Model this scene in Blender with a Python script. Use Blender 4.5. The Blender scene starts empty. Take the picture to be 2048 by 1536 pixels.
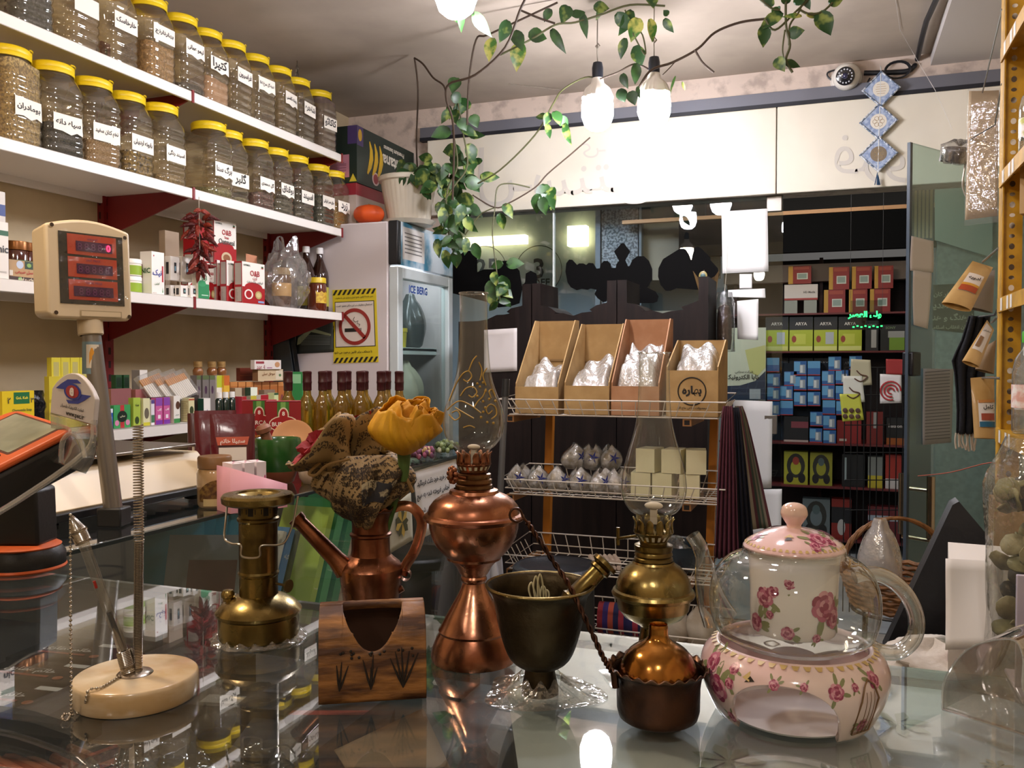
import bpy, math, random
from mathutils import Vector, Matrix, Euler
random.seed(7)
S = bpy.context.scene
COL = S.collection
PI = math.pi

# camera
FPX = 1750.0
CAM = Vector((0, 0, 1.27))
cd = bpy.data.cameras.new('camera')
cam = bpy.data.objects.new('camera', cd)
COL.objects.link(cam)
cam.location = CAM
cam.rotation_euler = (math.radians(90 - 1.4), 0, math.radians(20.2))
cd.sensor_fit = 'HORIZONTAL'
cd.sensor_width = 36
cd.lens = 36 * FPX / 2048
cd.clip_start = .02
cd.clip_end = 60
S.camera = cam
S.view_settings.view_transform = 'Standard'
S.view_settings.look = 'None'
S.view_settings.gamma = 1
S.view_settings.use_curve_mapping = False
S.view_settings.exposure = 1.2
S.cycles.transparent_max_bounces = 32
S.cycles.max_bounces = 10
S.cycles.caustics_refractive = False
S.cycles.caustics_reflective = False
W = bpy.data.worlds.new('world')
S.world = W
W.use_nodes = True
W.node_tree.nodes['Background'].inputs[0].default_value = (1, .95, .9, 1)
W.node_tree.nodes['Background'].inputs[1].default_value = .05
BULB_E = 75.0      # radiance of the lit LED bulbs

ROT = Euler((math.radians(90 - 1.4), 0, math.radians(20.2))).to_matrix()
def ray(x, y): return ROT @ Vector(((x - 1024) / FPX, (768 - y) / FPX, -1))
def P(x, y, d): return CAM + ray(x, y) * d
def onX(x, y, X): r = ray(x, y); return CAM + r * (X / r.x)
def onY(x, y, Y): r = ray(x, y); return CAM + r * (Y / r.y)
def onZ(x, y, Z): r = ray(x, y); return CAM + r * ((Z - CAM.z) / r.z)
def depth(p): return -(ROT.transposed() @ (Vector(p) - CAM)).z
def flatdir(deg=0):
    """horizontal unit vector towards the viewer's place from the scene, turned by deg"""
    a = math.radians(20.2 - 90 + deg); return Vector((math.cos(a), math.sin(a), 0))

# materials
def lin(c):
    if isinstance(c, str):
        c = c.lstrip('#'); c = tuple(int(c[i:i + 2], 16) / 255 for i in (0, 2, 4))
    return tuple((v / 12.92 if v <= .04045 else ((v + .055) / 1.055) ** 2.4) for v in c) + (1,)
MATS = {}
def M(col, rough=.5, metal=0, col2=None, scale=20, bump=0, bscale=None, emit=0, coat=0, key=None, detail=4, mapping=None, trans=0, spec=.5, lo=.4, hi=.6):
    k = key or (str(col), rough, metal, str(col2), scale, bump, bscale, emit, coat, str(mapping), trans, spec, lo, hi)
    if k in MATS: return MATS[k]
    m = bpy.data.materials.new('material'); m.use_nodes = True
    nt = m.node_tree; b = nt.nodes['Principled BSDF']; I = b.inputs
    I['Base Color'].default_value = lin(col); I['Roughness'].default_value = rough; I['Metallic'].default_value = metal
    I['Specular IOR Level'].default_value = spec
    if coat: I['Coat Weight'].default_value = coat; I['Coat Roughness'].default_value = .08
    if trans: I['Transmission Weight'].default_value = trans
    if emit:
        I['Emission Color'].default_value = lin(col); I['Emission Strength'].default_value = emit
    if col2 or bump:
        tc = nt.nodes.new('ShaderNodeTexCoord'); mp = nt.nodes.new('ShaderNodeMapping')
        nt.links.new(tc.outputs['Object'], mp.inputs[0])
        if mapping: mp.inputs['Scale'].default_value = mapping
    if col2:
        n = nt.nodes.new('ShaderNodeTexNoise'); n.inputs['Scale'].default_value = scale; n.inputs['Detail'].default_value = detail
        nt.links.new(mp.outputs[0], n.inputs['Vector'])
        r = nt.nodes.new('ShaderNodeValToRGB'); r.color_ramp.elements[0].position = lo; r.color_ramp.elements[1].position = hi
        r.color_ramp.elements[0].color = lin(col); r.color_ramp.elements[1].color = lin(col2)
        nt.links.new(n.outputs['Fac'], r.inputs[0]); nt.links.new(r.outputs[0], I['Base Color'])
    if bump:
        n2 = nt.nodes.new('ShaderNodeTexNoise'); n2.inputs['Scale'].default_value = bscale or scale; n2.inputs['Detail'].default_value = 5
        nt.links.new(mp.outputs[0], n2.inputs['Vector'])
        bp = nt.nodes.new('ShaderNodeBump'); bp.inputs['Strength'].default_value = bump; bp.inputs['Distance'].default_value = .01
        nt.links.new(n2.outputs['Fac'], bp.inputs['Height']); nt.links.new(bp.outputs[0], I['Normal'])
    MATS[k] = m
    return m
def clear(tint='#ffffff', base=.05, edge=.7, rough=.03, haze=0, hazecol='#ffffff', bump=0, bscale=40, power=4, hscale=0):
    """thin see-through film, plastic or glass: lets light through, reflects more at grazing angles"""
    k = ('clear', tint, base, edge, rough, haze, hazecol, bump, bscale, power, hscale)
    if k in MATS: return MATS[k]
    m = bpy.data.materials.new('clear_material'); m.use_nodes = True
    nt = m.node_tree; nt.nodes.clear(); N = nt.nodes.new; L = nt.links.new
    out = N('ShaderNodeOutputMaterial'); tr = N('ShaderNodeBsdfTransparent'); gl = N('ShaderNodeBsdfGlossy')
    tr.inputs[0].default_value = lin(tint); gl.inputs['Roughness'].default_value = rough
    lw = N('ShaderNodeLayerWeight'); lw.inputs['Blend'].default_value = .5
    pw = N('ShaderNodeMath'); pw.operation = 'POWER'; pw.inputs[1].default_value = power
    ma = N('ShaderNodeMath'); ma.operation = 'MULTIPLY_ADD'; ma.inputs[1].default_value = edge; ma.inputs[2].default_value = base
    L(lw.outputs['Facing'], pw.inputs[0]); L(pw.outputs[0], ma.inputs[0])
    mx = N('ShaderNodeMixShader'); L(ma.outputs[0], mx.inputs[0])
    first = tr.outputs[0]
    if haze:
        df = N('ShaderNodeBsdfDiffuse'); df.inputs[0].default_value = lin(hazecol)
        hz = N('ShaderNodeMixShader'); hz.inputs[0].default_value = haze
        if hscale:
            tc = N('ShaderNodeTexCoord'); no = N('ShaderNodeTexNoise'); no.inputs['Scale'].default_value = hscale; no.inputs['Detail'].default_value = 6
            L(tc.outputs['Object'], no.inputs['Vector'])
            cr = N('ShaderNodeMapRange'); cr.inputs['From Min'].default_value = .35; cr.inputs['From Max'].default_value = .7
            cr.inputs['To Max'].default_value = haze * 2; L(no.outputs['Fac'], cr.inputs[0]); L(cr.outputs[0], hz.inputs[0])
        L(tr.outputs[0], hz.inputs[1]); L(df.outputs[0], hz.inputs[2]); first = hz.outputs[0]
    L(first, mx.inputs[1]); L(gl.outputs[0], mx.inputs[2]); L(mx.outputs[0], out.inputs[0])
    if bump:
        tc = N('ShaderNodeTexCoord'); no = N('ShaderNodeTexNoise'); no.inputs['Scale'].default_value = bscale; no.inputs['Detail'].default_value = 3
        L(tc.outputs['Object'], no.inputs['Vector'])
        bp = N('ShaderNodeBump'); bp.inputs['Strength'].default_value = bump; bp.inputs['Distance'].default_value = .01
        L(no.outputs['Fac'], bp.inputs['Height']); L(bp.outputs[0], gl.inputs['Normal']); L(bp.outputs[0], lw.inputs['Normal'])
    MATS[k] = m
    return m
def glow(col, e):
    k = ('glow', str(col), e)
    if k in MATS: return MATS[k]
    m = bpy.data.materials.new('lit_material'); m.use_nodes = True; nt = m.node_tree; nt.nodes.clear()
    em = nt.nodes.new('ShaderNodeEmission'); em.inputs[0].default_value = lin(col); em.inputs[1].default_value = e
    out = nt.nodes.new('ShaderNodeOutputMaterial'); nt.links.new(em.outputs[0], out.inputs[0]); MATS[k] = m
    return m

# mesh building
class MB:
    def __init__(s): s.v = []; s.f = []; s.mi = []; s.T = Matrix(); s.k = 0; s.sm = []; s.smooth = True
    def add(s, vs, fs):
        b = len(s.v); s.v.extend(s.T @ Vector(p) for p in vs)
        for f in fs: s.f.append([b + i for i in f]); s.mi.append(s.k); s.sm.append(s.smooth)
        return s
    def box(s, a, b):
        x0, y0, z0 = a; x1, y1, z1 = b
        return s.add([(x0,y0,z0),(x1,y0,z0),(x1,y1,z0),(x0,y1,z0),(x0,y0,z1),(x1,y0,z1),(x1,y1,z1),(x0,y1,z1)],
                     [(3,2,1,0),(4,5,6,7),(0,1,5,4),(1,2,6,5),(2,3,7,6),(3,0,4,7)])
    def cbox(s, c, sz): return s.box([c[i] - sz[i] / 2 for i in range(3)], [c[i] + sz[i] / 2 for i in range(3)])
    def quad(s, a, b, c, d): return s.add([a, b, c, d], [(0, 1, 2, 3)])
    def grid(s, fn, nu, nv, wrapu=False, wrapv=False):
        vs = [fn(i / nu, j / nv) for j in range(nv + (not wrapv)) for i in range(nu + (not wrapu))]
        W_ = nu + (not wrapu); H_ = nv + (not wrapv); fs = []
        for j in range(nv):
            for i in range(nu):
                a, b = i, (i + 1) % W_; c, d = j, (j + 1) % H_
                fs.append((c * W_ + a, c * W_ + b, d * W_ + b, d * W_ + a))
        return s.add(vs, fs)
    def lathe(s, prof, n=32, c=(0, 0, 0), cap0=False, cap1=False, wob=None):
        vs = []; fs = []
        for j, (r, z) in enumerate(prof):
            for i in range(n):
                a = 2 * PI * i / n; rr = r if not wob else r + wob(a, j, r)
                vs.append((c[0] + rr * math.cos(a), c[1] + rr * math.sin(a), c[2] + z))
        for j in range(len(prof) - 1):
            for i in range(n): fs.append((j * n + i, j * n + (i + 1) % n, (j + 1) * n + (i + 1) % n, (j + 1) * n + i))
        if cap0: fs.append(tuple(range(n))[::-1])
        if cap1: fs.append(tuple((len(prof) - 1) * n + i for i in range(n)))
        return s.add(vs, fs)
    def tube(s, pts, r, n=8, closed=False, cap=True, sx=1):
        pts = [Vector(p) for p in pts]; m = len(pts)
        R = r if isinstance(r, (list, tuple)) else [r] * m
        def tan(i):
            a = pts[(i - 1) % m] if closed or i > 0 else pts[i]; b = pts[(i + 1) % m] if closed or i < m - 1 else pts[i]
            t = b - a; return t.normalized() if t.length > 1e-9 else Vector((0, 0, 1))
        t0 = tan(0); up = Vector((0, 0, 1)) if abs(t0.z) < .9 else Vector((1, 0, 0))
        x = t0.cross(up).normalized(); vs = []; fs = []
        for i in range(m):
            t = tan(i); x = (x - t * x.dot(t)); x = x.normalized() if x.length > 1e-6 else t.orthogonal().normalized(); y = t.cross(x)
            for k in range(n):
                a = 2 * PI * k / n; vs.append(pts[i] + x * (math.cos(a) * R[i] * sx) + y * (math.sin(a) * R[i]))
        for i in range(m - (not closed)):
            j = (i + 1) % m
            for k in range(n): fs.append((i * n + k, i * n + (k + 1) % n, j * n + (k + 1) % n, j * n + k))
        if cap and not closed: fs += [tuple(range(n))[::-1], tuple((m - 1) * n + k for k in range(n))]
        return s.add(vs, fs)
    def ball(s, c, r, n=16, m=10, sz=(1, 1, 1)):
        return s.grid(lambda u, v: (c[0] + r * sz[0] * math.cos(2*PI*u) * math.sin(PI*v), c[1] + r * sz[1] * math.sin(2*PI*u) * math.sin(PI*v), c[2] - r * sz[2] * math.cos(PI*v)), n, m, wrapu=True)
    def prism(s, poly, fa, fb):
        """polygon list of 2-D points; fa/fb map a 2-D point to the two sides"""
        n = len(poly); s.add([fa(*p) for p in poly] + [fb(*p) for p in poly],
            [tuple(range(n)), tuple(range(2 * n - 1, n - 1, -1))] + [(i, n + i, n + (i + 1) % n, (i + 1) % n) for i in range(n)])
        return s
    def build(s, name, mats, parent=None, ang=40, bevel=0, seg=2, solid=0, sub=0, data_only=False, fix=False):
        me = bpy.data.meshes.new(name)
        me.from_pydata([tuple(v) for v in s.v], [], s.f)
        if not isinstance(mats, (list, tuple)): mats = [mats]
        for m in mats: me.materials.append(m)
        me.polygons.foreach_set('material_index', s.mi)
        me.polygons.foreach_set('use_smooth', s.sm)
        me.update()
        if fix:
            import bmesh
            bm = bmesh.new(); bm.from_mesh(me); bmesh.ops.recalc_face_normals(bm, faces=bm.faces); bm.to_mesh(me); bm.free()
        if ang: me.set_sharp_from_angle(angle=math.radians(ang))
        if data_only: return me
        o = put(name, me, parent)
        if solid:
            md = o.modifiers.new('solid', 'SOLIDIFY'); md.thickness = solid; md.offset = -1
        if bevel:
            md = o.modifiers.new('bevel', 'BEVEL'); md.width = bevel; md.segments = seg; md.limit_method = 'ANGLE'
        if sub:
            md = o.modifiers.new('sub', 'SUBSURF'); md.levels = sub; md.render_levels = sub
        return o
def put(name, me, parent=None, loc=None, rz=0):
    o = bpy.data.objects.new(name, me); COL.objects.link(o)
    if parent: o.parent = parent
    if loc is not None: o.location = loc
    if rz: o.rotation_euler = (0, 0, rz)
    return o
def tag(o, label=None, cat=None, group=None, kind=None):
    if label: o['label'] = label
    if cat: o['category'] = cat
    if group: o['group'] = group
    if kind: o['kind'] = kind
    return o
def thing(name, label, cat, loc=(0, 0, 0), rz=0, group=None):
    return tag(put(name, None, None, loc, rz), label, cat, group)
def rounded(w, h, r, n=5):
    out = []
    for cx, cy, a0 in ((w/2-r, h/2-r, 0), (-w/2+r, h/2-r, 90), (-w/2+r, -h/2+r, 180), (w/2-r, -h/2+r, 270)):
        for k in range(n + 1):
            a = math.radians(a0 + 90 * k / n); out.append((cx + r * math.cos(a), cy + r * math.sin(a)))
    return out
def spline(pts, n=8):
    pts = [Vector(p) for p in pts]; out = []
    for i in range(len(pts) - 1):
        p0, p1, p2, p3 = pts[max(i-1, 0)], pts[i], pts[i+1], pts[min(i+2, len(pts)-1)]
        for k in range(n):
            t = k / n
            out.append(.5 * ((2*p1) + (p2-p0)*t + (2*p0-5*p1+4*p2-p3)*t*t + (3*p1-p0-3*p2+p3)*t**3))
    out.append(pts[-1]); return out

# writing
_F = {c: (b, n) for c, b, n in (
 ('ا',0xFE8D,2),('ئ',0xFE89,4),('آ',0xFE81,2),('ب',0xFE8F,4),('پ',0xFB56,4),('ت',0xFE95,4),('ث',0xFE99,4),('ج',0xFE9D,4),('چ',0xFB7A,4),('ح',0xFEA1,4),('خ',0xFEA5,4),('د',0xFEA9,2),('ذ',0xFEAB,2),('ر',0xFEAD,2),('ز',0xFEAF,2),('ژ',0xFB8A,2),('س',0xFEB1,4),('ش',0xFEB5,4),('ص',0xFEB9,4),('ض',0xFEBD,4),('ط',0xFEC1,4),('ظ',0xFEC5,4),('ع',0xFEC9,4),('غ',0xFECD,4),('ف',0xFED1,4),('ق',0xFED5,4),('ک',0xFB8E,4),('گ',0xFB92,4),('ل',0xFEDD,4),('م',0xFEE1,4),('ن',0xFEE5,4),('ه',0xFEE9,4),('و',0xFEED,2),('ی',0xFBFC,4))}
def shape(t):
    if not any(c in _F for c in t): return t
    o = ''
    for i, c in enumerate(t):
        if c not in _F: o += c; continue
        b, n = _F[c]; p = i > 0 and t[i-1] in _F and _F[t[i-1]][1] == 4; q = n == 4 and i + 1 < len(t) and t[i+1] in _F
        k = 3 if p and q else 2 if q else 1 if p else 0
        o += '\u0647' if c == 'ه' and k == 0 else chr(b + k)
    return o[::-1]
_TX = {}
def text_geo(t, bold=.02):
    """vertices and faces of a line of writing, centred, 1 unit high letters; returns (verts, faces, width, height)"""
    if (t, bold) in _TX: return _TX[t, bold]
    c = bpy.data.curves.new('writing', 'FONT'); c.body = shape(t); c.size = 1; c.resolution_u = 2; c.offset = bold
    o = bpy.data.objects.new('writing', c); COL.objects.link(o)
    dg = bpy.context.evaluated_depsgraph_get(); me = bpy.data.meshes.new_from_object(o.evaluated_get(dg))
    vs = [v.co.copy() for v in me.vertices]; fs = [list(p.vertices) for p in me.polygons]
    bpy.data.objects.remove(o); bpy.data.curves.remove(c); bpy.data.meshes.remove(me)
    if not vs: _TX[t, bold] = ([], [], 1, 1); return _TX[t, bold]
    x0 = min(v.x for v in vs); x1 = max(v.x for v in vs); y0 = min(v.y for v in vs); y1 = max(v.y for v in vs)
    _TX[t, bold] = ([(v.x - (x0+x1)/2, v.y - (y0+y1)/2) for v in vs], fs, x1 - x0, y1 - y0)
    return _TX[t, bold]
def write(mb, t, o, ux, uy, w=None, h=None, bold=.02, fn=None):
    """add writing to mb centred at o, along ux, up uy, fitted to width w and/or height h; fn bends (a, b) to a point"""
    vs, fs, tw, th = text_geo(t, bold)
    sx = sy = None
    if w: sx = w / tw
    if h: sy = h / th
    if sx is None: sx = sy
    if sy is None: sy = sx
    ux = Vector(ux); uy = Vector(uy); o = Vector(o)
    mb.add([fn(a * sx, b * sy) if fn else o + ux * (a * sx) + uy * (b * sy) for a, b in vs], fs)
INK = M('#15130f', .6)

# printed boxes
FACES = {'f': ((0,-1,0),(1,0,0),(0,0,1)), 'b': ((0,1,0),(-1,0,0),(0,0,1)), 'l': ((-1,0,0),(0,-1,0),(0,0,1)), 'r': ((1,0,0),(0,1,0),(0,0,1)), 't': ((0,0,1),(1,0,0),(0,1,0))}
def carton(name, label, cat, loc, size, rz=0, col='#ffffff', deco=(), txt=(), group=None, rough=.45, parent=None, tilt=None, mat=None):
    """a printed carton: origin at the middle of its base, front towards -y; deco (face,u0,v0,u1,v1,colour[,shape]); txt (face,u,v,w,string,colour)"""
    w, d, h = size; mb = MB(); mb.smooth = False; mats = [mat or M(col, rough)]; idx = {}
    def mi(c, r=rough):
        m = M(c, r)
        if m not in mats: mats.append(m)
        return mats.index(m)
    mb.box((-w/2, -d/2, 0), (w/2, d/2, h))
    def frame(f):
        n, u, v = (Vector(a) for a in FACES[f]); dim = Vector((w, d, h))
        hu = abs(u.dot(dim)); hv = abs(v.dot(dim)); c = Vector((0, 0, h/2)) + Vector([n[i] * dim[i] / 2 for i in range(3)])
        return n, u, v, hu, hv, c
    for k, dd in enumerate(deco):
        f, u0, v0, u1, v1, c = dd[:6]; n, u, v, hu, hv, cc = frame(f); mb.k = mi(c); e = n * (.0004 + .00015 * k)
        def pt(a, b): return cc + u * ((a - .5) * hu) + v * ((b - .5) * hv) + e
        if len(dd) > 6 and dd[6] == 'o':
            q = [pt((u0+u1)/2 + (u1-u0)/2*math.cos(t*PI/10), (v0+v1)/2 + (v1-v0)/2*math.sin(t*PI/10)) for t in range(20)]
            mb.add(q, [tuple(range(20))])
        elif len(dd) > 6 and dd[6] == 'tri': mb.add([pt(u0, v0), pt(u1, v0), pt((u0+u1)/2, v1)], [(0, 1, 2)])
        elif len(dd) > 6 and dd[6] == 'lines':
            nl = max(2, int(round((v1 - v0) * hv / .006)))
            for q in range(nl):
                b0 = v0 + (v1 - v0) * q / nl; b1 = b0 + (v1 - v0) / nl * .4; ue = u1 - (u1 - u0) * random.choice((0, 0, .1, .3))
                mb.quad(pt(u0, b0), pt(ue, b0), pt(ue, b1), pt(u0, b1))
        else: mb.quad(pt(u0, v0), pt(u1, v0), pt(u1, v1), pt(u0, v1))
    o = mb.build(name, mats, parent, bevel=min(size) * .025, seg=1, ang=30) if parent else None
    if o is None:
        o = mb.build(name, mats, None, ang=30); tag(o, label, cat, group)
    o.location = loc; o.rotation_euler = tilt or (0, 0, rz)
    if txt:
        for f, u_, v_, tw, s_, c in txt:
            n, u, v, hu, hv, cc = frame(f); tb = MB()
            write(tb, s_, cc + u * ((u_ - .5) * hu) + v * ((v_ - .5) * hv) + n * .0016, u, v, w=tw * hu); tb.build('lettering', M(c, .5), o, ang=0)
    return o
def pbox(name, label, cat, xl, xa, xb, yt, Xf, zb, col='#ffffff', deco=(), txt=(), group=None, gap=0, mat=None, dmin=.02, rough=.45):
    """carton on a shelf along the left wall: front face on plane X=Xf between pixel columns xa..xb, its near end face from xl to xa, top edge at pixel row yt"""
    A = onX(xa, yt, Xf); B = onX(xb, yt, Xf); L_ = onY(xl, yt, A.y)
    dp = max(dmin, Xf - L_.x); wd = max(.015, B.y - A.y - gap)
    return carton(name, label, cat, (Xf - dp/2, (A.y + B.y)/2, zb), (wd, dp, max(.01, A.z - zb)), PI/2, col, deco, txt, group, mat=mat, rough=rough)
def sheet(name, label, cat, corners, col='#f2f0ea', mat=None, group=None, bend=.002, th=.0006, nu=8, nv=8, parent=None):
    """a sheet of paper or card through four corners (bottom-left, bottom-right, top-right, top-left), slightly wavy"""
    a, b, c, d = (Vector(p) for p in corners); n = (b - a).cross(d - a).normalized(); ph = random.random() * 6
    mb = MB(); mb.grid(lambda u, v: a*(1-u)*(1-v) + b*u*(1-v) + c*u*v + d*(1-u)*v + n * (bend * math.sin(3*u+ph) * math.cos(4*v+ph)), nu, nv)
    o = mb.build(name, mat or M(col, .7), parent, solid=th)
    if label: tag(o, label, cat, group)
    return o
# lights of the room
def led_bulb(pos, label, r=.062, e=BULB_E, col='#f6f5ff', cord_top=2.64, group=None, fins=True):
    t = thing('led_bulb', label, 'light bulb', pos, 0, group)
    k = r / .062
    b = MB(); b.lathe([(.0, -.075*k), (.03*k, -.072*k), (.05*k, -.055*k), (.062*k, -.02*k), (.062*k, .02*k), (.058*k, .045*k)], 28)
    b.build('diffuser', glow(col, e), t)
    h = MB(); h.lathe([(.059*k, .045*k), (.06*k, .05*k), (.045*k, .085*k), (.026*k, .105*k), (.022*k, .125*k), (.0, .126*k)], 48,
                      wob=(lambda a, j, rr: (.0035*k if j in (1, 2) and int(a/(2*PI)*48) % 2 else 0)))
    h.build('heat_sink', M('#c9bfb2', .4), t)
    s = MB(); s.lathe([(.0, .12*k), (.021*k, .12*k), (.022*k, .165*k), (.018*k, .185*k), (.004, .19*k)], 20); s.build('socket', M('#14171f', .35), t)
    c = MB(); L_ = cord_top - pos[2]
    c.tube(spline([(0, 0, .188*k), (.002, 0, L_*.35), (-.002, .002, L_*.6), (0, 0, L_)], 5), .0025, 6)
    if L_ > .25: c.tube([(0, 0, .24), (.008, .002, .25), (.0, .008, .262), (-.008, 0, .25), (0, 0, .24)], .003, 6)
    c.build('cord', M('#8d8377', .6), t)
    return t
pA = P(1195, 222, 3.4); pB = P(1308, 214, 3.3); pC = P(912, -18, 2.45)
led_bulb(pA, e=BULB_E*1.1, label='big lit LED bulb with dark socket on a knotted cord, before the white sign', group=None)
led_bulb(pB, e=BULB_E*1.1, label='big lit LED bulb whose black socket hangs in the bare vine')
led_bulb(pC, 'lit bulb at the top edge beside hanging variegated leaves', r=.06)
for q, (bx, by, bz, rr, ee, cc) in enumerate([(-1.25, .75, 2.25, .062, 85, '#ffe6c8'), (.1, -.5, 2.15, .055, 38, '#fff6ee'), (-.75, -.9, 2.2, .055, 30, '#fff2e4'), (-.35, 1.25, 2.36, .055, 66, '#f6f3ff')]):
    led_bulb((bx, by, bz), ['lit LED bulb over the end of the glass counter behind the viewer', 'lit LED bulb hanging behind and above the viewer', 'lit LED bulb hanging by the rear wall of the shop', 'lit LED bulb hanging right over the near glass counter'][q], r=rr, e=ee, col=cc)

# the setting
XL, XR, YB, YR, ZC = -2.56, .86, 4.31, -1.7, 2.64
def struct(name, mb, m, **kw): return tag(mb.build(name, m, None, **kw), kind='structure')
mb = MB(); mb.box((XL-.1, YR, -.1), (XR+.1, YB+.1, 0)); struct('floor', mb, M('#8c877f', .35, col2='#77726a', scale=6))
plaster = M('#b8aa9a', .85, col2='#a89a8b', scale=2.2, bump=.05, bscale=9)
mb = MB(); mb.box((XL-.1, YR, ZC), (XR+.1, YB+.1, ZC+.1)); struct('ceiling', mb, plaster)
wallm = M('#cbb998', .8, col2='#b9a684', scale=3, bump=.08, bscale=14)
mb = MB(); mb.box((XL-.1, YR, 0), (XL, YB+.1, ZC)); struct('wall_left', mb, wallm)
mb = MB(); mb.box((XR, YR, 0), (XR+.1, YB+.1, ZC)); struct('wall_right', mb, wallm)
mb = MB(); mb.box((XL, YR-.1, 0), (XR, YR, ZC)); struct('wall_rear', mb, wallm)
flaky = M('#c9b7a8', .9, col2='#a8988c', scale=14, bump=.35, bscale=30, lo=.5, hi=.66, detail=8)
mb = MB(); mb.box((XL, YB, 2.06), (XR, YB+.12, ZC)); mb.box((.79, YB, 0), (XR, YB+.12, 2.06)); mb.box((XL, YB, 0), (-2.0, YB+.12, 2.06)); struct('wall_back', mb, flaky)
# grey metal profile over the sign, soffit at the ceiling
mb = MB(); mb.box((-2.1, YB-.035, 2.475), (XR, YB-.002, 2.53)); struct('trim_1', mb, M('#6f7078', .45, .3))
mb = MB(); mb.box((-2.1, YB-.04, 2.458), (XR, YB-.002, 2.476)); struct('trim_2', mb, M('#14161f', .5))
mb = MB(); mb.box((.39, 2.96, 2.585), (XR-.001, YB-.002, ZC)); struct('trim_3', mb, M('#c5beb8', .8))
# storefront glass: two panes and their slim steel fittings
pane = clear('#eef5f6', .05, .6, .01, power=3.4)
def wall_pane(name, x0, x1, m=pane, z1=2.06):
    mb = MB(); mb.box((x0, YB+.03, .0), (x1, YB+.04, z1)); return struct(name, mb, m)
seam = onY(1104, 500, YB).x; jamb = onY(1565, 500, YB).x
w1 = wall_pane('window_1', -2.0, seam-.002); w2 = wall_pane('window_2', seam+.002, jamb)
mb = MB(); mb.box((seam-.004, YB+.025, 0), (seam+.004, YB+.045, 2.06)); mb.build('joint', M('#cfd6d2', .3), w2)
mb = MB(); mb.box((jamb-.075, YB+.018, 1.985), (jamb-.005, YB+.05, 2.06)); mb.box((jamb-.08, YB+.018, .93), (jamb-.02, YB+.05, 1.02)); mb.build('clamp', M('#9b948c', .3, .8), w2, bevel=.003)

# white sign board over the storefront: two translucent panels that reach the doorway
signm = M('#e0d9c8', .55, col2='#d4ccba', scale=1.5)
def sign_panel(x0, x1, label, z0=2.055):
    t = thing('sign_panel', label, 'sign', (0, 0, 0))
    mb = MB(); mb.box((x0, YB-.05, z0), (x1, YB-.03, 2.455)); mb.build('panel', signm, t, bevel=.004)
    return t
spx = onY(1553, 300, YB-.05).x
s1 = sign_panel(-2.05, spx-.002, 'long white sign board above the window, its lettering showing through faintly from behind')
s2 = sign_panel(spx+.002, XR-.002, 'white sign board over the doorway, behind the hanging blue tiles')
for (x, y, w, s_) in ((1185, 372, .62, 'سنتی'), (1010, 352, .3, 'لـ'), (1188, 300, .12, 'یـ'), (1740, 318, .3, 'فرو')):
    tb = MB(); p = onY(x, y, YB-.0525); write(tb, s_, p, (-1, 0, 0), (0, 0, 1), w=w, bold=0); tb.build('lettering', M('#c4bdb2', .6), s1 if x < 1553 else s2)

# the arcade outside
mb = MB(); mb.box((-7, YB+.12, -.1), (4.5, 9, 0)); struct('floor_arcade', mb, M('#8f9496', .3, col2='#7c8184', scale=4))
mb = MB(); mb.box((-7, YB+.12, 2.75), (4.5, 9, 2.85)); struct('ceiling_arcade', mb, M('#6b6660', .8))
mb = MB(); mb.box((-7, 6.9, 0), (-.95, 7.0, 2.75)); struct('wall_arcade', mb, M('#93a1aa', .35, col2='#a5b1b8', scale=1.2))
mb = MB(); mb.box((-7, 4.43, 0), (-6.9, 7, 2.75)); struct('wall_arcade_left', mb, M('#7b858a', .5))
mb = MB(); mb.box((.6, 6.06, 0), (4.5, 6.16, 2.75)); struct('wall_arcade_right', mb, M('#7f8c8e', .45, col2='#93a09f', scale=30))
granite = M('#8d949a', .35, col2='#4c5258', scale=60, lo=.45, hi=.55)
mb = MB(); a = onY(1203, 500, 6.2).x; b = onY(1276, 500, 6.2).x; mb.box((a, 6.2, 0), (b, 6.5, 2.75)); struct('pillar', mb, granite)
mb = MB(); a2 = onY(1279, 500, 6.2).x; b2 = onY(1284, 500, 6.2).x; mb.box((a2, 6.18, 0), (b2, 6.5, 2.75)); a3 = onY(1192, 500, 6.2).x; mb.box((a3, 6.18, 0), (a-.005, 6.5, 2.75)); struct('trim_4', mb, M('#78848e', .3, .5))
mb = MB(); a = onY(1285, 500, 6.25).x; b = onY(1440, 500, 6.25).x
mb.box((a, 6.25, 1.86), (b, 6.3, 2.3)); mb.box((a, 6.25, 1.62), (b, 6.3, 1.64)); struct('door_2', mb, M('#8a8577', .5))
# beam over the arcade shopfronts, strip coloured orange as if lit and black fascia of the shop opposite
mb = MB(); mb.box((-7, 5.9, 2.42), (.58, 6.1, 2.75)); struct('beam', mb, M('#5f5a54', .7))
fx0 = onY(1360, 480, 6.15).x; fx1 = onY(1830, 480, 6.15).x
mb = MB(); mb.box((fx0, 6.1, 2.0), (.598, 6.16, 2.245)); struct('fascia_beam', mb, M('#0c0d0f', .85, spec=.1))
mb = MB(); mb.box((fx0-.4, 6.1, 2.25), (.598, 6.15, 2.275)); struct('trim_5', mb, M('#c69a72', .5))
def tube_light(name, label, a, b, h=.05, e=9, col='#fff1cf'):
    mb = MB(); a = Vector(a); b = Vector(b); mb.box((min(a.x, b.x), min(a.y, b.y), a.z-h), (max(a.x, b.x), max(a.y, b.y), a.z))
    return tag(mb.build(name, glow(col, e)), label, 'light')
tube_light('panel_light', 'lit square light box under the arcade ceiling, seen through the window', (-2.1, 5.35, 2.748), (-1.6, 5.75, 2.748), .06, 24, '#eef2ff')
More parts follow.
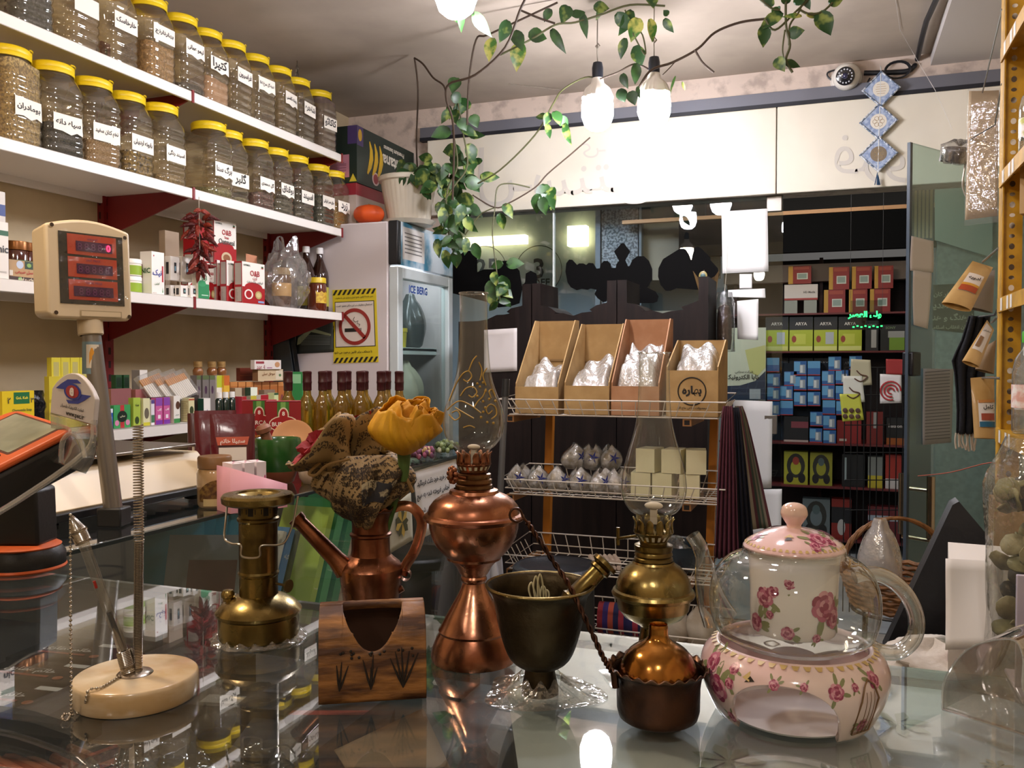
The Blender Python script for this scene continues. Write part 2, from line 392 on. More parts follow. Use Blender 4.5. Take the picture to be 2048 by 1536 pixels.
tube_light('panel_light', 'long unseen light box added under the arcade ceiling to light the shop opposite', (-.7, 5.0, 2.748), (.3, 5.15, 2.748), .05, 12, '#fff0da')  # added lamp, out of view, that brightens the shop opposite
tube_light('panel_light', 'warm lit wall light deep in the arcade, beyond the window stickers', onY(1140, 455, 6.88), onY(1172, 455, 6.8), .16, 4, '#ffe3a0')
tube_light('panel_light', 'long warm light strip on the far arcade wall, behind the hanging vine', onY(930, 478, 6.88), onY(1050, 478, 6.8), .07, 3, '#ffe3a0')

# glass door, swung inwards
hinge = Vector((.775, YB+.0, 0)); fe = P(1819, 285, 3.2); free = Vector((fe.x, fe.y, 0)); DZ = fe.z
du = (hinge - free).normalized(); dn = Vector((du.y, -du.x, 0))
def ondoor(x, y, off=.0):
    r = ray(x, y); q = free + dn * off; t = (q - CAM).dot(dn) / r.dot(dn); return CAM + r * t
dr = thing('door_1', None, None); dr['kind'] = 'structure'
mb = MB(); L_ = (hinge - free).length
mb.T = Matrix.Translation(free) @ Matrix(((du.x, dn.x, 0, 0), (du.y, dn.y, 0, 0), (0, 0, 1, 0), (0, 0, 0, 1)))
DT = mb.T.copy()
mb.box((.0, -.005, .04), (L_, .005, DZ)); mb.build('glass_leaf', clear('#dcebe8', .07, .7, .01, power=3), dr)
mb = MB(); mb.T = DT; mb.box((-.004, -.006, .04), (.012, .006, DZ)); mb.build('edge_strip', M('#3c4650', .25), dr)
hy0 = ondoor(1830, 950).z; hy1 = .62
hd = MB(); hd.T = DT
steel = M('#b9a894', .18, 1)
for sgn in (-1, 1):
    hd.tube([(.075, .055*sgn, hy0), (.075, .055*sgn, hy1)], .015, 14)
for z in (hy0-.055, hy0-.24): hd.tube([(.075, -.055, z), (.075, .055, z)], .008, 10)
hd.build('pull_handle', steel, dr)
lk = MB(); lk.T = DT; z = ondoor(1815, 728).z; lk.box((.002, -.022, z-.045), (.06, .022, z+.045)); lk.build('lock', M('#15161a', .3), dr, bevel=.006)
# wall shelving on the left wall
XF = -2.14                      # front edge of the boards
SH = {1: 2.23, 2: 1.888, 3: 1.501, 4: 1.057}
white = M('#e9e3dc', .4)
redm = M('#7c1a1c', .45)
sv = thing('shelving_unit', 'white wall shelving on dark red slotted uprights and brackets, lined with jars', 'shelves', (XL, 2.54, 0))
def rel(v): return Vector(v) - Vector((XL, 2.54, 0))
for lv, z in SH.items():
    for y0, y1 in ((.9, 2.537), (2.543, 3.54)):
        mb = MB(); mb.smooth = False
        xf = XF if lv != 4 else XF
        a = rel((XL+.012, y0, 0)); b = rel((xf, y1, 0))
        mb.box((a.x, a.y, z-.004), (b.x, b.y, z)); mb.box((b.x-.012, a.y, z-.036), (b.x, b.y, z)); mb.box((a.x, a.y, z-.03), (a.x+.012, b.y, z))
        mb.build('shelf_board', white, sv, bevel=.002, seg=1)
for y in (1.54, 2.54, 3.54):
    mb = MB(); mb.smooth = False; a = rel((XL, y, 0))
    mb.box((a.x+.0, a.y-.02, .05), (a.x+.03, a.y+.02, 2.45 if y > 2 else 2.45))
    mb.k = 1
    z = .2
    while z < 2.4: mb.quad(*[(a.x+.0304, a.y+q, z+w) for q, w in ((-.006, 0), (.006, 0), (.006, .026), (-.006, .026))]); mb.quad(*[(a.x+.008+q, a.y-.0204, z+w) for q, w in ((0, 0), (.008, 0), (.008, .026), (0, .026))]); z += .05
    mb.build('upright', [redm, M('#2b0b0c', .7)], sv)
    for lv, z in SH.items():
        mb = MB(); mb.smooth = False; x0 = XL + .03 - XL; x1 = XF - XL
        poly = [(x0, z-.005), (x1-.014, z-.005), (x1-.014, z-.03), (x0, z-.15 if lv < 4 else z-.12)]
        yy = y - 2.54
        mb.prism(poly, lambda p, q: (p, yy-.003, q), lambda p, q: (p, yy+.003, q))
        mb.box((x1-.001, yy-.005, z-.04), (x1+.004, yy+.005, z+.004))
        mb.build('bracket', redm, sv)

# jars
def jar_mesh():
    mb = MB()
    prof = []   # (half width, z, squareness exponent)
    prof += [(.05, .002, 5), (.064, .0, 5), (.07, .008, 5)]
    for k in range(6):
        z = .022 + k * .028
        prof += [(.071, z, 5), (.0692, z+.006, 5), (.0672, z+.01, 5), (.0692, z+.014, 5), (.071, z+.02, 5)]
    prof += [(.071, .185, 4.5), (.07, .198, 4), (.067, .212, 3), (.0625, .226, 2.4), (.0595, .234, 2), (.059, .252, 2)]
    n = 40
    def rr(a, ex): return 1 / ((abs(math.cos(a))**ex + abs(math.sin(a))**ex) ** (1/ex))
    mb.grid(lambda u, v: (lambda p: (p[0]*rr(2*PI*u, p[2])*math.cos(2*PI*u), p[0]*rr(2*PI*u, p[2])*math.sin(2*PI*u), p[1]))(prof[min(len(prof)-1, int(round(v*(len(prof)-1))))]), n, len(prof)-1, wrapu=True)
    return mb.build('body', clear('#f3eddf', .1, .8, .05, haze=.06, hazecol='#d8cfb8', power=2.6, bump=.15, bscale=18), None, ang=60, data_only=True), rr
JB, _rr = jar_mesh()
def lid_mesh():
    mb = MB(); mb.lathe([(.0, .268), (.057, .268), (.0605, .266), (.0635, .262), (.0635, .25), (.0625, .248), (.0635, .246), (.0635, .238), (.0615, .237)], 48, wob=lambda a, j, r: (.0006 if j in (3, 4) and int(a/(2*PI)*48) % 2 else 0))
    mb.tube([(.0645*math.cos(a), .0645*math.sin(a), .266+.004*math.sin((a-.3)*2.4)) for a in [.3+k*.13 for k in range(11)]], .0022, 6)
    return mb.build('lid', M('#e8c81c', .38), None, ang=40, data_only=True)
JL = lid_mesh()
def contents_mesh(level, mat):
    mb = MB(); zs = [0.003, .02, .05, .08, .11, .14, .17, .19]; zs = [z for z in zs if z < level] + [level]
    def f(u, v):
        z = zs[int(round(v*(len(zs)-1)))]; w = .0665 if z > .004 else .06
        top = z == level
        a = 2*PI*u; k = _rr(a, 5)
        return (w*k*math.cos(a), w*k*math.sin(a), z + (.004*math.sin(3*a+level*40) if top else 0))
    mb.grid(f, 32, len(zs)-1, wrapu=True); n0 = len(mb.v)
    mb.add([mb.v[n0-32+i] for i in range(32)] + [(.005, 0, level+.012)], [(i, (i+1) % 32, 32) for i in range(32)])
    return mb.build('contents', mat, None, ang=60, data_only=True)
def jar(y, zb, label, lvl, mat, name_, lv=.105, lh=.052, lw=.098, dx=0, rz=0, lcol='#f3ede0', torn=0):
    t = thing('jar', label, 'jar', (-2.235+dx, y, zb), rz, 'yellow lidded herb jars on the upper shelves')
    t.scale = (1.0, 1.0, 1.045)
    put('body', JB, t); put('lid', JL, t)
    if lvl: put('contents', contents_mesh(lvl, mat), t)
    mb = MB(); x = .0725
    pts = [(-lw/2, -lh/2 + torn*.5*random.random()*.01), (-lw*.2, -lh/2+torn*.004), (lw*.1, -lh/2-torn*.003), (lw*.3, -lh/2+torn*.006), (lw/2, -lh/2), (lw/2-.002*torn, lh/2), (-lw/2, lh/2)]
    mb.add([(x, a, lv+b) for a, b in pts], [tuple(range(7))])
    lb = mb.build('paper_label', M(lcol, .7), t)
    if name_:
        mb = MB(); write(mb, name_, (x+.0008, 0, lv+.002), (0, 1, 0), (0, 0, 1), w=min(lw*.86, .014+.0125*len(name_.replace(' ', ''))), h=.02 if len(name_) > 7 else None, bold=.03); mb.build('lettering', INK, lb, ang=0)
    return t
def herb(c1, c2, sc=160, bump=.7): return M(c1, .9, col2=c2, scale=sc, bump=bump, bscale=sc*.8, lo=.42, hi=.6)
def jarY(x, y): return onX(x, y, -2.235).y
z2 = SH[2] + .0015; z1 = SH[1] + .0015
for x, nm, lvl, mt, desc, lv in (
  (18, 'بومادران', .225, herb('#b9a06a', '#7d6b4c'), 'jar nearly full of pale dried yarrow, at the near end of the lower jar row', .1),
  (104, 'سیاه دانه', .085, herb('#0d0d11', '#22222a', 300), 'jar a third full of black nigella seed, lower jar row', .09),
  (190, 'تخم کتان سفید', .075, herb('#a98d68', '#8a6c4a', 260), 'jar with a tan layer of flax seed under its wide label, lower jar row', .1),
  (270, 'بابونه اردبیلی', .075, herb('#8d7330', '#3d3016', 90), 'jar a third full of yellow brown chamomile heads, lower jar row', .105),
  (338, 'اسپند رنگی', .03, herb('#a08a60', '#6d5a3c'), 'almost empty jar between the chamomile jar and the jar above the chillies', .1),
  (408, 'برگ سنا', .03, herb('#8d8a5c', '#605d3c'), 'nearly empty jar right above the hanging chilli bunch, lower jar row', .095),
  (455, 'گلپر', .02, herb('#8b8267', '#5f5640'), 'nearly empty jar with a short one word label, next past the chilli bunch', .085),
  (503, 'گل محمدی', .06, herb('#6b4540', '#3c2422', 110), 'jar with a layer of dark dried rose petals, lower jar row', .095),
  (547, 'بوقناق', .06, herb('#5d584a', '#37342b'), 'jar of dull grey green herb just past the rose petal jar', .1),
  (586, 'اسپند', .12, herb('#4a443b', '#2d2924', 220), 'jar half full of small dark grey seed, third from the lower row end', .095),
  (632, 'چای سبز ایرانی', .13, herb('#26291f', '#43463a', 100), 'jar of dark green tea leaves, second from the far end of the lower row', .105),
  (664, 'زرد', .12, herb('#a17b35', '#7d5c22', 200), 'jar of yellow brown contents at the far end of the lower row', .105)):
    jar(jarY(x, 300) - {338: .05, 270: .03, 190: .012}.get(x, 0) + (.012 if x == 408 else 0), z2, desc, lvl, mt, nm, lv, torn=random.choice((0, 1, 1)), rz=random.uniform(-.12, .12), dx=random.uniform(-.012, .012))
for x, nm, lvl, mt, desc, lv in (
  (44, '', .1, herb('#2b2c2e', '#46474a', 90), 'jar cut by the picture top with dark slate coloured contents, nearest of the upper row', .19),
  (140, '', 0, None, 'empty jar with a blank label cut by the picture top, second of the upper row', .13),
  (222, 'خارخاسک', .012, herb('#a5936c', '#8a7a58'), 'nearly empty upper row jar just before the brown blossom jar', .135),
  (292, 'بهارنارنج', .115, herb('#8a6a40', '#b58f5c', 120), 'upper row jar half full of brown orange blossom', .15),
  (356, 'لیمو عمانی', .03, herb('#2e2620', '#4c4034', 90), 'upper row jar with a thin dark layer of dried lime at the bottom', .15),
  (410, 'کتیرا', .09, herb('#bd977a', '#a68162', 40), 'upper row jar half full of pinkish tragacanth flakes above the shelf joint', .14),
  (455, 'فراسیون', .02, herb('#8b7f6a', '#6f6552'), 'hazy upper row jar just past the pinkish flake jar', .14),
  (505, 'غنچه گل سرخ اعلا', .012, herb('#8a7f6e', '#6f6558'), 'hazy upper row jar whose label carries four small printed words', .15),
  (550, 'ریشه کاسنی', .02, herb('#8d7f66', '#6d6250'), 'hazy upper row jar, third from the far end', .14),
  (592, 'شاهتره', .02, herb('#7f776a', '#5f584c'), 'hazy upper row jar under the ceiling chain, second from the far end', .14),
  (638, 'کاکائو', .228, herb('#6b584d', '#54443b', 30, .1), 'jar full of brown cocoa powder at the far end of the upper row', .125)):
    jar(jarY(x, 130 if x < 300 else 230), z1, desc, lvl, mt, nm, lv, torn=random.choice((0, 0, 1)), rz=random.uniform(-.1, .1), dx=random.uniform(-.01, .01))

# chain hanging from the ceiling behind the jars
p0 = P(594, 42, 3.62); mb = MB(); z = ZC; k = 0
xc, yc = onX(594, 100, -2.3).x, onX(594, 100, -2.3).y
mb.tube([(xc, yc, ZC+.001), (xc, yc, ZC-.02), (xc+.006, yc, ZC-.028)], .002, 6); z = ZC - .022
while z > 2.49:
    q = []
    for i in range(12):
        a = 2*PI*i/12; w = .008*math.cos(a); h = .018*math.sin(a) if True else 0
        q.append((xc + (w if k % 2 else 0), yc + (0 if k % 2 else w), z - .016 + h))
    mb.tube(q, .0022, 6, closed=True); z -= .03; k += 1
tag(mb.build('steel_chain', M('#6f675c', .4, .8)), 'thin steel link chain hanging from the ceiling behind the upper jars', 'chain')

# chilli bunch on a string
pc = onX(398, 412, XF+.02); t = thing('chilli_bunch', 'bunch of dried dark red chillies hanging on a string from the shelf edge', 'dried chillies', (pc.x, pc.y, SH[2]-.03))
mb = MB(); mb.tube([(0, 0, 0), (0, 0, -.05), (.002, 0, -.2)], .0012, 5); mb.build('string', M('#b7b0a0', .6), t)
mb = MB()
H = (onX(398, 412, XF+.02).z - onX(398, 535, XF+.02).z)
random.seed(3)
for i in range(58):
    f = i / 58; z = -.05 - f * (H+.0); a = random.random() * 2 * PI; L_ = random.uniform(.035, .06); rr = (.022 if f < .75 else .01)
    o = Vector((math.cos(a)*rr*random.random(), math.sin(a)*rr*random.random(), z)); dirn = Vector((math.cos(a), math.sin(a), random.uniform(-1.0, .7))).normalized()
    q = [o + dirn*L_*s_ + Vector((0, 0, -.016*s_*s_)) + Vector((random.uniform(-.003, .003), random.uniform(-.003, .003), random.uniform(-.003, .003))) for s_ in (0, .25, .5, .75, 1)]
    mb.k = random.randrange(3); mb.tube(q, [.004, .0088, .0082, .006, .001], 7)
mb.build('dried_chillies', [M('#741812', .4, bump=.8, bscale=120), M('#4f0f0c', .4, bump=.8, bscale=120), M('#8a2c18', .4, bump=.8, bscale=120)], t)
# goods on the third shelf
z3 = SH[3] + .0015
RED = '#a5161c'; CREAM = '#efe9de'
def oat(name_label, xl, xa, xb, yt, Xf, zb, en=False, grp='oatmeal soap cartons'):
    deco = [('f', 0, 0, 1, .40, RED), ('f', .1, .25, .9, .52, RED, 'o'), ('l', 0, 0, 1, 1, RED), ('l', .12, .44, .9, .96, '#b4aca0'), ('l', .12, .03, .9, .38, '#b4aca0'),
            ('l', .18, .06, .5, .34, '#8f877c', 'lines'), ('f', .84, .9, .93, .94, '#2c5a2c'), ('f', .84, .88, .93, .9, RED)]
    if en: deco += [('f', .3, .03, .78, .3, '#c9b693', 'o'), ('f', .38, .08, .7, .25, '#8b5a3a', 'o'), ('f', .05, .04, .22, .09, '#8e9cc4')]
    else: deco += [('f', .08, .1, .46, .34, CREAM, 'o'), ('f', .14, .13, .4, .31, RED, 'o'), ('f', .55, .12, .85, .32, '#b79f63', 'o'), ('f', .6, .16, .8, .28, '#d4c28c', 'o'), ('f', .68, .03, .95, .08, '#8e9cc4')]
    txt = [('f', .55, .74, .42, 'O&B', '#a8343a'), ('f', .55, .53, .72, 'Oatmeal' if en else 'فروتوس برگ درخت', '#54504a'), ('f', .55, .62, .2, 'Soap' if en else 'آرت', '#a8343a'), ('f', .2, .92, .3, 'OATMEAL', '#3c4a3c')]
    return pbox('soap_carton', name_label, 'carton', xl, xa, xb, yt, Xf, zb, CREAM, deco, txt, grp)
oat('white and red soap carton at the front of its row, beside the plastic bag', 468, 484, 529, 522, -2.155, z3)
oat('white and red soap carton directly behind the front one beside the bag', 440, 453, 497, 520, -2.205, z3)
oat('white and red soap carton third back in the bagside row', 420, 434, 478, 520, -2.255, z3)
A = oat('lower red and white soap carton carrying the tall one behind the chillies', 392, 408, 432, 525, -2.27, z3)
B = oat('lower red and white soap carton at the near end, under the barcoded upright cartons', 362, 376, 404, 527, -2.27, z3)
zt = onX(428, 521, -2.22).z
oat('tall Oatmeal soap carton standing on top of the other soap cartons, behind the chillies', 410, 428, 472, 437, -2.262, max(zt, B.location.z + .125) if False else z3 + max(v.co.z for v in A.data.vertices) + .001, True)
# supporting pile is completed by one more carton with barcodes beside the tall one
pbox('soap_carton', 'dark red soap carton on end with barcode strips, behind the chilli bunch', 'carton', 366, 396, 427, 443, -2.285, z3 + max(v.co.z for v in A.data.vertices) + .001, RED,
     [('f', .05, .05, .3, .2, '#c9bfb4'), ('f', .37, .05, .62, .2, '#c9bfb4'), ('f', .7, .05, .95, .2, '#c9bfb4'), ('l', .1, .05, .9, .2, '#c9bfb4'), ('l', .1, .6, .8, .9, '#c9bfb4')], (), None)
random.seed(11)
# white nicotine carton
pbox('lozenge_carton', 'tall white carton with red and green stripes and blue writing, beside the green tins', 'carton', 280, 303, 328, 502, -2.165, z3, '#f1ede6',
     [('f', .8, .3, .93, .68, '#b02a33'), ('f', .82, .05, .9, .18, '#3c8a4a', 'tri'), ('l', .05, .3, .2, .7, '#a32730'), ('f', .12, .88, .2, .92, '#b02a33', 'o'), ('f', .05, .02, .5, .05, '#b9b2a8', 'lines')],
     [('f', .42, .5, .7, 'نیک', '#2f3f9a'), ('l', .5, .55, .8, 'NIC', '#2c5a36'), ('f', .4, .25, .4, 'کوتین', '#5a7f4a')])
# small white cartons with dark print
k = 0
for xl, xa, xb, yt, xf, zz, lb in ((330, 341, 360, 544, -2.2, 0, 'small white carton at the bottom of the little pile, nearest the tall white carton'), (350, 361, 378, 568, -2.17, 0, 'small white carton lying in front at the foot of the little pile'), (372, 381, 398, 570, -2.16, 0, 'small white carton lying before the green and white carton')):
    pbox('small_carton', lb, 'carton', xl, xa, xb, max(yt, 570), xf, z3, '#e8e2da', [('l', .2, .2, .7, .75, '#2a2a2c'), ('f', .3, .3, .6, .75, '#2a2a2c'), ('f', .42, .42, .54, .6, '#7fb3b0')], (), 'small white cartons with black squares')
for xl, xa, xb, lb in ((330, 341, 359, 'small white carton on top of the little pile, nearer the tall white carton'), (352, 364, 384, 'small white carton on top of the little pile, its blue square facing out')):
    o = pbox('small_carton', lb, 'carton', xl, xa, xb, 545, -2.185, z3, '#e8e2da', [('l', .2, .25, .7, .75, '#2a2a2c'), ('f', .4, .3, .65, .75, '#3a3a3c'), ('f', .46, .4, .58, .6, '#7fa8c0')], (), 'small white cartons with black squares')
    h = .048; o.location.z = z3 + .058
    for v in o.data.vertices: v.co.z *= h / max(.001, max(q.co.z for q in o.data.vertices)) if False else 1
pbox('cream_carton', 'white carton with a green lower half, beside the soap cartons', 'carton', 384, 396, 418, 537, -2.15, z3, '#e9e3d4', [('f', 0, 0, 1, .5, '#2f8a55'), ('f', .0, .4, .7, .62, '#3a9a62', 'o'), ('f', .3, .1, .9, .13, '#cfe6d4'), ('l', .1, .1, .9, .9, '#d9d1bf', 'lines')],
     [('f', .55, .82, .4, 'آیلا', '#4a5a50'), ('f', .55, .68, .45, 'اویا', '#3c8a5a')])
pbox('plain_carton', 'plain tan carton standing behind the small white cartons', 'carton', 318, 330, 358, 460, -2.33, z3, '#a08a72')
# two green and white tins stacked
def lathe_thing(name, label, cat, pos, parts, group=None, rz=0):
    t = thing(name, label, cat, pos, rz, group)
    for pn, prof, mat in parts:
        mb = MB(); mb.lathe(prof, 28); mb.build(pn, mat, t)
    return t
pt = onX(262, 590, -2.22); wr = .034
def cream_tin(z, label):
    return lathe_thing('cream_tin', label, 'tin', (pt.x, pt.y, z), [
        ('body', [(0, 0), (wr, 0), (wr, .04), (0, .04)], M('#f0ece2', .35)), ('band', [(wr+.0005, .003), (wr+.0005, .034)], M('#8fae2e', .4)),
        ('lid', [(0, .056), (wr-.001, .056), (wr+.001, .053), (wr+.001, .041), (0, .041)], M('#f4f1ea', .35))], 'green banded cream tins')
cream_tin(z3, 'lower of two stacked cream tins with lime green bands beside the price display')
cream_tin(z3+.058, 'upper of two stacked cream tins with lime green bands beside the price display')
# left end: white cartons, honey carton, jars
pbox('white_carton', 'white carton with a dark green band at the near end of the third shelf', 'carton', -60, -30, 16, 438, -2.16, z3, '#e7e1da', [('f', .4, .76, 1, .85, '#1d5a38'), ('f', .3, .1, .9, .14, '#9a948a', 'lines')], [('f', .75, .52, .45, 'nic', '#3a3a44')])
pbox('white_carton', 'white carton with a blue band on top of the green banded white carton', 'carton', -60, -32, 10, 376, -2.2, z3 + (onX(-30, 438, -2.16).z - z3) + .001, '#cfcac4', [('f', .3, .25, 1, .6, '#2a3f82')])
pbox('honey_carton', 'brown printed carton of honey jars behind the price display', 'carton', 14, 18, 74, 518, -2.19, z3, '#b08e62', [('f', 0, 0, 1, .22, '#3a1f14'), ('f', .25, .6, .5, .98, '#b9c4d8', 'o'), ('f', .55, .62, .85, .98, '#1f3a22'), ('f', .62, .7, .78, .9, '#7fa34a', 'o'), ('f', .3, .03, .45, .2, '#5fae5a', 'o'), ('f', .0, .25, .12, .5, '#d9cfc0')],
     [('f', .55, .45, .7, 'عسل طبیعی', '#b0352a'), ('f', .6, .12, .6, 'خواص و فواید', '#e9dcc0')])
for i, (x, lb) in enumerate(((30, 'dark honey jar with green label behind the brown honey carton, nearer one'), (56, 'dark honey jar with green label behind the brown honey carton, farther one'))):
    p = onX(x, 590, -2.33)
    lathe_thing('honey_jar', lb, 'jar', (p.x, p.y, z3), [('glass', [(0, 0), (.042, 0), (.045, .01), (.045, .09), (.04, .105), (0, .105)], M('#4a1f10', .12, coat=.5)), ('label', [(.0456, .02), (.0456, .075)], M('#1f5a2a', .5)), ('lid', [(0, .132), (.042, .132), (.043, .128), (.043, .106), (0, .106)], M('#7a4a1c', .3, .6))], 'dark honey jars behind the carton')
# clear plastic carrier bag with jars inside
pb = onX(573, 608, -2.2); t = thing('carrier_bag', 'clear crinkled plastic carrier bag holding a jar, at the far part of the third shelf', 'plastic bag', (pb.x, pb.y, z3))
mb = MB()
def bagf(u, v):
    a = 2*PI*u; prof = (.058, .078, .092, .098, .1, .1, .096, .088, .078, .066, .055); i = v*10; k = int(min(9, i)); r = prof[k]*(1-(i-k)) + prof[k+1]*(i-k)
    w = 1 + .1*math.sin(5*a+7*v) + .06*math.sin(11*a-13*v)
    zz = .235*v + (.05*abs(math.cos(a))**3 if v > .95 else 0) - (.0 if v < .95 else .02*abs(math.sin(a)))
    return (r*w*math.cos(a)*.8, r*w*math.sin(a)*1.15, zz*1.08)
mb.grid(bagf, 40, 20, wrapu=True); bag_film = clear('#f0eeee', .12, .6, .12, haze=.1, hazecol='#d8d4d0', bump=.8, bscale=25, power=2)
mb.build('film', bag_film, t)
mb = MB(); mb.tube(spline([(0, -.06, .24), (0, -.062, .29), (.0, -.03, .295), (0, -.015, .24)], 8), .006, 6, sx=.3); mb.build('handle', clear('#eeecec', .2, .6, .12, haze=.2, hazecol='#d0ccc8'), t)
lathe_thing('honey_jar', 'amber jar with a tan lid inside the clear carrier bag', 'jar', (pb.x-.01, pb.y-.02, z3+.004), [('glass', [(0, 0), (.036, 0), (.038, .01), (.04, .12), (.036, .135), (0, .135)], M('#6a4526', .15, coat=.4)), ('label', [(.0408, .045), (.0408, .1)], M('#d9a85a', .5)), ('lid', [(0, .165), (.037, .165), (.038, .16), (.038, .136), (0, .136)], M('#a58a5a', .4))])
# syrup bottles, honey jar with yellow lid
def syrup(x, lb, y=640, xx=-2.3):
    p = onX(x, y, xx)
    return lathe_thing('syrup_bottle', lb, 'bottle', (p.x, p.y, z3), [
        ('bottle', [(0, 0), (.038, 0), (.041, .01), (.041, .17), (.038, .19), (.018, .245), (.014, .255), (.014, .28)], M('#2a130c', .08, coat=.6)),
        ('cap', [(0, .305), (.0155, .305), (.0165, .302), (.0165, .278), (.0145, .276)], M('#e8e6e4', .4)), ('label', [(.0415, .03), (.0415, .12)], M('#b7b04a', .5))], 'dark syrup bottles with white caps')
syrup(640, 'dark syrup bottle with white cap at the far end of the third shelf', 620, -2.27)
syrup(613, 'dark syrup bottle with white cap partly behind the clear carrier bag', 620, -2.3)
p = onX(634, 612, -2.2)
hj = lathe_thing('honey_jar', 'honey jar with a bright yellow lid and torn label, beside the syrup bottles', 'jar', (p.x, p.y, z3), [('glass', [(0, 0), (.04, 0), (.043, .008), (.043, .11), (.038, .124), (0, .124)], M('#5a2410', .1, coat=.5)), ('lid', [(0, .15), (.04, .15), (.0415, .147), (.0415, .126), (0, .126)], M('#d9b922', .4))])
mb = MB(); mb.grid(lambda u, v: (.0438*math.cos(-1.1+1.7*u), .0438*math.sin(-1.1+1.7*u), .035+.055*v*(1-.15*abs(math.sin(9*u)))), 14, 3); mb.build('label', M('#d8b83a', .5, col2='#b9862a', scale=60), hj)
sheet('paper_sachet', 'thin orange paper sachet poking up behind the soap cartons', 'sachet', (onX(493, 560, -2.3), onX(513, 560, -2.3), onX(514, 512, -2.3), onX(492, 507, -2.3)), '#c98a68')

# goods on the fourth shelf
z4 = SH[4] + .0015
random.seed(5)
# front row of small cartons
front = [
 (213, 215, 226, 818, '#2f5fae', 'blue and white carton just behind the display pole', [('f', 0, .8, 1, 1, '#dfe6ee'), ('f', .15, .2, .85, .6, '#6fa0d8')], [('f', .5, .4, .6, 'صابون', '#ffffff')]),
 (225, 227, 261, 811, '#3f9a58', 'green and red carton with a black medallion, wide one in the front row', [('f', .38, 0, .62, 1, '#b8343a'), ('f', .2, .25, .8, .75, '#17251a', 'o'), ('f', .05, .1, .3, .35, '#d98ab0', 'o'), ('f', .7, .1, .95, .35, '#d98ab0', 'o')], [('f', .5, .5, .3, 'سنتی', '#e8e2c0')]),
 (259, 266, 281, 796, '#a8bf4a', 'lime green carton with an olive picture in the front row', [('f', .2, .08, .8, .35, '#3a4a22', 'o'), ('l', 0, 0, 1, 1, '#97ad42')], [('f', .5, .75, .5, 'ویژه', '#2c3a14')]),
 (282, 286, 300, 797, '#dcd9ae', 'pale yellow green carton with a donkey picture in the front row', [('f', .15, .25, .85, .65, '#6a6252', 'o'), ('f', 0, .0, 1, .12, '#c9c23a')], []),
 (300, 302, 309, 800, '#e5e0e8', 'white and lilac narrow carton between the donkey carton and the purple pair', [('f', 0, .1, 1, .4, '#4a7a5a'), ('f', 0, .85, 1, 1, '#5a4a8a')], []),
 (308, 311, 325, 796, '#c9609a', 'pink and purple carton, first of the purple pair', [('f', 0, 0, 1, .16, '#7a3aa0'), ('f', 0, .7, 1, 1, '#8a4aa8'), ('f', .3, .22, .7, .36, '#f0e0ea')], [('f', .5, .55, .6, 'گلاب', '#ffffff')]),
 (325, 327, 340, 795, '#c9609a', 'pink and purple carton, second of the purple pair', [('f', 0, 0, 1, .16, '#7a3aa0'), ('f', 0, .7, 1, 1, '#8a4aa8'), ('f', .3, .22, .7, .36, '#f0e0ea')], [('f', .5, .55, .6, 'گلاب', '#ffffff')]),
 (341, 347, 360, 792, '#ece7de', 'white carton with a brown picture and green foot in the front row', [('f', 0, 0, 1, .16, '#3f8a4a'), ('f', .3, .5, 1, .8, '#5a3a2a', 'o'), ('l', 0, 0, 1, 1, '#cfc7b8')], [('f', .5, .3, .6, 'طبیعی', '#2c4a2c')]),
 (361, 377, 389, 796, '#d9d0a2', 'cream carton with a rider picture at the end of the front row', [('f', .15, .3, .85, .65, '#3a4426', 'o'), ('f', 0, .04, 1, .1, '#b0543a'), ('f', 0, .9, 1, .96, '#b0543a'), ('l', .1, .1, .9, .9, '#b9a878', 'lines')], []),
]
for xl, xa, xb, yt, col, lb, dc, tx in front:
    pbox('remedy_carton', lb, 'carton', xl, xa, xb, yt, -2.165, z4, col, dc, tx, 'small remedy cartons on the lower shelf', gap=.002)
# second row: pink boxes lying on a green one
for xl, xa, xb, yt, col, lb in ((212, 222, 262, 778, '#8f5a5a', 'dusty pink flat carton in the second row, nearest the display pole'), (262, 271, 312, 779, '#a0605e', 'dusty pink flat carton in the second row, farther one')):
    pbox('flat_carton', lb, 'carton', xl, xa, xb, yt, -2.255, z4, col, [('f', .1, .1, .9, .3, '#6f3f42')], ())
for i, (xl, xa, xb, yt, col, lb, dc) in enumerate([
 (229, 231, 244, 750, '#1f4a28', 'dark green carton with a leaf picture at the back, nearer of two', [('f', .3, .1, .9, .6, '#5a8a3a', 'o'), ('f', .1, .75, .9, .95, '#0f2a16')]),
 (245, 247, 259, 750, '#1f4a28', 'dark green carton with a leaf picture at the back, farther of two', [('f', .3, .1, .9, .6, '#5a8a3a', 'o'), ('f', .1, .75, .9, .95, '#0f2a16')]),
 (263, 279, 295, 740, '#e9e3da', 'tall white carton with a black emblem at the back of the lower shelf', [('l', 0, 0, 1, 1, '#8f8a86'), ('l', .25, .35, .75, .6, '#3a3634', 'o'), ('f', .4, .55, .6, .65, '#4a4440', 'o'), ('f', 0, 0, 1, .14, '#7a8a4a')])]):
    pbox('remedy_carton', lb, 'carton', xl, xa, xb, yt, -2.33, z4, col, dc, (), 'small remedy cartons on the lower shelf', gap=.002)
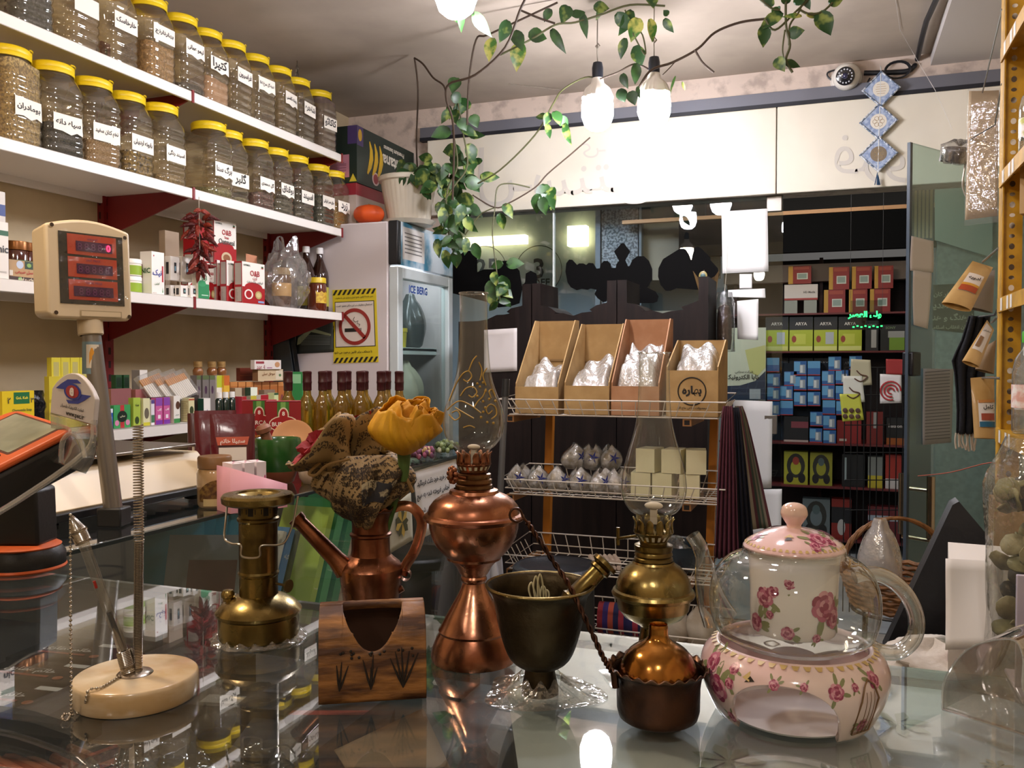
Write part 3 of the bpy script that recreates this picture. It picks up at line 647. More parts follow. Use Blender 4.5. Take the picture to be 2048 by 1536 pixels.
# three bags of cigarette filters leaning back
for i, (x0, x1, lb) in enumerate(((300, 352, 'clear bag of filter tubes leaning at the back, nearest of three'), (330, 382, 'clear bag of filter tubes leaning at the back, middle of three'), (350, 402, 'clear bag of filter tubes leaning at the front of the three'))):
    p = onX((x0+x1)/2, 790, -2.23+.015*i); t = thing('filter_bag', lb, 'bag', (p.x, p.y, z4+.09), PI/2, 'clear bags of filter tubes')
    base = p - Vector((0, 0, 0)); t.rotation_euler = Euler((math.radians(-32), math.radians(-12), PI/2 + .15))
    mb = MB()
    for q in range(11): mb.tube([(-.055+q*.011, 0, 0), (-.055+q*.011, 0, .06)], .0048, 6)
    mb.build('white_tube', M('#e6e0d6', .6), t)
    mb = MB()
    for q in range(11): mb.tube([(-.055+q*.011, 0, .0605), (-.055+q*.011, 0, .085)], .0048, 6)
    mb.build('orange_tip', M('#c98a42', .6), t)
    mb = MB(); mb.box((-.066, -.009, -.008), (.066, .009, .1)); mb.build('film', clear('#ffffff', .12, .6, .1, haze=.06, bump=.6, bscale=40), t)
pbox('tray_carton', 'low dark cardboard tray under the bags of filter tubes', 'tray', 296, 302, 398, 795, -2.2, z4, '#3a302c')
# violet grey cartons with corked jars on top
for i, (xl, xa, xb, col, lb) in enumerate([(380, 393, 402, '#77706c', 'grey violet carton in the back row, nearest of four'), (392, 405, 418, '#77706c', 'grey violet carton in the back row, second of four'), (408, 419, 430, '#7d7672', 'grey violet carton in the back row, third of four'), (420, 433, 445, '#7d7672', 'white and yellow carton with a brown seed picture, ending the grey violet row')]):
    dc = [('f', .3, .55, .7, .75, '#4a2f48', 'o'), ('f', .2, .08, .8, .14, '#5a5450'), ('f', 0, .9, 1, 1, '#5d6a44')]
    if i == 3: col = '#e8e4d8'; dc = [('f', .0, .7, 1, 1, '#b9c43a'), ('f', .25, .3, .75, .55, '#6a4a30', 'o')]
    pbox('remedy_carton', lb, 'carton', xl, xa, xb, 751, -2.3, z4, col, dc, (), 'small remedy cartons on the lower shelf', gap=.002)
pbox('remedy_carton', 'yellow orange carton with a dark green leaf, beside the corked jars', 'carton', 444, 448, 459, 751, -2.29, z4, '#e2b23c', [('f', 0, .75, 1, 1, '#c96a2c'), ('f', .2, .25, .8, .5, '#3a5a2a', 'o'), ('f', 0, 0, 1, .12, '#e8e0d0')], (), 'small remedy cartons on the lower shelf')
zt = onX(418, 752, -2.3).z + .002
for i, (x, lb) in enumerate(((396, 'small corked spice jar on the cartons, nearest of three'), (424, 'small corked spice jar on the cartons, middle of three'), (443, 'small corked spice jar on the cartons, farthest of three'))):
    p = onX(x, 752, -2.33)
    lathe_thing('corked_jar', lb, 'jar', (p.x, p.y, zt), [('glass', [(0, 0), (.017, 0), (.02, .006), (.02, .02), (.015, .028), (.013, .032), (0, .032)], M('#8a5a34', .12, coat=.5)), ('cork', [(0, .055), (.016, .055), (.016, .033), (0, .033)], M('#a8854e', .8, col2='#8a6838', scale=80))], 'little corked jars')
# further cartons towards the fridge
rows = [(460, 470, 484, 776, -2.27, '#b9a58c', 'tan carton with a wreath, first after the yellow one'), (484, 489, 503, 776, -2.27, '#a8957c', 'tan carton with a wreath, second after the yellow one'), (490, 501, 515, 775, -2.24, '#e4ead8', 'white and green carton with dark green near side'), (517, 528, 550, 780, -2.25, '#8a7460', 'low brown and pale carton before the oil bottles')]
for xl, xa, xb, yt, xf, col, lb in rows:
    pbox('remedy_carton', lb, 'carton', xl, xa, xb, yt, xf, z4, col, [('f', .2, .3, .8, .7, '#8a7a60' if 'wreath' in lb else '#3f8a5a', 'o'), ('l', 0, 0, 1, 1, '#2f4a38' if 'green' in lb else '#8a7460')], (), 'small remedy cartons on the lower shelf', gap=.002)
for i in range(7):
    p0 = 460 + i*16
    pbox('tea_carton', 'orange tea carton in the long back row, number %s from the near end' % ('one two three four five six seven'.split()[i]), 'carton', p0-4, p0, p0+15, 764, -2.36, z4+.0, '#a8622a', [('f', 0, .85, 1, 1, '#c98648'), ('f', .3, .15, .7, .55, '#7a3a3a', 'o')], (), 'orange tea cartons in the back row', gap=.002)
pbox('tea_carton', 'brown red carton on the orange tea cartons under the corked jars row end', 'carton', 477, 480, 540, 736, -2.42, z4 + onX(470, 764, -2.36).z - z4 + .001, '#6f2c1a', [('f', 0, .4, 1, .45, '#8f4a2a')])
pbox('remedy_carton', 'long cream carton with brown writing, lying on the back row', 'carton', 505, 516, 566, 739, -2.33, onX(470, 764, -2.36).z + .001, '#cdb793', [('f', .7, .1, .98, .9, '#d9cdb4'), ('f', .82, .35, .92, .6, '#5a7a4a', 'o'), ('l', 0, 0, 1, 1, '#8f6a4a')], [('f', .4, .6, .5, 'سوهان عسلی', '#7a4a2a')])
pbox('remedy_carton', 'long white and maroon carton on top of the cream one', 'carton', 507, 509, 562, 720, -2.32, onX(516, 739, -2.33).z + .001, '#e6dcd6', [('f', .05, .6, .35, .85, '#9a3a44'), ('f', .75, .2, .95, .8, '#c9956a', 'o'), ('f', .45, .1, .65, .2, '#a86a8a')], [('f', .22, .25, .3, '۱۰ عدد', '#9a3a44')])
# the row of little bottles and cartons in front (past the shelf joint)
for i, (x, lb) in enumerate(((438, 'little dark bottle with a white cap, nearest of three'), (451, 'little dark bottle with a white cap, middle of three'), (464, 'little dark bottle with a white cap, farthest of three'))):
    p = onX(x, 830, -2.17)
    lathe_thing('dropper_bottle', lb, 'bottle', (p.x, p.y, z4), [('bottle', [(0, 0), (.0125, 0), (.0135, .004), (.0135, .07), (.008, .078), (0, .078)], M('#12241c', .15, coat=.5)), ('cap', [(0, .1), (.0105, .1), (.011, .098), (.011, .078), (0, .078)], M('#eceae6', .45))], 'little dark bottles with white caps')
for xl, xa, xb, yt, col, lb, dc in ((395, 407, 421, 797, '#ece8e0', 'white carton with lavender sprig and dark green near side', [('l', 0, 0, 1, 1, '#1f4a3a'), ('f', .1, .1, .9, .5, '#6a4a9a', 'tri')]), (470, 484, 493, 793, '#e8e0d8', 'white and red carton with crimson near side beside the little bottles', [('l', 0, 0, 1, 1, '#b02a3a'), ('f', 0, .6, 1, 1, '#a8242c')]), (493, 501, 513, 792, '#d9dca8', 'pale green carton with violet spot', [('l', 0, 0, 1, 1, '#a59a86'), ('f', 0, .65, 1, 1, '#c9b83a'), ('l', .3, .2, .7, .5, '#6a3a8a', 'o')]), (514, 521, 537, 790, '#e9e4dc', 'white carton with a red top half and black logo', [('f', 0, .5, 1, 1, '#a8202a'), ('f', .2, .55, .8, .75, '#efe9da')]), (535, 548, 557, 786, '#cfd9a0', 'pale green cylinder like carton nearest the oil bottles', [('f', 0, .9, 1, 1, '#3a5a3a')])):
    pbox('remedy_carton', lb, 'carton', xl, xa, xb, yt, -2.165, z4, col, dc, (), 'small remedy cartons on the lower shelf', gap=.002)
# yellow goods near the pole
def ywrap(xl, xa, xb, yt, xf, zb, lb): return pbox('soap_pack', lb, 'pack', xl, xa, xb, yt, xf, zb, '#d8c838', [('f', .2, .45, .8, .9, '#b9b06a'), ('f', .1, .1, .9, .2, '#a89a20')], (), 'yellow soap packs behind the pole')
for i in range(4): ywrap(98 + i*19, 103 + i*19, 121 + i*19, 715, -2.35, z4+.08, 'yellow soap pack on the pile behind the pole, number %s from the near end' % ('one two three four'.split()[i]))
pbox('soap_tray', 'long yellow carton under the four yellow soap packs', 'carton', 92, 98, 185, 753, -2.34, z4, '#c9b832', [('f', 0, .5, 1, .56, '#a8981f')])
pbox('soap_carton', 'bright yellow carton of chamomile soap with green banner at the near end', 'carton', 0, 4, 68, 783, -2.165, z4, '#e2c51c', [('f', .35, .72, .85, .97, '#1d6a3a'), ('f', .42, .1, .62, .4, '#f3eed8'), ('f', .75, .15, .95, .4, '#c9a818', 'o'), ('f', .08, .25, .3, .5, '#c9b020', 'lines')],
     [('f', .6, .85, .38, 'GoL Kuh', '#f2e24a'), ('f', .6, .58, .62, 'Chamomile Soap', '#3a5a2a'), ('f', .52, .25, .15, 'بابونه', '#5a7a3a'), ('f', .2, .8, .1, '۲', '#2a2a2a'), ('f', .93, .8, .1, '۳', '#2a2a2a')])
foil = M('#14141a', .12, .4, bump=.9, bscale=40)
for i in range(4):
    p = onX(6 + i*19, 800, -2.28)
    mb = MB(); mb.grid(lambda u, v: ((.03*(1-.7*abs(2*v-1)**3)+.004*math.sin(13*u+9*v))*math.cos(2*PI*u), (.042+.004*math.sin(20*v+u*9))*math.sin(2*PI*u), .115*v), 20, 10, wrapu=True)
    o = mb.build('foil_pack', foil, None); o.location = (p.x, p.y, z4 + .0); o.scale = (1, 1, 1.1)
    tag(o, 'shiny black foil pack standing behind the yellow chamomile carton, %s from the near end' % ('first second third fourth'.split()[i]), 'pack', 'black foil packs')
# side glass counter along the left
ZT = .99
CX0, CX1, CY0, CY1 = -1.86, -1.07, -.25, 2.47
def frame(o, right, up):
    r = Vector(right).normalized(); n = r.cross(Vector(up)).normalized(); u = n.cross(r).normalized()
    m = Matrix(((r.x, -n.x, u.x, o[0]), (r.y, -n.y, u.y, o[1]), (r.z, -n.z, u.z, o[2]), (0, 0, 0, 1)))
    return m       # local x = right, local -y = outwards (towards r x up), local z = up
glass_top = clear('#f9fcfb', .09, .7, .012, power=2.4)
glass_side = clear('#f9fcfb', .04, .5, .01, power=3)
t = thing('display_counter', 'glass display counter along the side shelves, books leaning behind its front glass', 'counter', (0, 0, 0))
mb = MB(); mb.box((CX0, CY0, ZT-.008), (CX1, CY1, ZT)); mb.build('glass_top', glass_top, t, bevel=.001)
mb = MB(); mb.box((CX1-.011, .885, .33), (CX1-.005, CY1-.002, ZT-.009)); mb.build('front_glass', glass_side, t)
mb = MB(); mb.box((CX0, CY0, .0), (CX1-.03, CY1, .33)); mb.box((CX0, CY0, .33), (CX0+.02, CY1, ZT-.009)); mb.box((CX0, CY1-.015, .33), (CX1, CY1, ZT-.009)); mb.build('carcass', M('#5a544e', .5), t)
mb = MB(); mb.box((CX0+.02, CY0+.01, .66), (CX1-.012, CY1-.016, .668)); mb.build('glass_shelf', clear('#f6faf8', .05, .4, .03), t)
mb = MB(); mb.box((CX1-.004, .885, ZT-.007), (CX1+.004, CY1, ZT-.001)); mb.build('edge_strip', M('#1f2a2c', .2), t)

# books behind the front glass
random.seed(21)
zs = .6695
def book(x, w, h, dpt, col, lb, lean=0, yaw=0, cat='book', deco=(), txt=(), grp=None, X=None):
    p = onX(x, 1150, X or (CX1 - .05 - dpt/2)); c = carton('book', lb, cat, (p.x, p.y, zs), (w, dpt, h), 0, col, deco, txt, grp)
    c.rotation_euler = Euler((0, 0, PI/2 + yaw)); c.rotation_mode = 'XYZ'
    if lean: c.rotation_euler = (Matrix.Rotation(PI/2 + yaw, 3, 'Z') @ Matrix.Rotation(lean, 3, 'Y')).to_euler(); c.location.z = zs + abs(math.sin(lean)) * w / 2 + .001
    return c
L1 = .42
spec = [
 (446, .012, .25, .13, '#e2ded2', 'thin grey white book leaning next to the fanned teal sleeves', [], []),
 (462, .012, .25, .13, '#d4d1c6', 'second thin grey white book leaning after the teal sleeves', [], []),
 (478, .022, .25, .13, '#5a86ae', 'blue book with a brown lower cover leaning by the brass heater', [('f', 0, 0, 1, .45, '#8a5a34')], [('f', .5, .75, .8, 'گیاه', '#d9d4c4')]),
 (495, .016, .24, .13, '#4a5230', 'dark olive book leaning behind the brass heater', [], []),
 (566, .022, .27, .13, '#b4cc58', 'lime green book leaning just past the brass heater', [], [('f', .5, .3, .7, 'طب', '#e9e6c8')]),
 (590, .03, .28, .13, '#58a868', 'wide dark green book leaning behind the copper spout', [('l', 0, 0, 1, 1, '#3f8a50')], [('f', .5, .4, .7, 'سلامت', '#cfe0c0')]),
 (618, .03, .28, .13, '#3c8a54', 'darkest green book leaning in the middle of the row', [('l', 0, 0, 1, 1, '#2f7a48')], []),
 (646, .022, .27, .13, '#d9b594', 'tan book leaning between the green book and the mint book', [], []),
 (664, .024, .25, .13, '#94d4bc', 'mint green book leaning behind the copper jug', [], [('f', .5, .7, .8, 'گیاهان', '#24463a')]),
 (686, .018, .26, .13, '#b5927c', 'brown book leaning behind the copper jug', [], []),
 (703, .018, .26, .13, '#e0cc84', 'mustard yellow book at the far end of the leaning row', [], [('f', .5, .6, .8, 'دارویی', '#4a3a1a')])]
for x, w, h, dp, col, lb, dc, tx in spec: book(x, w, h, dp, col, lb, L1, 0, 'book', dc, tx, 'books leaning in the side counter')
c = book(385, .15, .252, .012, '#77787a', 'grey booklet with a brown tapering cover panel, facing out', .0, -PI/2+.35, 'booklet', [('f', .3, .0, .95, .8, '#5c3020'), ('f', .05, .05, .2, .15, '#c9c9c9')], X=-1.165); c.rotation_euler.x = math.radians(-20); c.location.z += .012
for i in range(5):
    p = onX(380 + 9*i, 1110, -1.2); o = carton('paper_sleeve', 'teal paper sleeve fanned behind the grey booklet, %s of five from the front' % ('first second third fourth fifth'.split()[i]), 'paper sleeve', (-1.27, p.y+.02, zs+.03), (.13, .002, .262), .35, '#2f8aa2', (), (), 'fanned teal paper sleeves')
    o.rotation_euler = (math.radians(-16), math.radians(4*i-4), .35)
for i, (col, lb, z, w) in enumerate((('#8a2a22', 'red book lying flat under the side counter top', .0, .2), ('#c9b878', 'pale yellow book lying flat beneath the red one', -.03, .22), ('#4a3f86', 'violet book lying flat beside the leaning blue book', -.062, .2))):
    p = onX(430, 1045, -1.35)
    carton('book', lb, 'book', (p.x, p.y + .02*i, .76 + .0 + z + .09), (.2, .14, .028), PI/2, col, [('f', 0, .12, 1, .88, '#d9d2c0')])
carton('storage_box', 'grey storage box under the flat books in the side counter', 'box', (onX(430, 1045, -1.35).x, onX(430, 1045, -1.35).y, zs), (.26, .13, .117), PI/2, '#6a655e')

# weighing scale with price display
def onT(x, y): return onZ(x, y, ZT)
t = thing('weighing_scale', 'cream shop scale with a steel pan and a tall pole carrying the price display', 'scale', (-1.4, 1.3, ZT))
def rl(p, o=t): return Vector(p) - o.location
cream = M('#d9c49f', .38)
y0, y1 = 1.06, 1.52
mb = MB(); pr = [(-1.215, 1.018), (-1.275, 1.082), (-1.56, 1.082), (-1.56, 1.018)]
mb.prism(pr, lambda a, b: rl((a, y0, b)), lambda a, b: rl((a, y1, b))); mb.build('body', cream, t, bevel=.004)
mb = MB(); mb.box(rl((-1.57, y0-.006, 1.003)), rl((-1.203, y1+.006, 1.0185))); mb.build('base_frame', M('#141312', .45), t, bevel=.003)
mb = MB(); mb.box(rl((-1.6, y0+.02, 1.094)), rl((-1.262, y1-.02, 1.1))); mb.box(rl((-1.6, y0+.02, 1.1)), rl((-1.592, y1-.02, 1.116))); mb.box(rl((-1.5, 1.2, 1.081)), rl((-1.35, 1.4, 1.095))); mb.build('pan', M('#a9a39b', .28, .9), t, bevel=.002)
for (fx, fy) in ((-1.24, 1.47), (-1.24, 1.1), (-1.52, 1.47), (-1.52, 1.1)):
    mb = MB(); mb.lathe([(0, 0), (.022, 0), (.022, .007), (.006, .009), (.006, .014)], 20, rl((fx, fy, ZT+.0005))); mb.build('foot', M('#111111', .5), t)
pb_ = P(228, 1030, 1.5); pt_ = P(181, 655, 1.5); ax = (pt_ - pb_).normalized()
mb = MB(); mb.tube([rl(pb_ - ax*.01), rl(pt_)], .0155, 20); pole = mb.build('pole', M('#8d8780', .3, .7), t)
mb = MB(); f = frame(pb_ + Vector((0, 0, .0)), Vector((.938, .345, 0)), ax); mb.T = Matrix.Translation(-t.location) @ f; mb.box((-.021, -.021, -.018), (.021, .021, .014)); mb.box((-.02, -.0, -.017), (.02, .09, -.006)); mb.build('pole_bracket', M('#131211', .5), t, bevel=.003)
mb = MB(); f = frame(pt_ - ax*.025, Vector((.938, .345, 0)), ax); mb.T = Matrix.Translation(-t.location) @ f
mb.grid(lambda u, v: (.0161*math.cos(PI*(1+u)), .0161*math.sin(PI*(1+u)), -.055 + .055*v), 10, 1); mb.k = 1
mb.grid(lambda u, v: (.0164*math.cos(PI*(1.45+.4*u)), .0164*math.sin(PI*(1.45+.4*u)), -.045 + .04*v), 10, 1); mb.k = 2
mb.grid(lambda u, v: (.0166*math.cos(PI*(1.55+.25*u)), .0166*math.sin(PI*(1.55+.25*u)), -.04 + .02*v + .01*math.sin(5*u)), 10, 1)
mb.build('sticker', [M('#7d98a0', .4), M('#e8dcc4', .5), M('#e09a2a', .5)], pole)
hc = P(163, 545, 1.5); toC = -Vector((ray(163, 545).x, ray(163, 545).y, 0)).normalized(); Rr = Vector((.938, .345, 0)); ph = math.radians(36)
nn = (toC*math.cos(ph) + Rr*math.sin(ph)).normalized(); rt = Vector((-nn.y, nn.x, 0)); upv = (Vector((0, 0, 1)) - rt*.12 - nn*.05).normalized()
HF = frame(hc, rt, upv); HM = Matrix.Translation(-t.location) @ HF
mb = MB(); mb.T = HM; w, h = .146, .168
poly = [(-w/2+.008, -h/2), (w/2-.008, -h/2), (w/2, -h/2+.008)] + [(w/2*math.cos(a)**.6 if False else w/2*(1-2*k/10), h/2-.012 + .014*math.sin(PI*k/10)) for k, a in [(k, 0) for k in range(11)]] + [(-w/2, -h/2+.008)]
mb.prism(poly, lambda a, b: (a, -.03, b), lambda a, b: (a*.93, .03, b*.95)); hd_ = mb.build('display_head', cream, t, bevel=.006, seg=3)
def hpart(name, rects, mats, parent=hd_, e0=-.031):
    mb = MB(); mb.T = HM; mb.smooth = False
    for k, (x0, z0, x1, z1, mi_, e) in enumerate(rects): mb.k = mi_; mb.quad((x0, e0-e, z0), (x1, e0-e, z0), (x1, e0-e, z1), (x0, e0-e, z1))
    return mb.build(name, mats, parent, ang=30)
hpart('display_panel', [(-.052, -.058, .058, .062, 0, 0)] + [(-.038, z, .046, z+.034, 1, .0008) for z in (-.051, -.013, .025)] + [(-.024 if k else -.03, z+.006, .038, z+.023, 2, .0016) for k, z in enumerate((-.051, -.013, .025))] + [(-.02, -.079, .052, -.068, 3, .0004), (-.018, -.0775, .05, -.0695, 4, .0008)],
      [M('#161514', .18, coat=.5), M('#b5452c', .35), M('#4a2440', .25), M('#a8946f', .4), M('#d6c19c', .4)])
mb = MB(); mb.T = HM; mb.k = 0
for z in (-.0465, -.0085, .0295):
    for i in range(5): write(mb, '8', (-.018+i*.0115, -.0336, z+.0095), (1, 0, 0), (0, 0, 1), h=.012, bold=-.01)
for z, s_ in ((.0535-.002, 'WEIGHT'), (.0185-.0025, 'UNIT PRICE'), (-.0195-.0025, 'TOTAL PRICE')): write(mb, s_, (.004, -.0334, z), (1, 0, 0), (0, 0, 1), h=.0035)
mb.build('display_digits', M('#6a3458', .4), hd_, ang=0)
mb = MB(); mb.T = HM; write(mb, '0', (.031, -.034, .0395), (1, 0, 0), (0, 0, 1), h=.012, bold=.03); mb.build('lit_digit', glow('#ff2a4a', 2.2), hd_, ang=0)
for sx, sz in ((-.062, .07), (.062, .062), (-.06, -.074), (.065, -.076)):
    mb = MB(); mb.T = HM; mb.lathe([(0, 0), (.0035, 0)], 10, (0, 0, 0)); 
    for v in range(len(mb.v)): mb.v[v] = HM @ Vector((sx + (HM.inverted() @ mb.v[v]).x, -.0325, sz + (HM.inverted() @ mb.v[v]).y))
    mb.build('screw', M('#4a3a2c', .4, .5), hd_)
mb = MB(); f = frame(pt_ + ax*.006, rt, ax); mb.T = Matrix.Translation(-t.location) @ f
mb.lathe([(.018, -.02), (.0205, -.018), (.0205, .03), (.016, .05), (0, .056)], 20); mb.build('neck', cream, t)
mb = MB(); mb.T = HM; mb.grid(lambda u, v: (-.054+.116*u, -.0342-.002*math.sin(9*u+5*v)-.0015*math.sin(17*v-6*u), -.06+.126*v), 16, 16); mb.build('plastic_film', clear('#ffffff', .06, .3, .05, bump=.8, bscale=60), hd_)

# goods on the side counter
def lpx(prof, xc, d): return [(hw*d/FPX, P(xc, y, d).z) for hw, y in prof]
p = onT(430, 1012); t = lathe_thing('honey_jar', 'squat honey jar with a brown lid and wing label, beside the scale', 'jar', (p.x, p.y, ZT+.0005), [
   ('glass', [(0, 0), (.03, 0), (.033, .006), (.034, .065), (.03, .074), (0, .074)], M('#b08a58', .15, coat=.5, col2='#c9b08a', scale=8)), ('lid', [(0, .098), (.03, .098), (.032, .095), (.032, .075), (0, .075)], M('#7f5a34', .4))])
mb = MB(); a0 = -.75
mb.grid(lambda u, v: (.0343*math.cos(a0-1.1+2.2*u), .0343*math.sin(a0-1.1+2.2*u), .012+.042*v*(1-.5*abs(2*u-1)**2)), 16, 4); mb.k = 1
mb.grid(lambda u, v: (.0346*math.cos(a0-.8+1.6*u), .0346*math.sin(a0-.8+1.6*u), .004+.014*v), 12, 2)
mb.build('label', [M('#5a3a1c', .5, col2='#8a6a30', scale=120), M('#d9c490', .5)], t)
def pouch(name, lb, pos, w, h, d_, mat, yaw, notch=True, deco=None, group=None, cat='pouch', base=0):
    t = thing(name, lb, cat, pos, yaw, group)
    mb = MB()
    def f(u, v):
        a = 2*PI*u; c_, s_ = math.cos(a), math.sin(a); thick = d_/2 * (1 - v**2.2) + .0012
        return (w/2*(abs(c_)**.45)*(1 if c_ > 0 else -1), thick*s_*(1+.08*math.sin(9*u*6+5*v)), h*v)
    mb.grid(f, 36, 14, wrapu=True); mb.build('film', mat, t)
    return t
maroon = M('#5a1420', .28, coat=.3, bump=.25, bscale=25)
yaw_l = math.radians(38)
def pouch_label(t, w, h, z, e, cols, txt=None):
    mb = MB(); mb.quad((-w/2, -e, z), (w/2, -e*1.0, z), (w/2, -e*.8, z+h), (-w/2, -e*.8, z+h)); lb_ = mb.build('label', M(cols, .6), t)
    mb = MB()
    for q in range(6): mb.quad((-w*.4, -e-.0006, z+h*(.08+.1*q)), (w*.38, -e-.0006, z+h*(.08+.1*q)), (w*.38, -e-.0006, z+h*(.11+.1*q)), (-w*.4, -e-.0006, z+h*(.11+.1*q)))
    if txt: write(mb, txt, (0, -e*.8-.001, z+h*.84), (1, 0, 0), (0, 0, 1), w=w*.9)
    mb.build('print', INK, lb_, ang=0)
p = P(466, 985, 1.88); t = pouch('coffee_pouch', 'large dark red coffee pouch standing behind the pink carton', (p.x, p.y, ZT), .092, .17, .05, maroon, yaw_l); pouch_label(t, .056, .07, .03, .0262, '#ded6cc')
mb = MB(); mb.quad((-.03, -.022, .105), (.03, -.022, .105), (.034, -.015, .122), (-.034, -.015, .122)); mb.build('flame_band', M('#a8421f', .4), t)
mb = MB(); write(mb, 'سهیلا خاتم', (0, -.0232, .112), (1, 0, 0), (0, 0, 1), w=.05); mb.build('lettering', M('#f3ece4', .5), t, ang=0)
p = P(432, 985, 1.98); pouch('coffee_pouch', 'dark red coffee pouch half hidden behind the larger one', (p.x, p.y, ZT), .09, .172, .05, maroon, yaw_l)
p = P(404, 970, 2.0); t = pouch('coffee_pouch', 'brown red pouch with a white label, next to the honey jar', (p.x, p.y, ZT), .06, .165, .04, M('#4a1a18', .3, coat=.3), yaw_l); pouch_label(t, .04, .06, .03, .021, '#d9cdbb')
# pink open carton with tissue packs
p = P(505, 1000, 1.68); t = thing('pink_carton', 'open pink display carton of flowered packets, by the green mortar', 'carton', (p.x, p.y, ZT), math.radians(62))
mb = MB(); mb.smooth = False; w, d_, h0, h1 = .115, .06, .045, .085
mb.add([(-w/2, -d_/2, 0), (w/2, -d_/2, 0), (w/2, d_/2, 0), (-w/2, d_/2, 0), (-w/2, -d_/2, h1), (w/2, -d_/2, h0), (w/2, d_/2, h0), (-w/2, d_/2, h1)], [(3, 2, 1, 0), (0, 1, 5, 4), (1, 2, 6, 5), (2, 3, 7, 6), (3, 0, 4, 7)])
mb.build('box', M('#d79aa4', .55), t, solid=.0015)
for i in range(3):
    pk = carton('tissue_packet', 'white packet with pink blossom print in the pink carton, %s of three' % ('nearest', 'middle', 'farthest')[i], 'packet', t.location + Matrix.Rotation(t.rotation_euler.z, 3, 'Z') @ Vector((-.04+.024*i, -.0, .003)), (.019, .045, .088), t.rotation_euler.z, '#eadfe0', [(f_, .15+.2*k, .1+.16*k, .3+.2*k, .24+.16*k, '#b5386a', 'o') for k in range(4) for f_ in ('f', 'l', 't')], (), 'flowered packets in the pink carton')
# green mortar with wooden pestle and a clay plate
p = onT(556, 966); dm = depth(p); green = M('#2a5a24', .25, coat=.4, col2='#1f4a1c', scale=12)
t = thing('clay_mortar', 'green glazed clay mortar with a bare clay foot, holding a wooden pestle', 'mortar', (p.x, p.y, ZT))
mb = MB(); mb.lathe([(0, .0), (.03, 0), (.036, .004), (.045, .03)], 32); mb.build('foot', M('#8a4a30', .7), t)
mb = MB(); mb.lathe([(.045, .03), (.05, .05), (.0525, .075), (.053, .1), (.051, .105), (.047, .1), (.044, .06), (.03, .03), (0, .022)], 40); mb.build('bowl', green, t)
q0 = p + Vector((0, 0, .03)); q1 = P(524, 850, dm-.02)
mb = MB(); L_ = (q1-q0); pr = [(0, .008), (.3, .0095), (.7, .012), (.82, .0115), (.84, .0165), (.93, .018), (1, .012)]
mb.tube([q0 + L_*a for a, _ in pr], [r for _, r in pr], 14); o = mb.build('wooden_pestle', M('#7a4a34', .55, col2='#8f5c42', scale=30, mapping=(1, 1, .2)), None); tag(o, 'brown wooden pestle leaning in the green clay mortar', 'pestle')
p = P(586, 880, 2.12); t = thing('clay_plate', 'tan clay plate leaning behind the green mortar', 'plate', p); t.rotation_euler = Euler((math.radians(62), math.radians(12), math.radians(20)))
mb = MB(); mb.lathe([(0, 0), (.04, .001), (.048, .006), (.05, .009), (.047, .009), (.038, .004), (0, .004)], 32); mb.build('dish', M('#c08a5a', .6), t)
mb = MB(); mb.tube([(-.02, .0, .006), (.0, .004, .014), (.02, 0, .006)], .003, 8); mb.build('rim_handle', M('#c99a6a', .6), t)
p = onT(626, 966); lathe_thing('marble_bowl', 'small white marble bowl beside the green mortar', 'bowl', (p.x, p.y, ZT+.0005), [('bowl', [(0, 0), (.022, 0), (.031, .012), (.034, .028), (.031, .042), (.027, .048), (.024, .046), (.026, .03), (.015, .01), (0, .008)], M('#cfc0ae', .3, col2='#b39a80', scale=14))])
# red tea cartons
def tea(x, lb, d, yaw): 
    p = P(x, 930, d)
    return carton('coffee_carton', lb, 'carton', (p.x, p.y, ZT), (.088, .055, .178), math.radians(yaw), '#8f1a20', [('f', .32, .62, .66, 1, '#3f7a30'), ('f', .42, .62, .56, 1, '#7fae5a'), ('f', .08, .56, .92, .8, '#e9dcc4', 'o'), ('f', .35, .7, .65, .92, '#e9dcc4', 'o'), ('f', .11, .575, .89, .785, '#a31c22', 'o'), ('f', .38, .7, .62, .9, '#a31c22', 'o'), ('f', .0, 0, 1, .2, '#7a1218'), ('t', 0, 0, 1, 1, '#a83040')],
        [('f', .5, .67, .66, 'BURÇAK', '#f6efe6'), ('f', .5, .48, .4, 'Turkish', '#d9a84a'), ('f', .5, .83, .08, '8', '#f6efe6')], 'red coffee cartons')
tea(568, 'red coffee carton with a white lettered emblem, nearer the oil bottles', 2.3, 34)
tea(520, 'red coffee carton with a white lettered emblem, half hidden behind the wooden pestle', 2.36, 34)
# oil bottles
def oil_parts(t):
    oil = M('#8f6d10', .06, coat=.4, trans=.0)
    mb = MB(); mb.lathe([(0, 0), (.029, 0), (.033, .006), (.033, .13), (.031, .15), (.022, .168), (.0145, .18), (.013, .2)], 24, wob=lambda a, j, r: (-.0012 if j in (2, 3) and int(a/(2*PI)*24) % 3 == 0 else 0)); mb.build('bottle', M('#d0a238', .04, col2='#a87c1c', scale=9, coat=.6, mapping=(1, 1, .12), trans=.75), t)
    mb = MB(); mb.lathe([(.0135, .193), (.0158, .195), (.0158, .215), (.0168, .217), (.0168, .221), (.0158, .223), (.0158, .244), (.0165, .246), (.0165, .251), (.013, .2535), (0, .254)], 24); mb.build('cap_sleeve', M('#3a0f14', .3, coat=.3), t)
ob = None
rowb = [(577, 2.68, 'nearest the wall shelf'), (615, 2.7, 'second from the wall shelf'), (646, 2.7, 'third from the wall shelf'), (684, 2.69, 'fourth in front, under the smoking sign'), (722, 2.7, 'third from the fridge end'), (763, 2.69, 'second from the fridge end'), (799, 2.7, 'nearest the fridge')]
rowc = [(656, 2.8, 'rear row, behind the third front bottle'), (695, 2.8, 'rear row, behind the middle front bottle'), (729, 2.8, 'rear row, third from the fridge end'), (774, 2.8, 'rear row, nearest the fridge')]
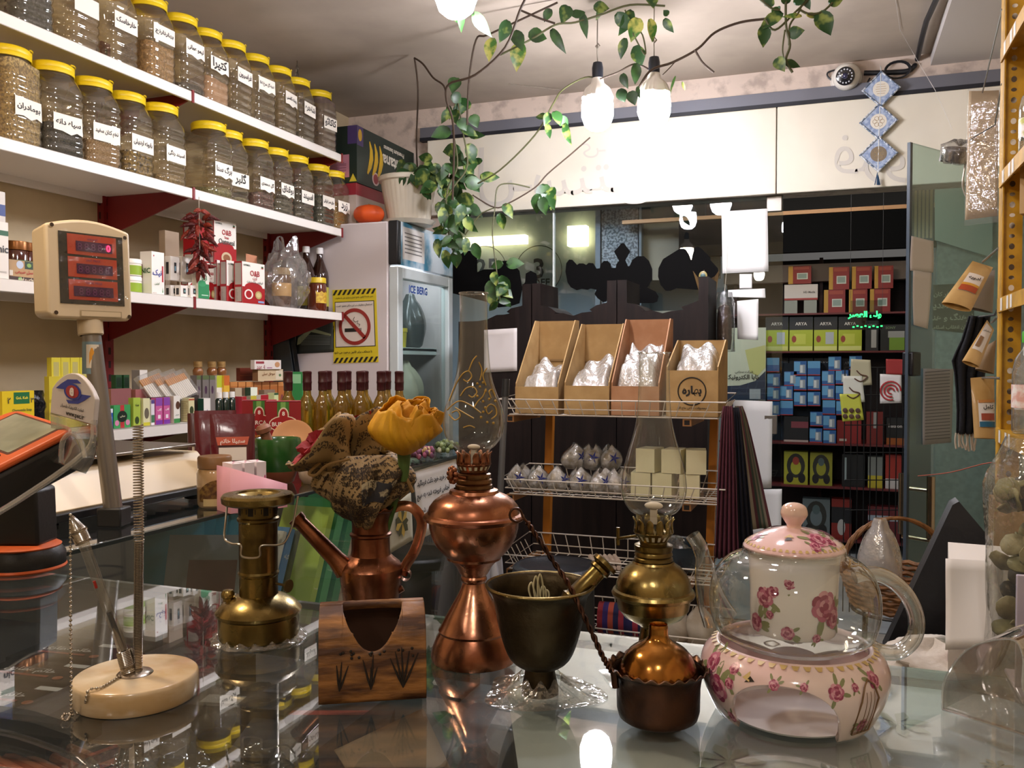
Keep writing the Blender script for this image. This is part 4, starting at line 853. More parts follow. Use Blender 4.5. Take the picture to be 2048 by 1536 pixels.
for x, d, lb in rowb + rowc:
    p = P(x, 900, d); t = thing('oil_bottle', 'golden oil bottle with a dark red capsule, ' + lb, 'bottle', (p.x, p.y, ZT+.0005), random.random(), 'golden oil bottles'); t.scale = (.87, .87, 1)
    if ob is None: oil_parts(t); ob = t
    else:
        for c_ in ob.children: d_ = c_.copy(); d_.parent = t; COL.objects.link(d_)
p = P(596, 740, 2.86); carton('green_carton', 'small bright green carton behind the oil bottles', 'carton', (p.x, p.y, ZT), (.035, .03, .25), .3, '#2a8a4a', [('f', .1, .85, .9, .97, '#8fd0a0')])
# glass jar and dishes of buds
p = P(832, 880, 2.72); t = thing('glass_jar', 'empty straight sided glass jar beside the oil bottles', 'jar', (p.x, p.y, ZT+.0005))
mb = MB(); mb.lathe([(0, .002), (.03, .002), (.032, .006), (.032, .165)], 32); mb.build('wall', clear('#f3f6f4', .05, .8, .02, power=3), t); mb = MB(); mb.tube([(.032*math.cos(a*PI/16), .032*math.sin(a*PI/16), .165) for a in range(32)], .0018, 6, closed=True); mb.build('rim', clear('#ffffff', .25, .7, .02), t)
def dish(x, d, lb, cols, r):
    p = P(x, 905, d); t = thing('glass_dish', lb, 'dish', (p.x, p.y, ZT+.0005))
    mb = MB(); mb.lathe([(0, .002), (r*.9, .002), (r, .008), (r*1.03, .03)], 32); mb.build('wall', clear('#f0f3f2', .06, .8, .02, power=3), t)
    mb = MB()
    for i in range(70):
        a = random.random()*2*PI; q = r*.9*math.sqrt(random.random()); mb.k = random.randrange(len(cols)); mb.ball((q*math.cos(a), q*math.sin(a), .012+random.random()*.018 + (.012*(1-q/r))), .007, 8, 5, (1, 1, 1.25))
    o = mb.build('dried_buds', [M(c, .7) for c in cols], t); o['kind'] = 'stuff'
dish(840, 2.5, 'glass dish of dried purple pink rosebuds at the far end of the side counter', ['#6a3a5a', '#a85a78', '#8a4a60', '#b59a6a'], .047)
dish(893, 2.66, 'glass dish of dried green leaves at the far end of the side counter', ['#5a6a3a', '#8a9a6a', '#3f4a2a', '#b5b59a'], .04)
p = P(800, 910, 2.42); t = lathe_thing('honey_glass', 'small amber honey glass behind the paper flower', 'glass', (p.x, p.y, ZT+.0005), [('glass', [(0, 0), (.022, 0), (.024, .005), (.024, .05), (0, .05)], M('#b5822a', .1, coat=.5))])
# notices on the front of the counter
X_ = CX1 - .003
nt = sheet('notice', 'white notice with black Persian lettering on the front of the side counter', 'sign', (onX(842, 1078, X_), onX(925, 1035, X_), onX(912, 917, X_), onX(826, 944, X_)), '#e9e8e8', bend=.0004)
tb = MB(); a_, b_, d_ = onX(826, 944, X_), onX(912, 917, X_), onX(842, 1078, X_); uu = (b_-a_).normalized(); uu = Vector((0, 1, 0)); 
for x, y, w_, s_ in ((866, 960, .2, 'در خرید خود دقت فرمائید'), (868, 985, .215, 'اجناس فروخته شده به هیچ'), (872, 1012, .2, 'عنوان پس گرفته نمی شود')): tb = MB(); write(tb, s_, onX(x, y, X_+.0022), uu, (0, 0, 1), w=w_, bold=.03); tb.build('lettering', INK, nt, ang=0)
pc_ = sheet('flower_card', 'card with a printed pansy on the counter front, behind the copper jug handle', 'card', (onX(779, 1108, X_), onX(826, 1080, X_), onX(822, 985, X_), onX(776, 1010, X_)), '#b9b6a2', bend=.0003)
mb = MB(); c0 = onX(803, 1045, X_+.002)
for k in range(9):
    a = 2*PI*k/9; mb.k = k % 2; mb.add([c0 + Vector((.0005*k, math.cos(a+q)*r, math.sin(a+q)*r)) for q, r in ((0, .0), (-.4, .028), (0, .04), (.4, .028))], [(0, 1, 2, 3)])
mb.build('pansy_print', [M('#4a4a30', .6), M('#b59a4a', .6)], pc_)
# near glass counter
NX0, NX1, NY0, NY1 = CX1 + .004, .84, .22, .875
t = thing('sales_counter', 'low near glass sales counter carrying the lamps, mortar and teapot', 'counter', (0, 0, 0))
mb = MB(); mb.box((NX0, NY0, ZT-.008), (NX1, NY1, ZT)); mb.build('glass_top', clear('#f9fcfb', .085, .62, .012, power=2.3, haze=.02, hazecol='#c4cecb'), t)
mb = MB(); mb.box((NX0, NY1-.006, ZT-.0075), (NX1, NY1+.001, ZT-.0005)); mb.build('edge_strip', clear('#b9cfc8', .3, .6, .05, haze=.4, hazecol='#a8b8b4'), t)
mb = MB(); mb.box((NX0, NY0, 0), (NX1, NY1-.012, .925)); mb.box((NX0, NY0, .92), (NX1, NY0+.015, ZT-.009)); mb.build('carcass', M('#2b2a2a', .5), t)
mb = MB(); mb.box((NX0, NY1-.01, 0), (NX1, NY1-.004, ZT-.009)); mb.build('front_glass', glass_side, t)
for x in (NX0+.005, -.36, NX1-.012):
    mb = MB(); mb.box((x, NY0+.016, .925), (x+.006, NY1-.012, ZT-.009)); mb.build('glass_divider', clear('#cddad6', .12, .6, .03), t)
# things lying under the near glass
def under(x, y, z=.965): return onZ(x, y, z)
paper = sheet('liner_paper', 'pale liner paper lying under the glass beneath the mortar and teapot', 'paper', ((-.06, .24, .9775), (.824, .24, .9775), (.824, .86, .9775), (-.33, .86, .9775)), mat=M('#e6ebe9', .5, col2='#dbe2e0', scale=5), bend=0)
sheet('cardboard_sheet', 'tan cardboard sheet under the glass before the wooden holder', 'cardboard', [onZ(x, y, .976) for x, y in ((690, 1534), (900, 1534), (846, 1416), (668, 1500))], '#8f7658', bend=0)
random.seed(4)
mb = MB()
for i in range(26):
    c0 = Vector((random.uniform(-.1, .6), random.uniform(.3, .8), .9792)); r = random.uniform(.012, .03); mb.k = random.randrange(3)
    for k in range(7): a = 2*PI*k/7+i; mb.add([c0, c0+Vector((math.cos(a-.3)*r*.7, math.sin(a-.3)*r*.7, 0)), c0+Vector((math.cos(a)*r, math.sin(a)*r, 0)), c0+Vector((math.cos(a+.3)*r*.7, math.sin(a+.3)*r*.7, 0))], [(0, 1, 2, 3)])
mb.build('flower_print', [M('#cfccb4', .6), M('#c4cbb8', .6), M('#dccabe', .6)], paper)
for i, (x, y, rz, lb) in enumerate(((30, 1402, .12, 'black printed carton under the glass, nearest the viewer'), (92, 1354, .1, 'black printed carton under the glass, middle of three'), (165, 1312, .1, 'black printed carton under the glass, farthest of three'))):
    p = under(x, y); o = carton('black_carton', lb, 'carton', (p.x, p.y, .9262), (.125, .07, .044), rz, '#121214', [('t', .2, .55, .5, .62, '#8a8680', 'lines'), ('t', .55, .72, .75, .84, '#d9d6d0'), ('t', .15, .3, .6, .36, '#9a4a3a'), ('t', .66, .25, .74, .38, '#a05a3a', 'o')], [('t', .38, .45, .45, 'خاتم عطاری', '#c9c6c0')], 'black printed cartons under the glass', rough=.25)
random.seed(2)
for i in range(9):
    p = under(40, 1478, .935); a0 = Vector((p.x-.07+random.uniform(-.01, .01), p.y+.03-.0085*i, .931)); b0 = a0 + Vector((.15, -.035+random.uniform(-.004, .004), 0))
    mb = MB(); mb.tube([a0, (a0+b0)/2 + Vector((0, 0, .001)), b0], .0042, 8)
    tag(mb.build('cinnamon_stick', M('#9a5a34', .6, col2='#7a4426', scale=40)), 'long cinnamon stick bundled under the glass at the near corner, %s from the back' % 'first second third fourth fifth sixth seventh eighth ninth'.split()[i], 'cinnamon', 'cinnamon sticks in a bundle')
def crumple(name, label, cat, c, r, h, mat, seed=0, group=None, sy=1, flat=.35):
    random.seed(seed); mb = MB(); f = [(random.uniform(2, 9), random.uniform(2, 9), random.random()*6) for _ in range(4)]
    def g(u, v):
        a = 2*PI*u; w = 1 + sum(.09*math.sin(p_*a.real*1.0 // 1 * 0 + round(p_)*a + q_*v + s_) for p_, q_, s_ in f)
        rr = r*math.sin(PI*min(1, .5*v+.5*(1-flat*0)))**.6 if False else r*(1-v**2.2)**.5
        return (rr*w*math.cos(a), rr*w*math.sin(a)*sy, h*v*(1+.25*math.sin(3*a+5*v)))
    mb.grid(g, 36, 14, wrapu=True); o = mb.build(name, mat, None); o.location = c
    return tag(o, label, cat, group)
film = clear('#f2f2f2', .12, .6, .08, haze=.05, hazecol='#d0d0d0', bump=1, bscale=35, power=2)
p = under(300, 1500); crumple('plastic_bag', 'crumpled clear plastic bag under the glass near the pen stand', 'plastic bag', (p.x, p.y, .9262), .06, .036, film, 3)
p = under(560, 1500); crumple('plastic_bag', 'crumpled clear plastic bag under the glass beside the red striped box', 'plastic bag', (p.x, p.y, .9262), .05, .038, film, 9)
p = under(630, 1455); carton('flat_box', 'flat dark box with a red stripe under the glass, below the wooden holder', 'box', (p.x, p.y, .9262), (.12, .1, .036), .35, '#35353a', [('t', 0, .82, 1, .92, '#b04a40'), ('t', .1, .1, .9, .5, '#45454c')], (), None)
for i, (x, y) in enumerate(((300, 1250), (400, 1330), (500, 1400))):
    p = under(x, y); carton('dark_box', 'dark box under the glass between pen stand and heater, %s from the viewer' % ('third', 'second', 'first')[i], 'box', (p.x, p.y, .9262), (.09, .06, .044), .1*i, '#2f2d30', [('t', .1, .1, .5, .4, '#8f8d8a'), ('t', .6, .6, .9, .7, '#55535a')], (), None)

# card reader, its acrylic stand and sign
t = thing('card_reader', 'orange edged card payment terminal on a black swivel stand', 'card terminal', (0, 0, ZT))
c0 = onT(48, 1135); d0 = depth(c0); T0 = Vector((0, 0, ZT)); t.location = (c0.x, c0.y, ZT)
blk = M('#141210', .45, bump=.05, bscale=200); org = M('#d9622a', .4)
mb = MB(); mb.lathe([(0, .0005), (.05, .0005), (.052, .004), (.052, .02), (.045, .03), (0, .031)], 40); bs = mb.build('base', blk, t)
mb = MB(); mb.lathe([(.0522, .0), (.0535, .002), (.0522, .005)], 40); mb.lathe([(.046, .029), (.047, .031), (.04, .035), (0, .035)], 40); mb.build('ring', org, bs)
mb = MB(); f = frame((0, 0, .034), (.938, .345, 0), (0, 0, 1)); mb.T = f; mb.prism([(-.04, 0), (.034, 0), (.032, .075), (.02, .08), (-.012, .1), (-.05, .1)], lambda a, b: (a, -.026, b), lambda a, b: (a, .026, b)); mb.build('post', blk, t, bevel=.004)
A = P(30, 820, 1.12); B = P(152, 858, 1.02); C = P(-75, 1000, .90)
ex = (B-A); Lw = ex.length; ex = ex.normalized(); ey = (C-B); ey = (ey - ex*ey.dot(ex)); ll = ey.length; ey = ey.normalized(); ez = ex.cross(-ey).normalized()
if ez.z < 0: ez = -ez
o = A - t.location
mm = Matrix(((ex.x, ey.x, ez.x, o.x), (ex.y, ey.y, ez.y, o.y), (ex.z, ey.z, ez.z, o.z), (0, 0, 0, 1)))
mb = MB(); mb.T = mm; pr = rounded(Lw, ll, .018); 
mb.prism(pr, lambda a, b: (a+Lw/2, b+ll/2, -.048), lambda a, b: (a+Lw/2, b+ll/2, -.006)); mb.build('handset', blk, t, bevel=.006, seg=3, fix=True)
mb = MB(); mb.T = mm; mb.prism(rounded(Lw, ll, .018), lambda a, b: (a+Lw/2, b+ll/2, -.0065), lambda a, b: (a+Lw/2, b+ll/2, .002)); bz = mb.build('orange_bezel', org, t, bevel=.003, seg=2, fix=True)
mb = MB(); mb.T = mm; mb.prism(rounded(Lw*.72, ll*.42, .003), lambda a, b: (a+Lw/2, b+ll*.27, .001), lambda a, b: (a+Lw/2, b+ll*.27, .0026)); mb.build('screen', M('#8f937a', .2, col2='#b5b89a', scale=9, coat=.6), bz, fix=True)
mb = MB(); mb.T = mm; mb.prism(rounded(Lw*.78, ll*.46, .004), lambda a, b: (a+Lw/2, b+ll*.27, .0005), lambda a, b: (a+Lw/2, b+ll*.27, .0022)); mb.build('screen_border', M('#5a2a16', .4), bz, fix=True)
for r_ in range(4):
    for k in range(3): mb = MB(); mb.T = mm; mb.cbox((Lw*(.25+.25*k), ll*(.56+.1*r_), .003), (Lw*.17, ll*.065, .004)); mb.build('key', M('#2a2826', .5), bz)
# acrylic stand with the sign
acr = clear('#f0f3f0', .1, .85, .03, haze=.04, hazecol='#d9dcd6', power=2)
st = thing('acrylic_stand', 'clear bent acrylic stand holding a rounded blue eye sign by the card terminal', 'sign stand', (0, 0, 0))
BL, BR, TL = P(100, 826, 1.03), P(186, 850, .985), P(104, 777, 1.03)
TRp = P(190, 790, .985); u_ = (BR-BL); vv = (TL-BL)
mb = MB(); poly = [(0, 0), (1, 0), (1, 1.0)] + [(1-k/12, 1.0 + .82*math.sin(PI*k/12)**.8) for k in range(1, 12)] + [(0, 1.0)]
nrm = u_.cross(vv).normalized()
mb.prism(poly, lambda a, b: BL+u_*a+vv*b, lambda a, b: BL+u_*a+vv*b - nrm*.006); pl = mb.build('sign_plate', M('#d3cbc6', .35), st, bevel=.001, fix=True)
mb = MB(); e = nrm*.0006
def sp(a, b, k=1): return BL + u_*a + vv*b + e*k
def disc(mb, cx, cy, rx, ry, k, n=28, a0=0, a1=2*PI, r0=0):
    pts = [sp(cx+rx*math.cos(a0+(a1-a0)*i/n), cy+ry*math.sin(a0+(a1-a0)*i/n), k) for i in range(n+1)]
    if r0: inn = [sp(cx+rx*r0*math.cos(a0+(a1-a0)*i/n), cy+ry*r0*math.sin(a0+(a1-a0)*i/n), k) for i in range(n+1)]; mb.add(pts+inn, [(i, i+1, n+2+i, n+1+i) for i in range(n)])
    else: mb.add(pts[:-1], [tuple(range(n))])
mb.k = 0
for (pts) in ([(.1, 1.06), (.22, 1.3), (.36, 1.52), (.58, 1.6), (.68, 1.48), (.5, 1.42), (.36, 1.26), (.32, 1.1)], [(.92, 1.1), (.78, .86), (.64, .66), (.42, .58), (.36, .7), (.5, .74), (.64, .9), (.68, 1.06)]):
    mb.add([sp(a, b, 1) for a, b in pts], [(0, 1, 6, 7), (1, 2, 5, 6), (2, 3, 4, 5)])
disc(mb, .5, 1.08, .2, .32, 1.6); mb.k = 1; disc(mb, .5, 1.08, .15, .25, 2.2); mb.k = 2; write(mb, 'e', sp(.5, 1.08, 3.2), u_.normalized(), vv.normalized(), h=.01, bold=.04)
mb.build('eye_emblem', [M('#2f3f9a', .4), M('#a83038', .4), M('#e9dfd8', .4)], pl)
mb = MB(); write(mb, 'www.pec.ir', sp(.6, .17, 2), u_.normalized(), vv.normalized(), w=.036, bold=.03); mb.build('lettering', INK, pl, ang=0); mb = MB(); write(mb, 'تجارت الکترونیک پارسیان', sp(.52, .44, 2), u_.normalized(), vv.normalized(), w=.046, bold=.03); mb.build('lettering', INK, pl, ang=0)
mb = MB()
def strip(path, w, th=.004):
    pts = spline(path, 6); mb.grid(lambda u, v: pts[min(len(pts)-1, int(round(u*(len(pts)-1))))] + Vector(w)*v, len(pts)-1, 2)
strip([P(100, 826, 1.03), P(102, 865, 1.03), P(96, 890, 1.02), P(80, 915, 1.01)], P(186, 850, .985)-P(100, 826, 1.03))
mb.build('holder', acr, st, solid=.004)
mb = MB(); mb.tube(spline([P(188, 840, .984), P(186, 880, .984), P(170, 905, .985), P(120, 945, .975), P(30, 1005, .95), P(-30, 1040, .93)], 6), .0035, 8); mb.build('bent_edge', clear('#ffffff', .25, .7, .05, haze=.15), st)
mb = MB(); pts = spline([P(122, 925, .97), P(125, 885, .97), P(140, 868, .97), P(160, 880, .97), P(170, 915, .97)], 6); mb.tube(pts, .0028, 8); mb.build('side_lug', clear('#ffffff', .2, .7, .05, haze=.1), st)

# pen stand: marble base, spring pen, chain, tall spring
c0 = onT(273, 1393); d0 = depth(c0); k_ = d0/FPX
t = thing('pen_stand', 'round cream marble pen stand with a tall steel spring and a chained pen', 'pen holder', (c0.x, c0.y, ZT+.0005))
R0 = 118*k_
mb = MB(); mb.lathe([(0, 0), (R0*.97, 0), (R0, .003), (R0, .016), (R0*.985, .0185), (R0*.96, .0195), (0, .0195)], 64); mb.build('marble_base', M('#e6d3b2', .22, col2='#cfae7e', scale=14, coat=.3, mapping=(1, 1.6, 3)), t, ang=50)
pm = P(270, 1352, d0-.001) - t.location; pm.z = .0195
mb = MB(); mb.lathe([(0, .0005), (.014, .0005), (.0145, .0), (.013, .0015), (.004, .003), (0, .003)], 28, pm); mb.build('washer', M('#b9b0a4', .25, 1), t)
steel = M('#b5ada2', .22, 1)
def coil(mb, a, b, R, turns, wire, n=10):
    a = Vector(a); b = Vector(b); ax_ = (b-a).normalized(); x = ax_.orthogonal().normalized(); y = ax_.cross(x); pts = []; N_ = int(turns*n)
    for i in range(N_+1):
        q = i/N_; an = 2*PI*turns*q; r = R(q) if callable(R) else R; pts.append(a + (b-a)*q + x*r*math.cos(an) + y*r*math.sin(an))
    mb.tube(pts, wire, 5)
top = P(276, 850, d0) - t.location; bot = pm + Vector((.003, 0, .002)); bend = P(278, 1085, d0) - t.location
mb = MB(); coil(mb, bot, bend, .0034, 80, .00062); coil(mb, bend, top, .0038, 42, .00062); mb.build('tall_spring', steel, t, ang=60)
# pen cup and pen
cb = P(259, 1350, d0-.004) - t.location; cb.z = .021; ct = P(248, 1302, d0-.004) - t.location
mb = MB(); mb.tube([cb, ct], .0055, 16, cap=False); mb.build('pen_cup', steel, t, solid=.0008)
mb = MB(); coil(mb, cb, ct, .0058, 14, .0007, 14); mb.build('cup_coil', steel, t)
p0 = P(250, 1312, d0-.004) - t.location; p1 = P(167, 1085, d0-.03) - t.location; p2 = P(143, 1034, d0-.035) - t.location
mb = MB(); mb.tube([p0, p0+(p1-p0)*.05, p1], [.002, .0042, .0043], 14); pen = mb.build('pen', clear('#f0eee8', .12, .8, .03, haze=.05), t)
mb = MB(); mb.tube([p0, p0+(p1-p0)*.4], .0021, 8); mb.build('ink_refill', M('#1c1816', .4), pen)
mb = MB(); mb.tube([p0+(p1-p0)*.62+Vector((.001, -.0042, 0)), p0+(p1-p0)*.68+Vector((.001, -.0042, 0))], .0012, 6); mb.build('red_mark', M('#a8281c', .5), pen)
mb = MB(); coil(mb, p1, p1+(p2-p1)*.42, .0056, 9, .0009, 14); coil(mb, p1+(p2-p1)*.42, p2, lambda q: .0052*(1-q)+.0012, 12, .0009, 14); mb.tube([p1, p2], [.005, .001], 10); mb.build('spring_cap', steel, pen, ang=60)
# bead chain
random.seed(1)
zb = .0
path = [P(141, 1030, d0-.036) - t.location, P(141, 1200, d0-.04) - t.location, P(142, 1400, d0-.05) - t.location]
q = onT(143, 1432) - t.location; q.z = .0022; path += [q]
for (x, y) in ((133, 1448), (124, 1443), (132, 1434), (150, 1436)): q = onT(x, y) - t.location; q.z = .0022; path.append(q)
q = onT(168, 1424) - t.location; q.z = .003; path.append(q)
q = P(172, 1400, d0-.048) - t.location; path.append(q); q = P(178, 1386, d0-.044) - t.location; q.z = .0215; path.append(q)
q = onZ(205, 1374, ZT+.0215) - t.location; path.append(q); q = onZ(243, 1350, ZT+.0215) - t.location; path.append(q)
pts = spline(path, 30); mb = MB(); acc = 0; last = pts[0]; mb.ball(last, .0013, 8, 6)
for p_ in pts[1:]:
    while (p_-last).length >= .0036:
        last = last + (p_-last).normalized()*.0036; mb.ball(last, .0013, 8, 6)
mb.tube(pts[::3], .0004, 4); mb.build('bead_chain', steel, t, ang=0)
# turned metal things on the near counter
def mottled(c1, c2, rough, sc=30, b=.08, metal=1, rs=.15):
    k = ('mot', c1, c2, rough, sc, b)
    if k in MATS: return MATS[k]
    m = M(c1, rough, metal, col2=c2, scale=sc, bump=b, bscale=sc*1.5, key=k)
    nt = m.node_tree; n = [x for x in nt.nodes if x.type == 'TEX_NOISE'][0]
    mr = nt.nodes.new('ShaderNodeMapRange'); mr.inputs['To Min'].default_value = max(.05, rough-rs); mr.inputs['To Max'].default_value = rough+rs
    nt.links.new(n.outputs['Fac'], mr.inputs[0]); nt.links.new(mr.outputs[0], nt.nodes['Principled BSDF'].inputs['Roughness'])
    return m
copper = mottled('#b98468', '#8f5a42', .27, 24)
copper_d = mottled('#98644a', '#6a3f2a', .3, 22, .12)
brass = mottled('#a08c58', '#77653a', .27, 26)
brass_d = mottled('#7d6b3c', '#54452a', .3, 24, .1)
bronze = mottled('#4a4030', '#2c261c', .48, 16, .45)
chim = clear('#fbfdfb', .045, .85, .025, haze=.035, hazecol='#e0e0dc', hscale=14, power=2.6, bump=.12, bscale=25)
def dense(pr, n=4):
    out = []
    for i in range(len(pr)-1):
        p0, p1, p2, p3 = pr[max(i-1, 0)], pr[i], pr[i+1], pr[min(i+2, len(pr)-1)]
        for k in range(n):
            t_ = k/n; out.append(tuple(.5*((2*p1[q])+(p2[q]-p0[q])*t_+(2*p0[q]-5*p1[q]+4*p2[q]-p3[q])*t_*t_+(3*p1[q]-p0[q]-3*p2[q]+p3[q])*t_**3) for q in (0, 1)))
    return out + [pr[-1]]
def turned(t, name, prof, xc, d, mat, z0=0, n=56, smooth=0, parent=None, **kw):
    """part of revolution from (half width, row) pairs read in the photograph at depth d; heights measured from the counter"""
    pr = [(hw*d/FPX, P(xc, y, d).z - ZT + z0) for hw, y in prof]
    if smooth: pr = dense(pr, smooth)
    pr = [(max(r, 0), max(z, .0005)) for r, z in pr]
    mb = MB(); mb.lathe(pr, n); return mb.build(name, mat, parent or t, **kw)
def gallery(t, xc, d, y0, y1, y2, w0, w1, mat, nt=12):
    """burner: slotted flaring cup with a crown of prongs holding the chimney"""
    s = d/FPX; zz = [P(xc, y, d).z - ZT for y in (y0, y1, y2)]; r0, r1 = w0*s, w1*s
    mb = MB(); mb.lathe([(r0*.96, zz[0]), (r0, zz[0]+.001), (r0*1.02, zz[0]+(zz[1]-zz[0])*.35), (r1, zz[1]), (r1*.98, zz[1]+.001), (r0*.5, zz[1]-.004), (0, zz[1]-.004)], 48)
    b = mb.build('burner', mat, t, ang=30)
    mb = MB(); h = zz[2]-zz[1]
    for k in range(nt):
        a0 = 2*PI*k/nt; w = PI/nt*.92; rows = []
        for (q, ww, rr) in ((0, 1, 1.0), (.3, .75, .97), (.55, .85, .95), (.8, .7, .97), (1, .2, 1.06)): rows.append([(r1*rr*math.cos(a0+w*ww*e), r1*rr*math.sin(a0+w*ww*e), zz[1]+h*q) for e in (-1, 0, 1)])
        b_ = [p for r in rows for p in r]; mb.add(b_, [(3*i+j, 3*i+j+1, 3*i+j+4, 3*i+j+3) for i in range(4) for j in range(2)])
    mb.build('prong_crown', mat, b, solid=.0006)
    mb = MB()
    for k in range(18):
        a = 2*PI*k/18; za, zb_ = zz[0]+(zz[1]-zz[0])*.45, zz[0]+(zz[1]-zz[0])*.8
        def q(zz_, e): rr = r0*1.02+(r1-r0*1.02)*((zz_-zz[0])/(zz[1]-zz[0])-.35)/.65; return ((rr+.0004)*math.cos(a+e), (rr+.0004)*math.sin(a+e), zz_)
        e = .0014/r1; mb.quad(q(za, -e), q(za, e), q(zb_, e), q(zb_, -e))
    mb.build('air_slot', M('#cfc6a8', .5), b)
    return b
def wick(t, xc, d, y, w, parent=None):
    mb = MB(); z = P(xc, y, d).z - ZT; s = d/FPX
    mb.cbox((0, 0, z-.008), (w*s*.9, .003, .016)); mb.ball((0, 0, z), w*s*1.25, 14, 8, (1, .6, .42)); mb.build('wick', M('#d9cbb8', .8), t)

# copper lamp
p = onT(948, 1318); d = depth(p)
t = thing('oil_lamp', 'tall copper oil lamp with a gold painted glass chimney, behind the wooden holder', 'oil lamp', (p.x, p.y, ZT))
turned(t, 'foot', [(0, 1318), (84, 1318), (86, 1308), (83, 1292), (76, 1275), (69, 1262), (71, 1257), (66, 1250), (55, 1228), (42, 1205), (31, 1186), (24, 1170), (22, 1163)], 948, d, copper, n=64, ang=28)
turned(t, 'stem', [(22, 1164), (26, 1158), (26, 1154), (24, 1150), (30, 1142), (36, 1130), (48, 1118), (54, 1116), (55, 1110)], 948, d, copper, ang=25)
turned(t, 'tank', [(54, 1112), (64, 1103), (76, 1088), (84, 1072), (89, 1054), (90, 1040), (99, 1037), (101, 1031), (98, 1027), (92, 1024), (89, 1012), (80, 1000), (66, 990), (50, 984), (48, 978), (40, 975)], 948, d, copper, n=72, ang=25)
turned(t, 'collar', [(36, 980), (37, 976), (37, 968), (34, 966), (36, 963), (36, 957), (33, 955), (34, 952), (34, 946), (30, 944)], 948, d, mottled('#8f6a48', '#6a4a30', .3, 30), ang=25)
gallery(t, 948, d, 946, 926, 902, 28, 35, copper_d)
turned(t, 'chimney', [(31, 916), (32, 905), (33, 898), (44, 889), (56, 872), (61, 850), (61, 838), (56, 812), (46, 786), (38, 762), (33, 735), (30, 700), (28, 660), (27.5, 620), (27.5, 592), (28.5, 588)], 948, d, chim, smooth=3, n=64)
mb = MB(); zt = P(948, 588, d).z - ZT; rt_ = 28*d/FPX; mb.tube([(rt_*math.cos(a*PI/20), rt_*math.sin(a*PI/20), zt) for a in range(40)], .0009, 6, closed=True); mb.build('chimney_rim', clear('#ffffff', .3, .7, .02), t)
wick(t, 948, d, 893, 11)
# wheel on the wick winder
s = d/FPX; toR = Vector((.938, .345, 0)); toC = flatdir()
mb = MB(); w0 = P(930, 951, d-.02) - p - Vector((0, 0, 0)); w0.z = P(930, 951, d).z - ZT; w1 = P(905, 950, d-.028) - Vector((p.x, p.y, ZT)); 
mb.tube([w0, w1], .0018, 8); nx = (w1-w0).normalized(); x = Vector((0, 0, 1)); y_ = nx.cross(x)
for k in range(9): a = 2*PI*k/9; mb.ball(w1 + x*.0062*math.cos(a) + y_*.0062*math.sin(a), .0026, 8, 6)
mb.ball(w1, .0064, 12, 8, (.5, 1, 1)); mb.build('wick_wheel', copper_d, t)
# gold painting on the chimney
zb = lambda y: P(948, y, d).z - ZT
prc = [(r, z) for r, z in dense([(hw*s, zb(y)) for hw, y in [(33, 898), (44, 889), (56, 872), (61, 850), (61, 838), (56, 812), (46, 786), (38, 762), (33, 735), (30, 700), (28, 660)]], 4)]
def rad(z):
    for (r0, z0), (r1, z1) in zip(prc, prc[1:]):
        if z0 <= z <= z1: return r0 + (r1-r0)*(z-z0)/max(1e-6, z1-z0)
    return prc[-1][0]
front = math.atan2(-p.y, -p.x)
def onchim(x, y):
    z = zb(y); r = rad(z) + .0005; q = max(-.98, min(.98, (x-948)*s/r)); a = front + math.asin(q); return (r*math.cos(a), r*math.sin(a), z)
mb = MB()
for cv in ([(900, 800), (912, 770), (926, 748), (938, 742), (944, 752), (936, 762), (928, 758)], [(896, 818), (918, 800), (940, 806), (962, 822)], [(900, 826), (912, 836), (922, 828), (916, 818), (906, 822)], [(922, 790), (932, 776), (946, 772), (954, 782), (946, 792), (938, 788)], [(938, 742), (946, 722), (954, 712)], [(960, 760), (964, 740), (958, 724)], [(972, 770), (966, 750), (974, 736)], [(948, 812), (956, 800), (966, 790), (972, 776)], [(984, 818), (976, 824), (972, 814), (980, 806), (990, 812), (992, 826), (982, 834)], [(990, 790), (984, 778), (978, 782), (982, 794)], [(928, 850), (940, 846), (950, 850)], [(912, 812), (930, 822), (948, 832)]):
    pts = [Vector(onchim(a, b)) for a, b in cv]; mb.tube(spline(pts, 5), .0006, 6)
for (x_, y_) in ((966, 800), (970, 812), (962, 830), (974, 840), (986, 842), (955, 790), (978, 796), (966, 820), (990, 800), (960, 772), (955, 766), (966, 764), (971, 780)): mb.ball(onchim(x_, y_), .0013, 8, 6)
mb.build('gold_painting', M('#b08c3a', .45, .3), t)

# brass lamp
d2 = d - .06; p = P(1306, 1350, d2); 
t = thing('oil_lamp', 'brass oil lamp with a plain glass chimney, standing behind the lidded pot', 'oil lamp', (p.x, p.y, ZT))
yb = 725 + (1.27-ZT)*FPX/d2
turned(t, 'foot', [(0, yb), (64, yb), (66, yb-10), (60, yb-26), (44, yb-45), (32, yb-62), (26, 1262), (24, 1250)], 1306, d2, brass_d)
turned(t, 'tank', [(22, 1256), (26, 1250), (40, 1241), (58, 1231), (70, 1216), (73, 1200), (74, 1193), (81, 1190), (83, 1184), (80, 1178), (75, 1175), (73, 1162), (66, 1146), (54, 1132), (42, 1124), (40, 1120)], 1306, d2, brass, n=72, ang=25)
turned(t, 'collar', [(41, 1124), (38, 1121), (39, 1118), (38, 1113), (36, 1111), (38, 1108), (37, 1103), (36, 1101), (38, 1097), (38, 1088), (33, 1086), (20, 1086)], 1306, d2, brass_d, ang=25)
gallery(t, 1306, d2, 1090, 1062, 1034, 27, 40, brass)
turned(t, 'chimney', [(34, 1052), (35, 1034), (36, 1027), (46, 1021), (58, 1004), (64, 982), (64, 965), (60, 935), (52, 905), (43, 875), (36, 845), (32.5, 815), (31, 780), (30, 745), (29.5, 715), (30.5, 706)], 1306, d2, chim, smooth=3, n=64)
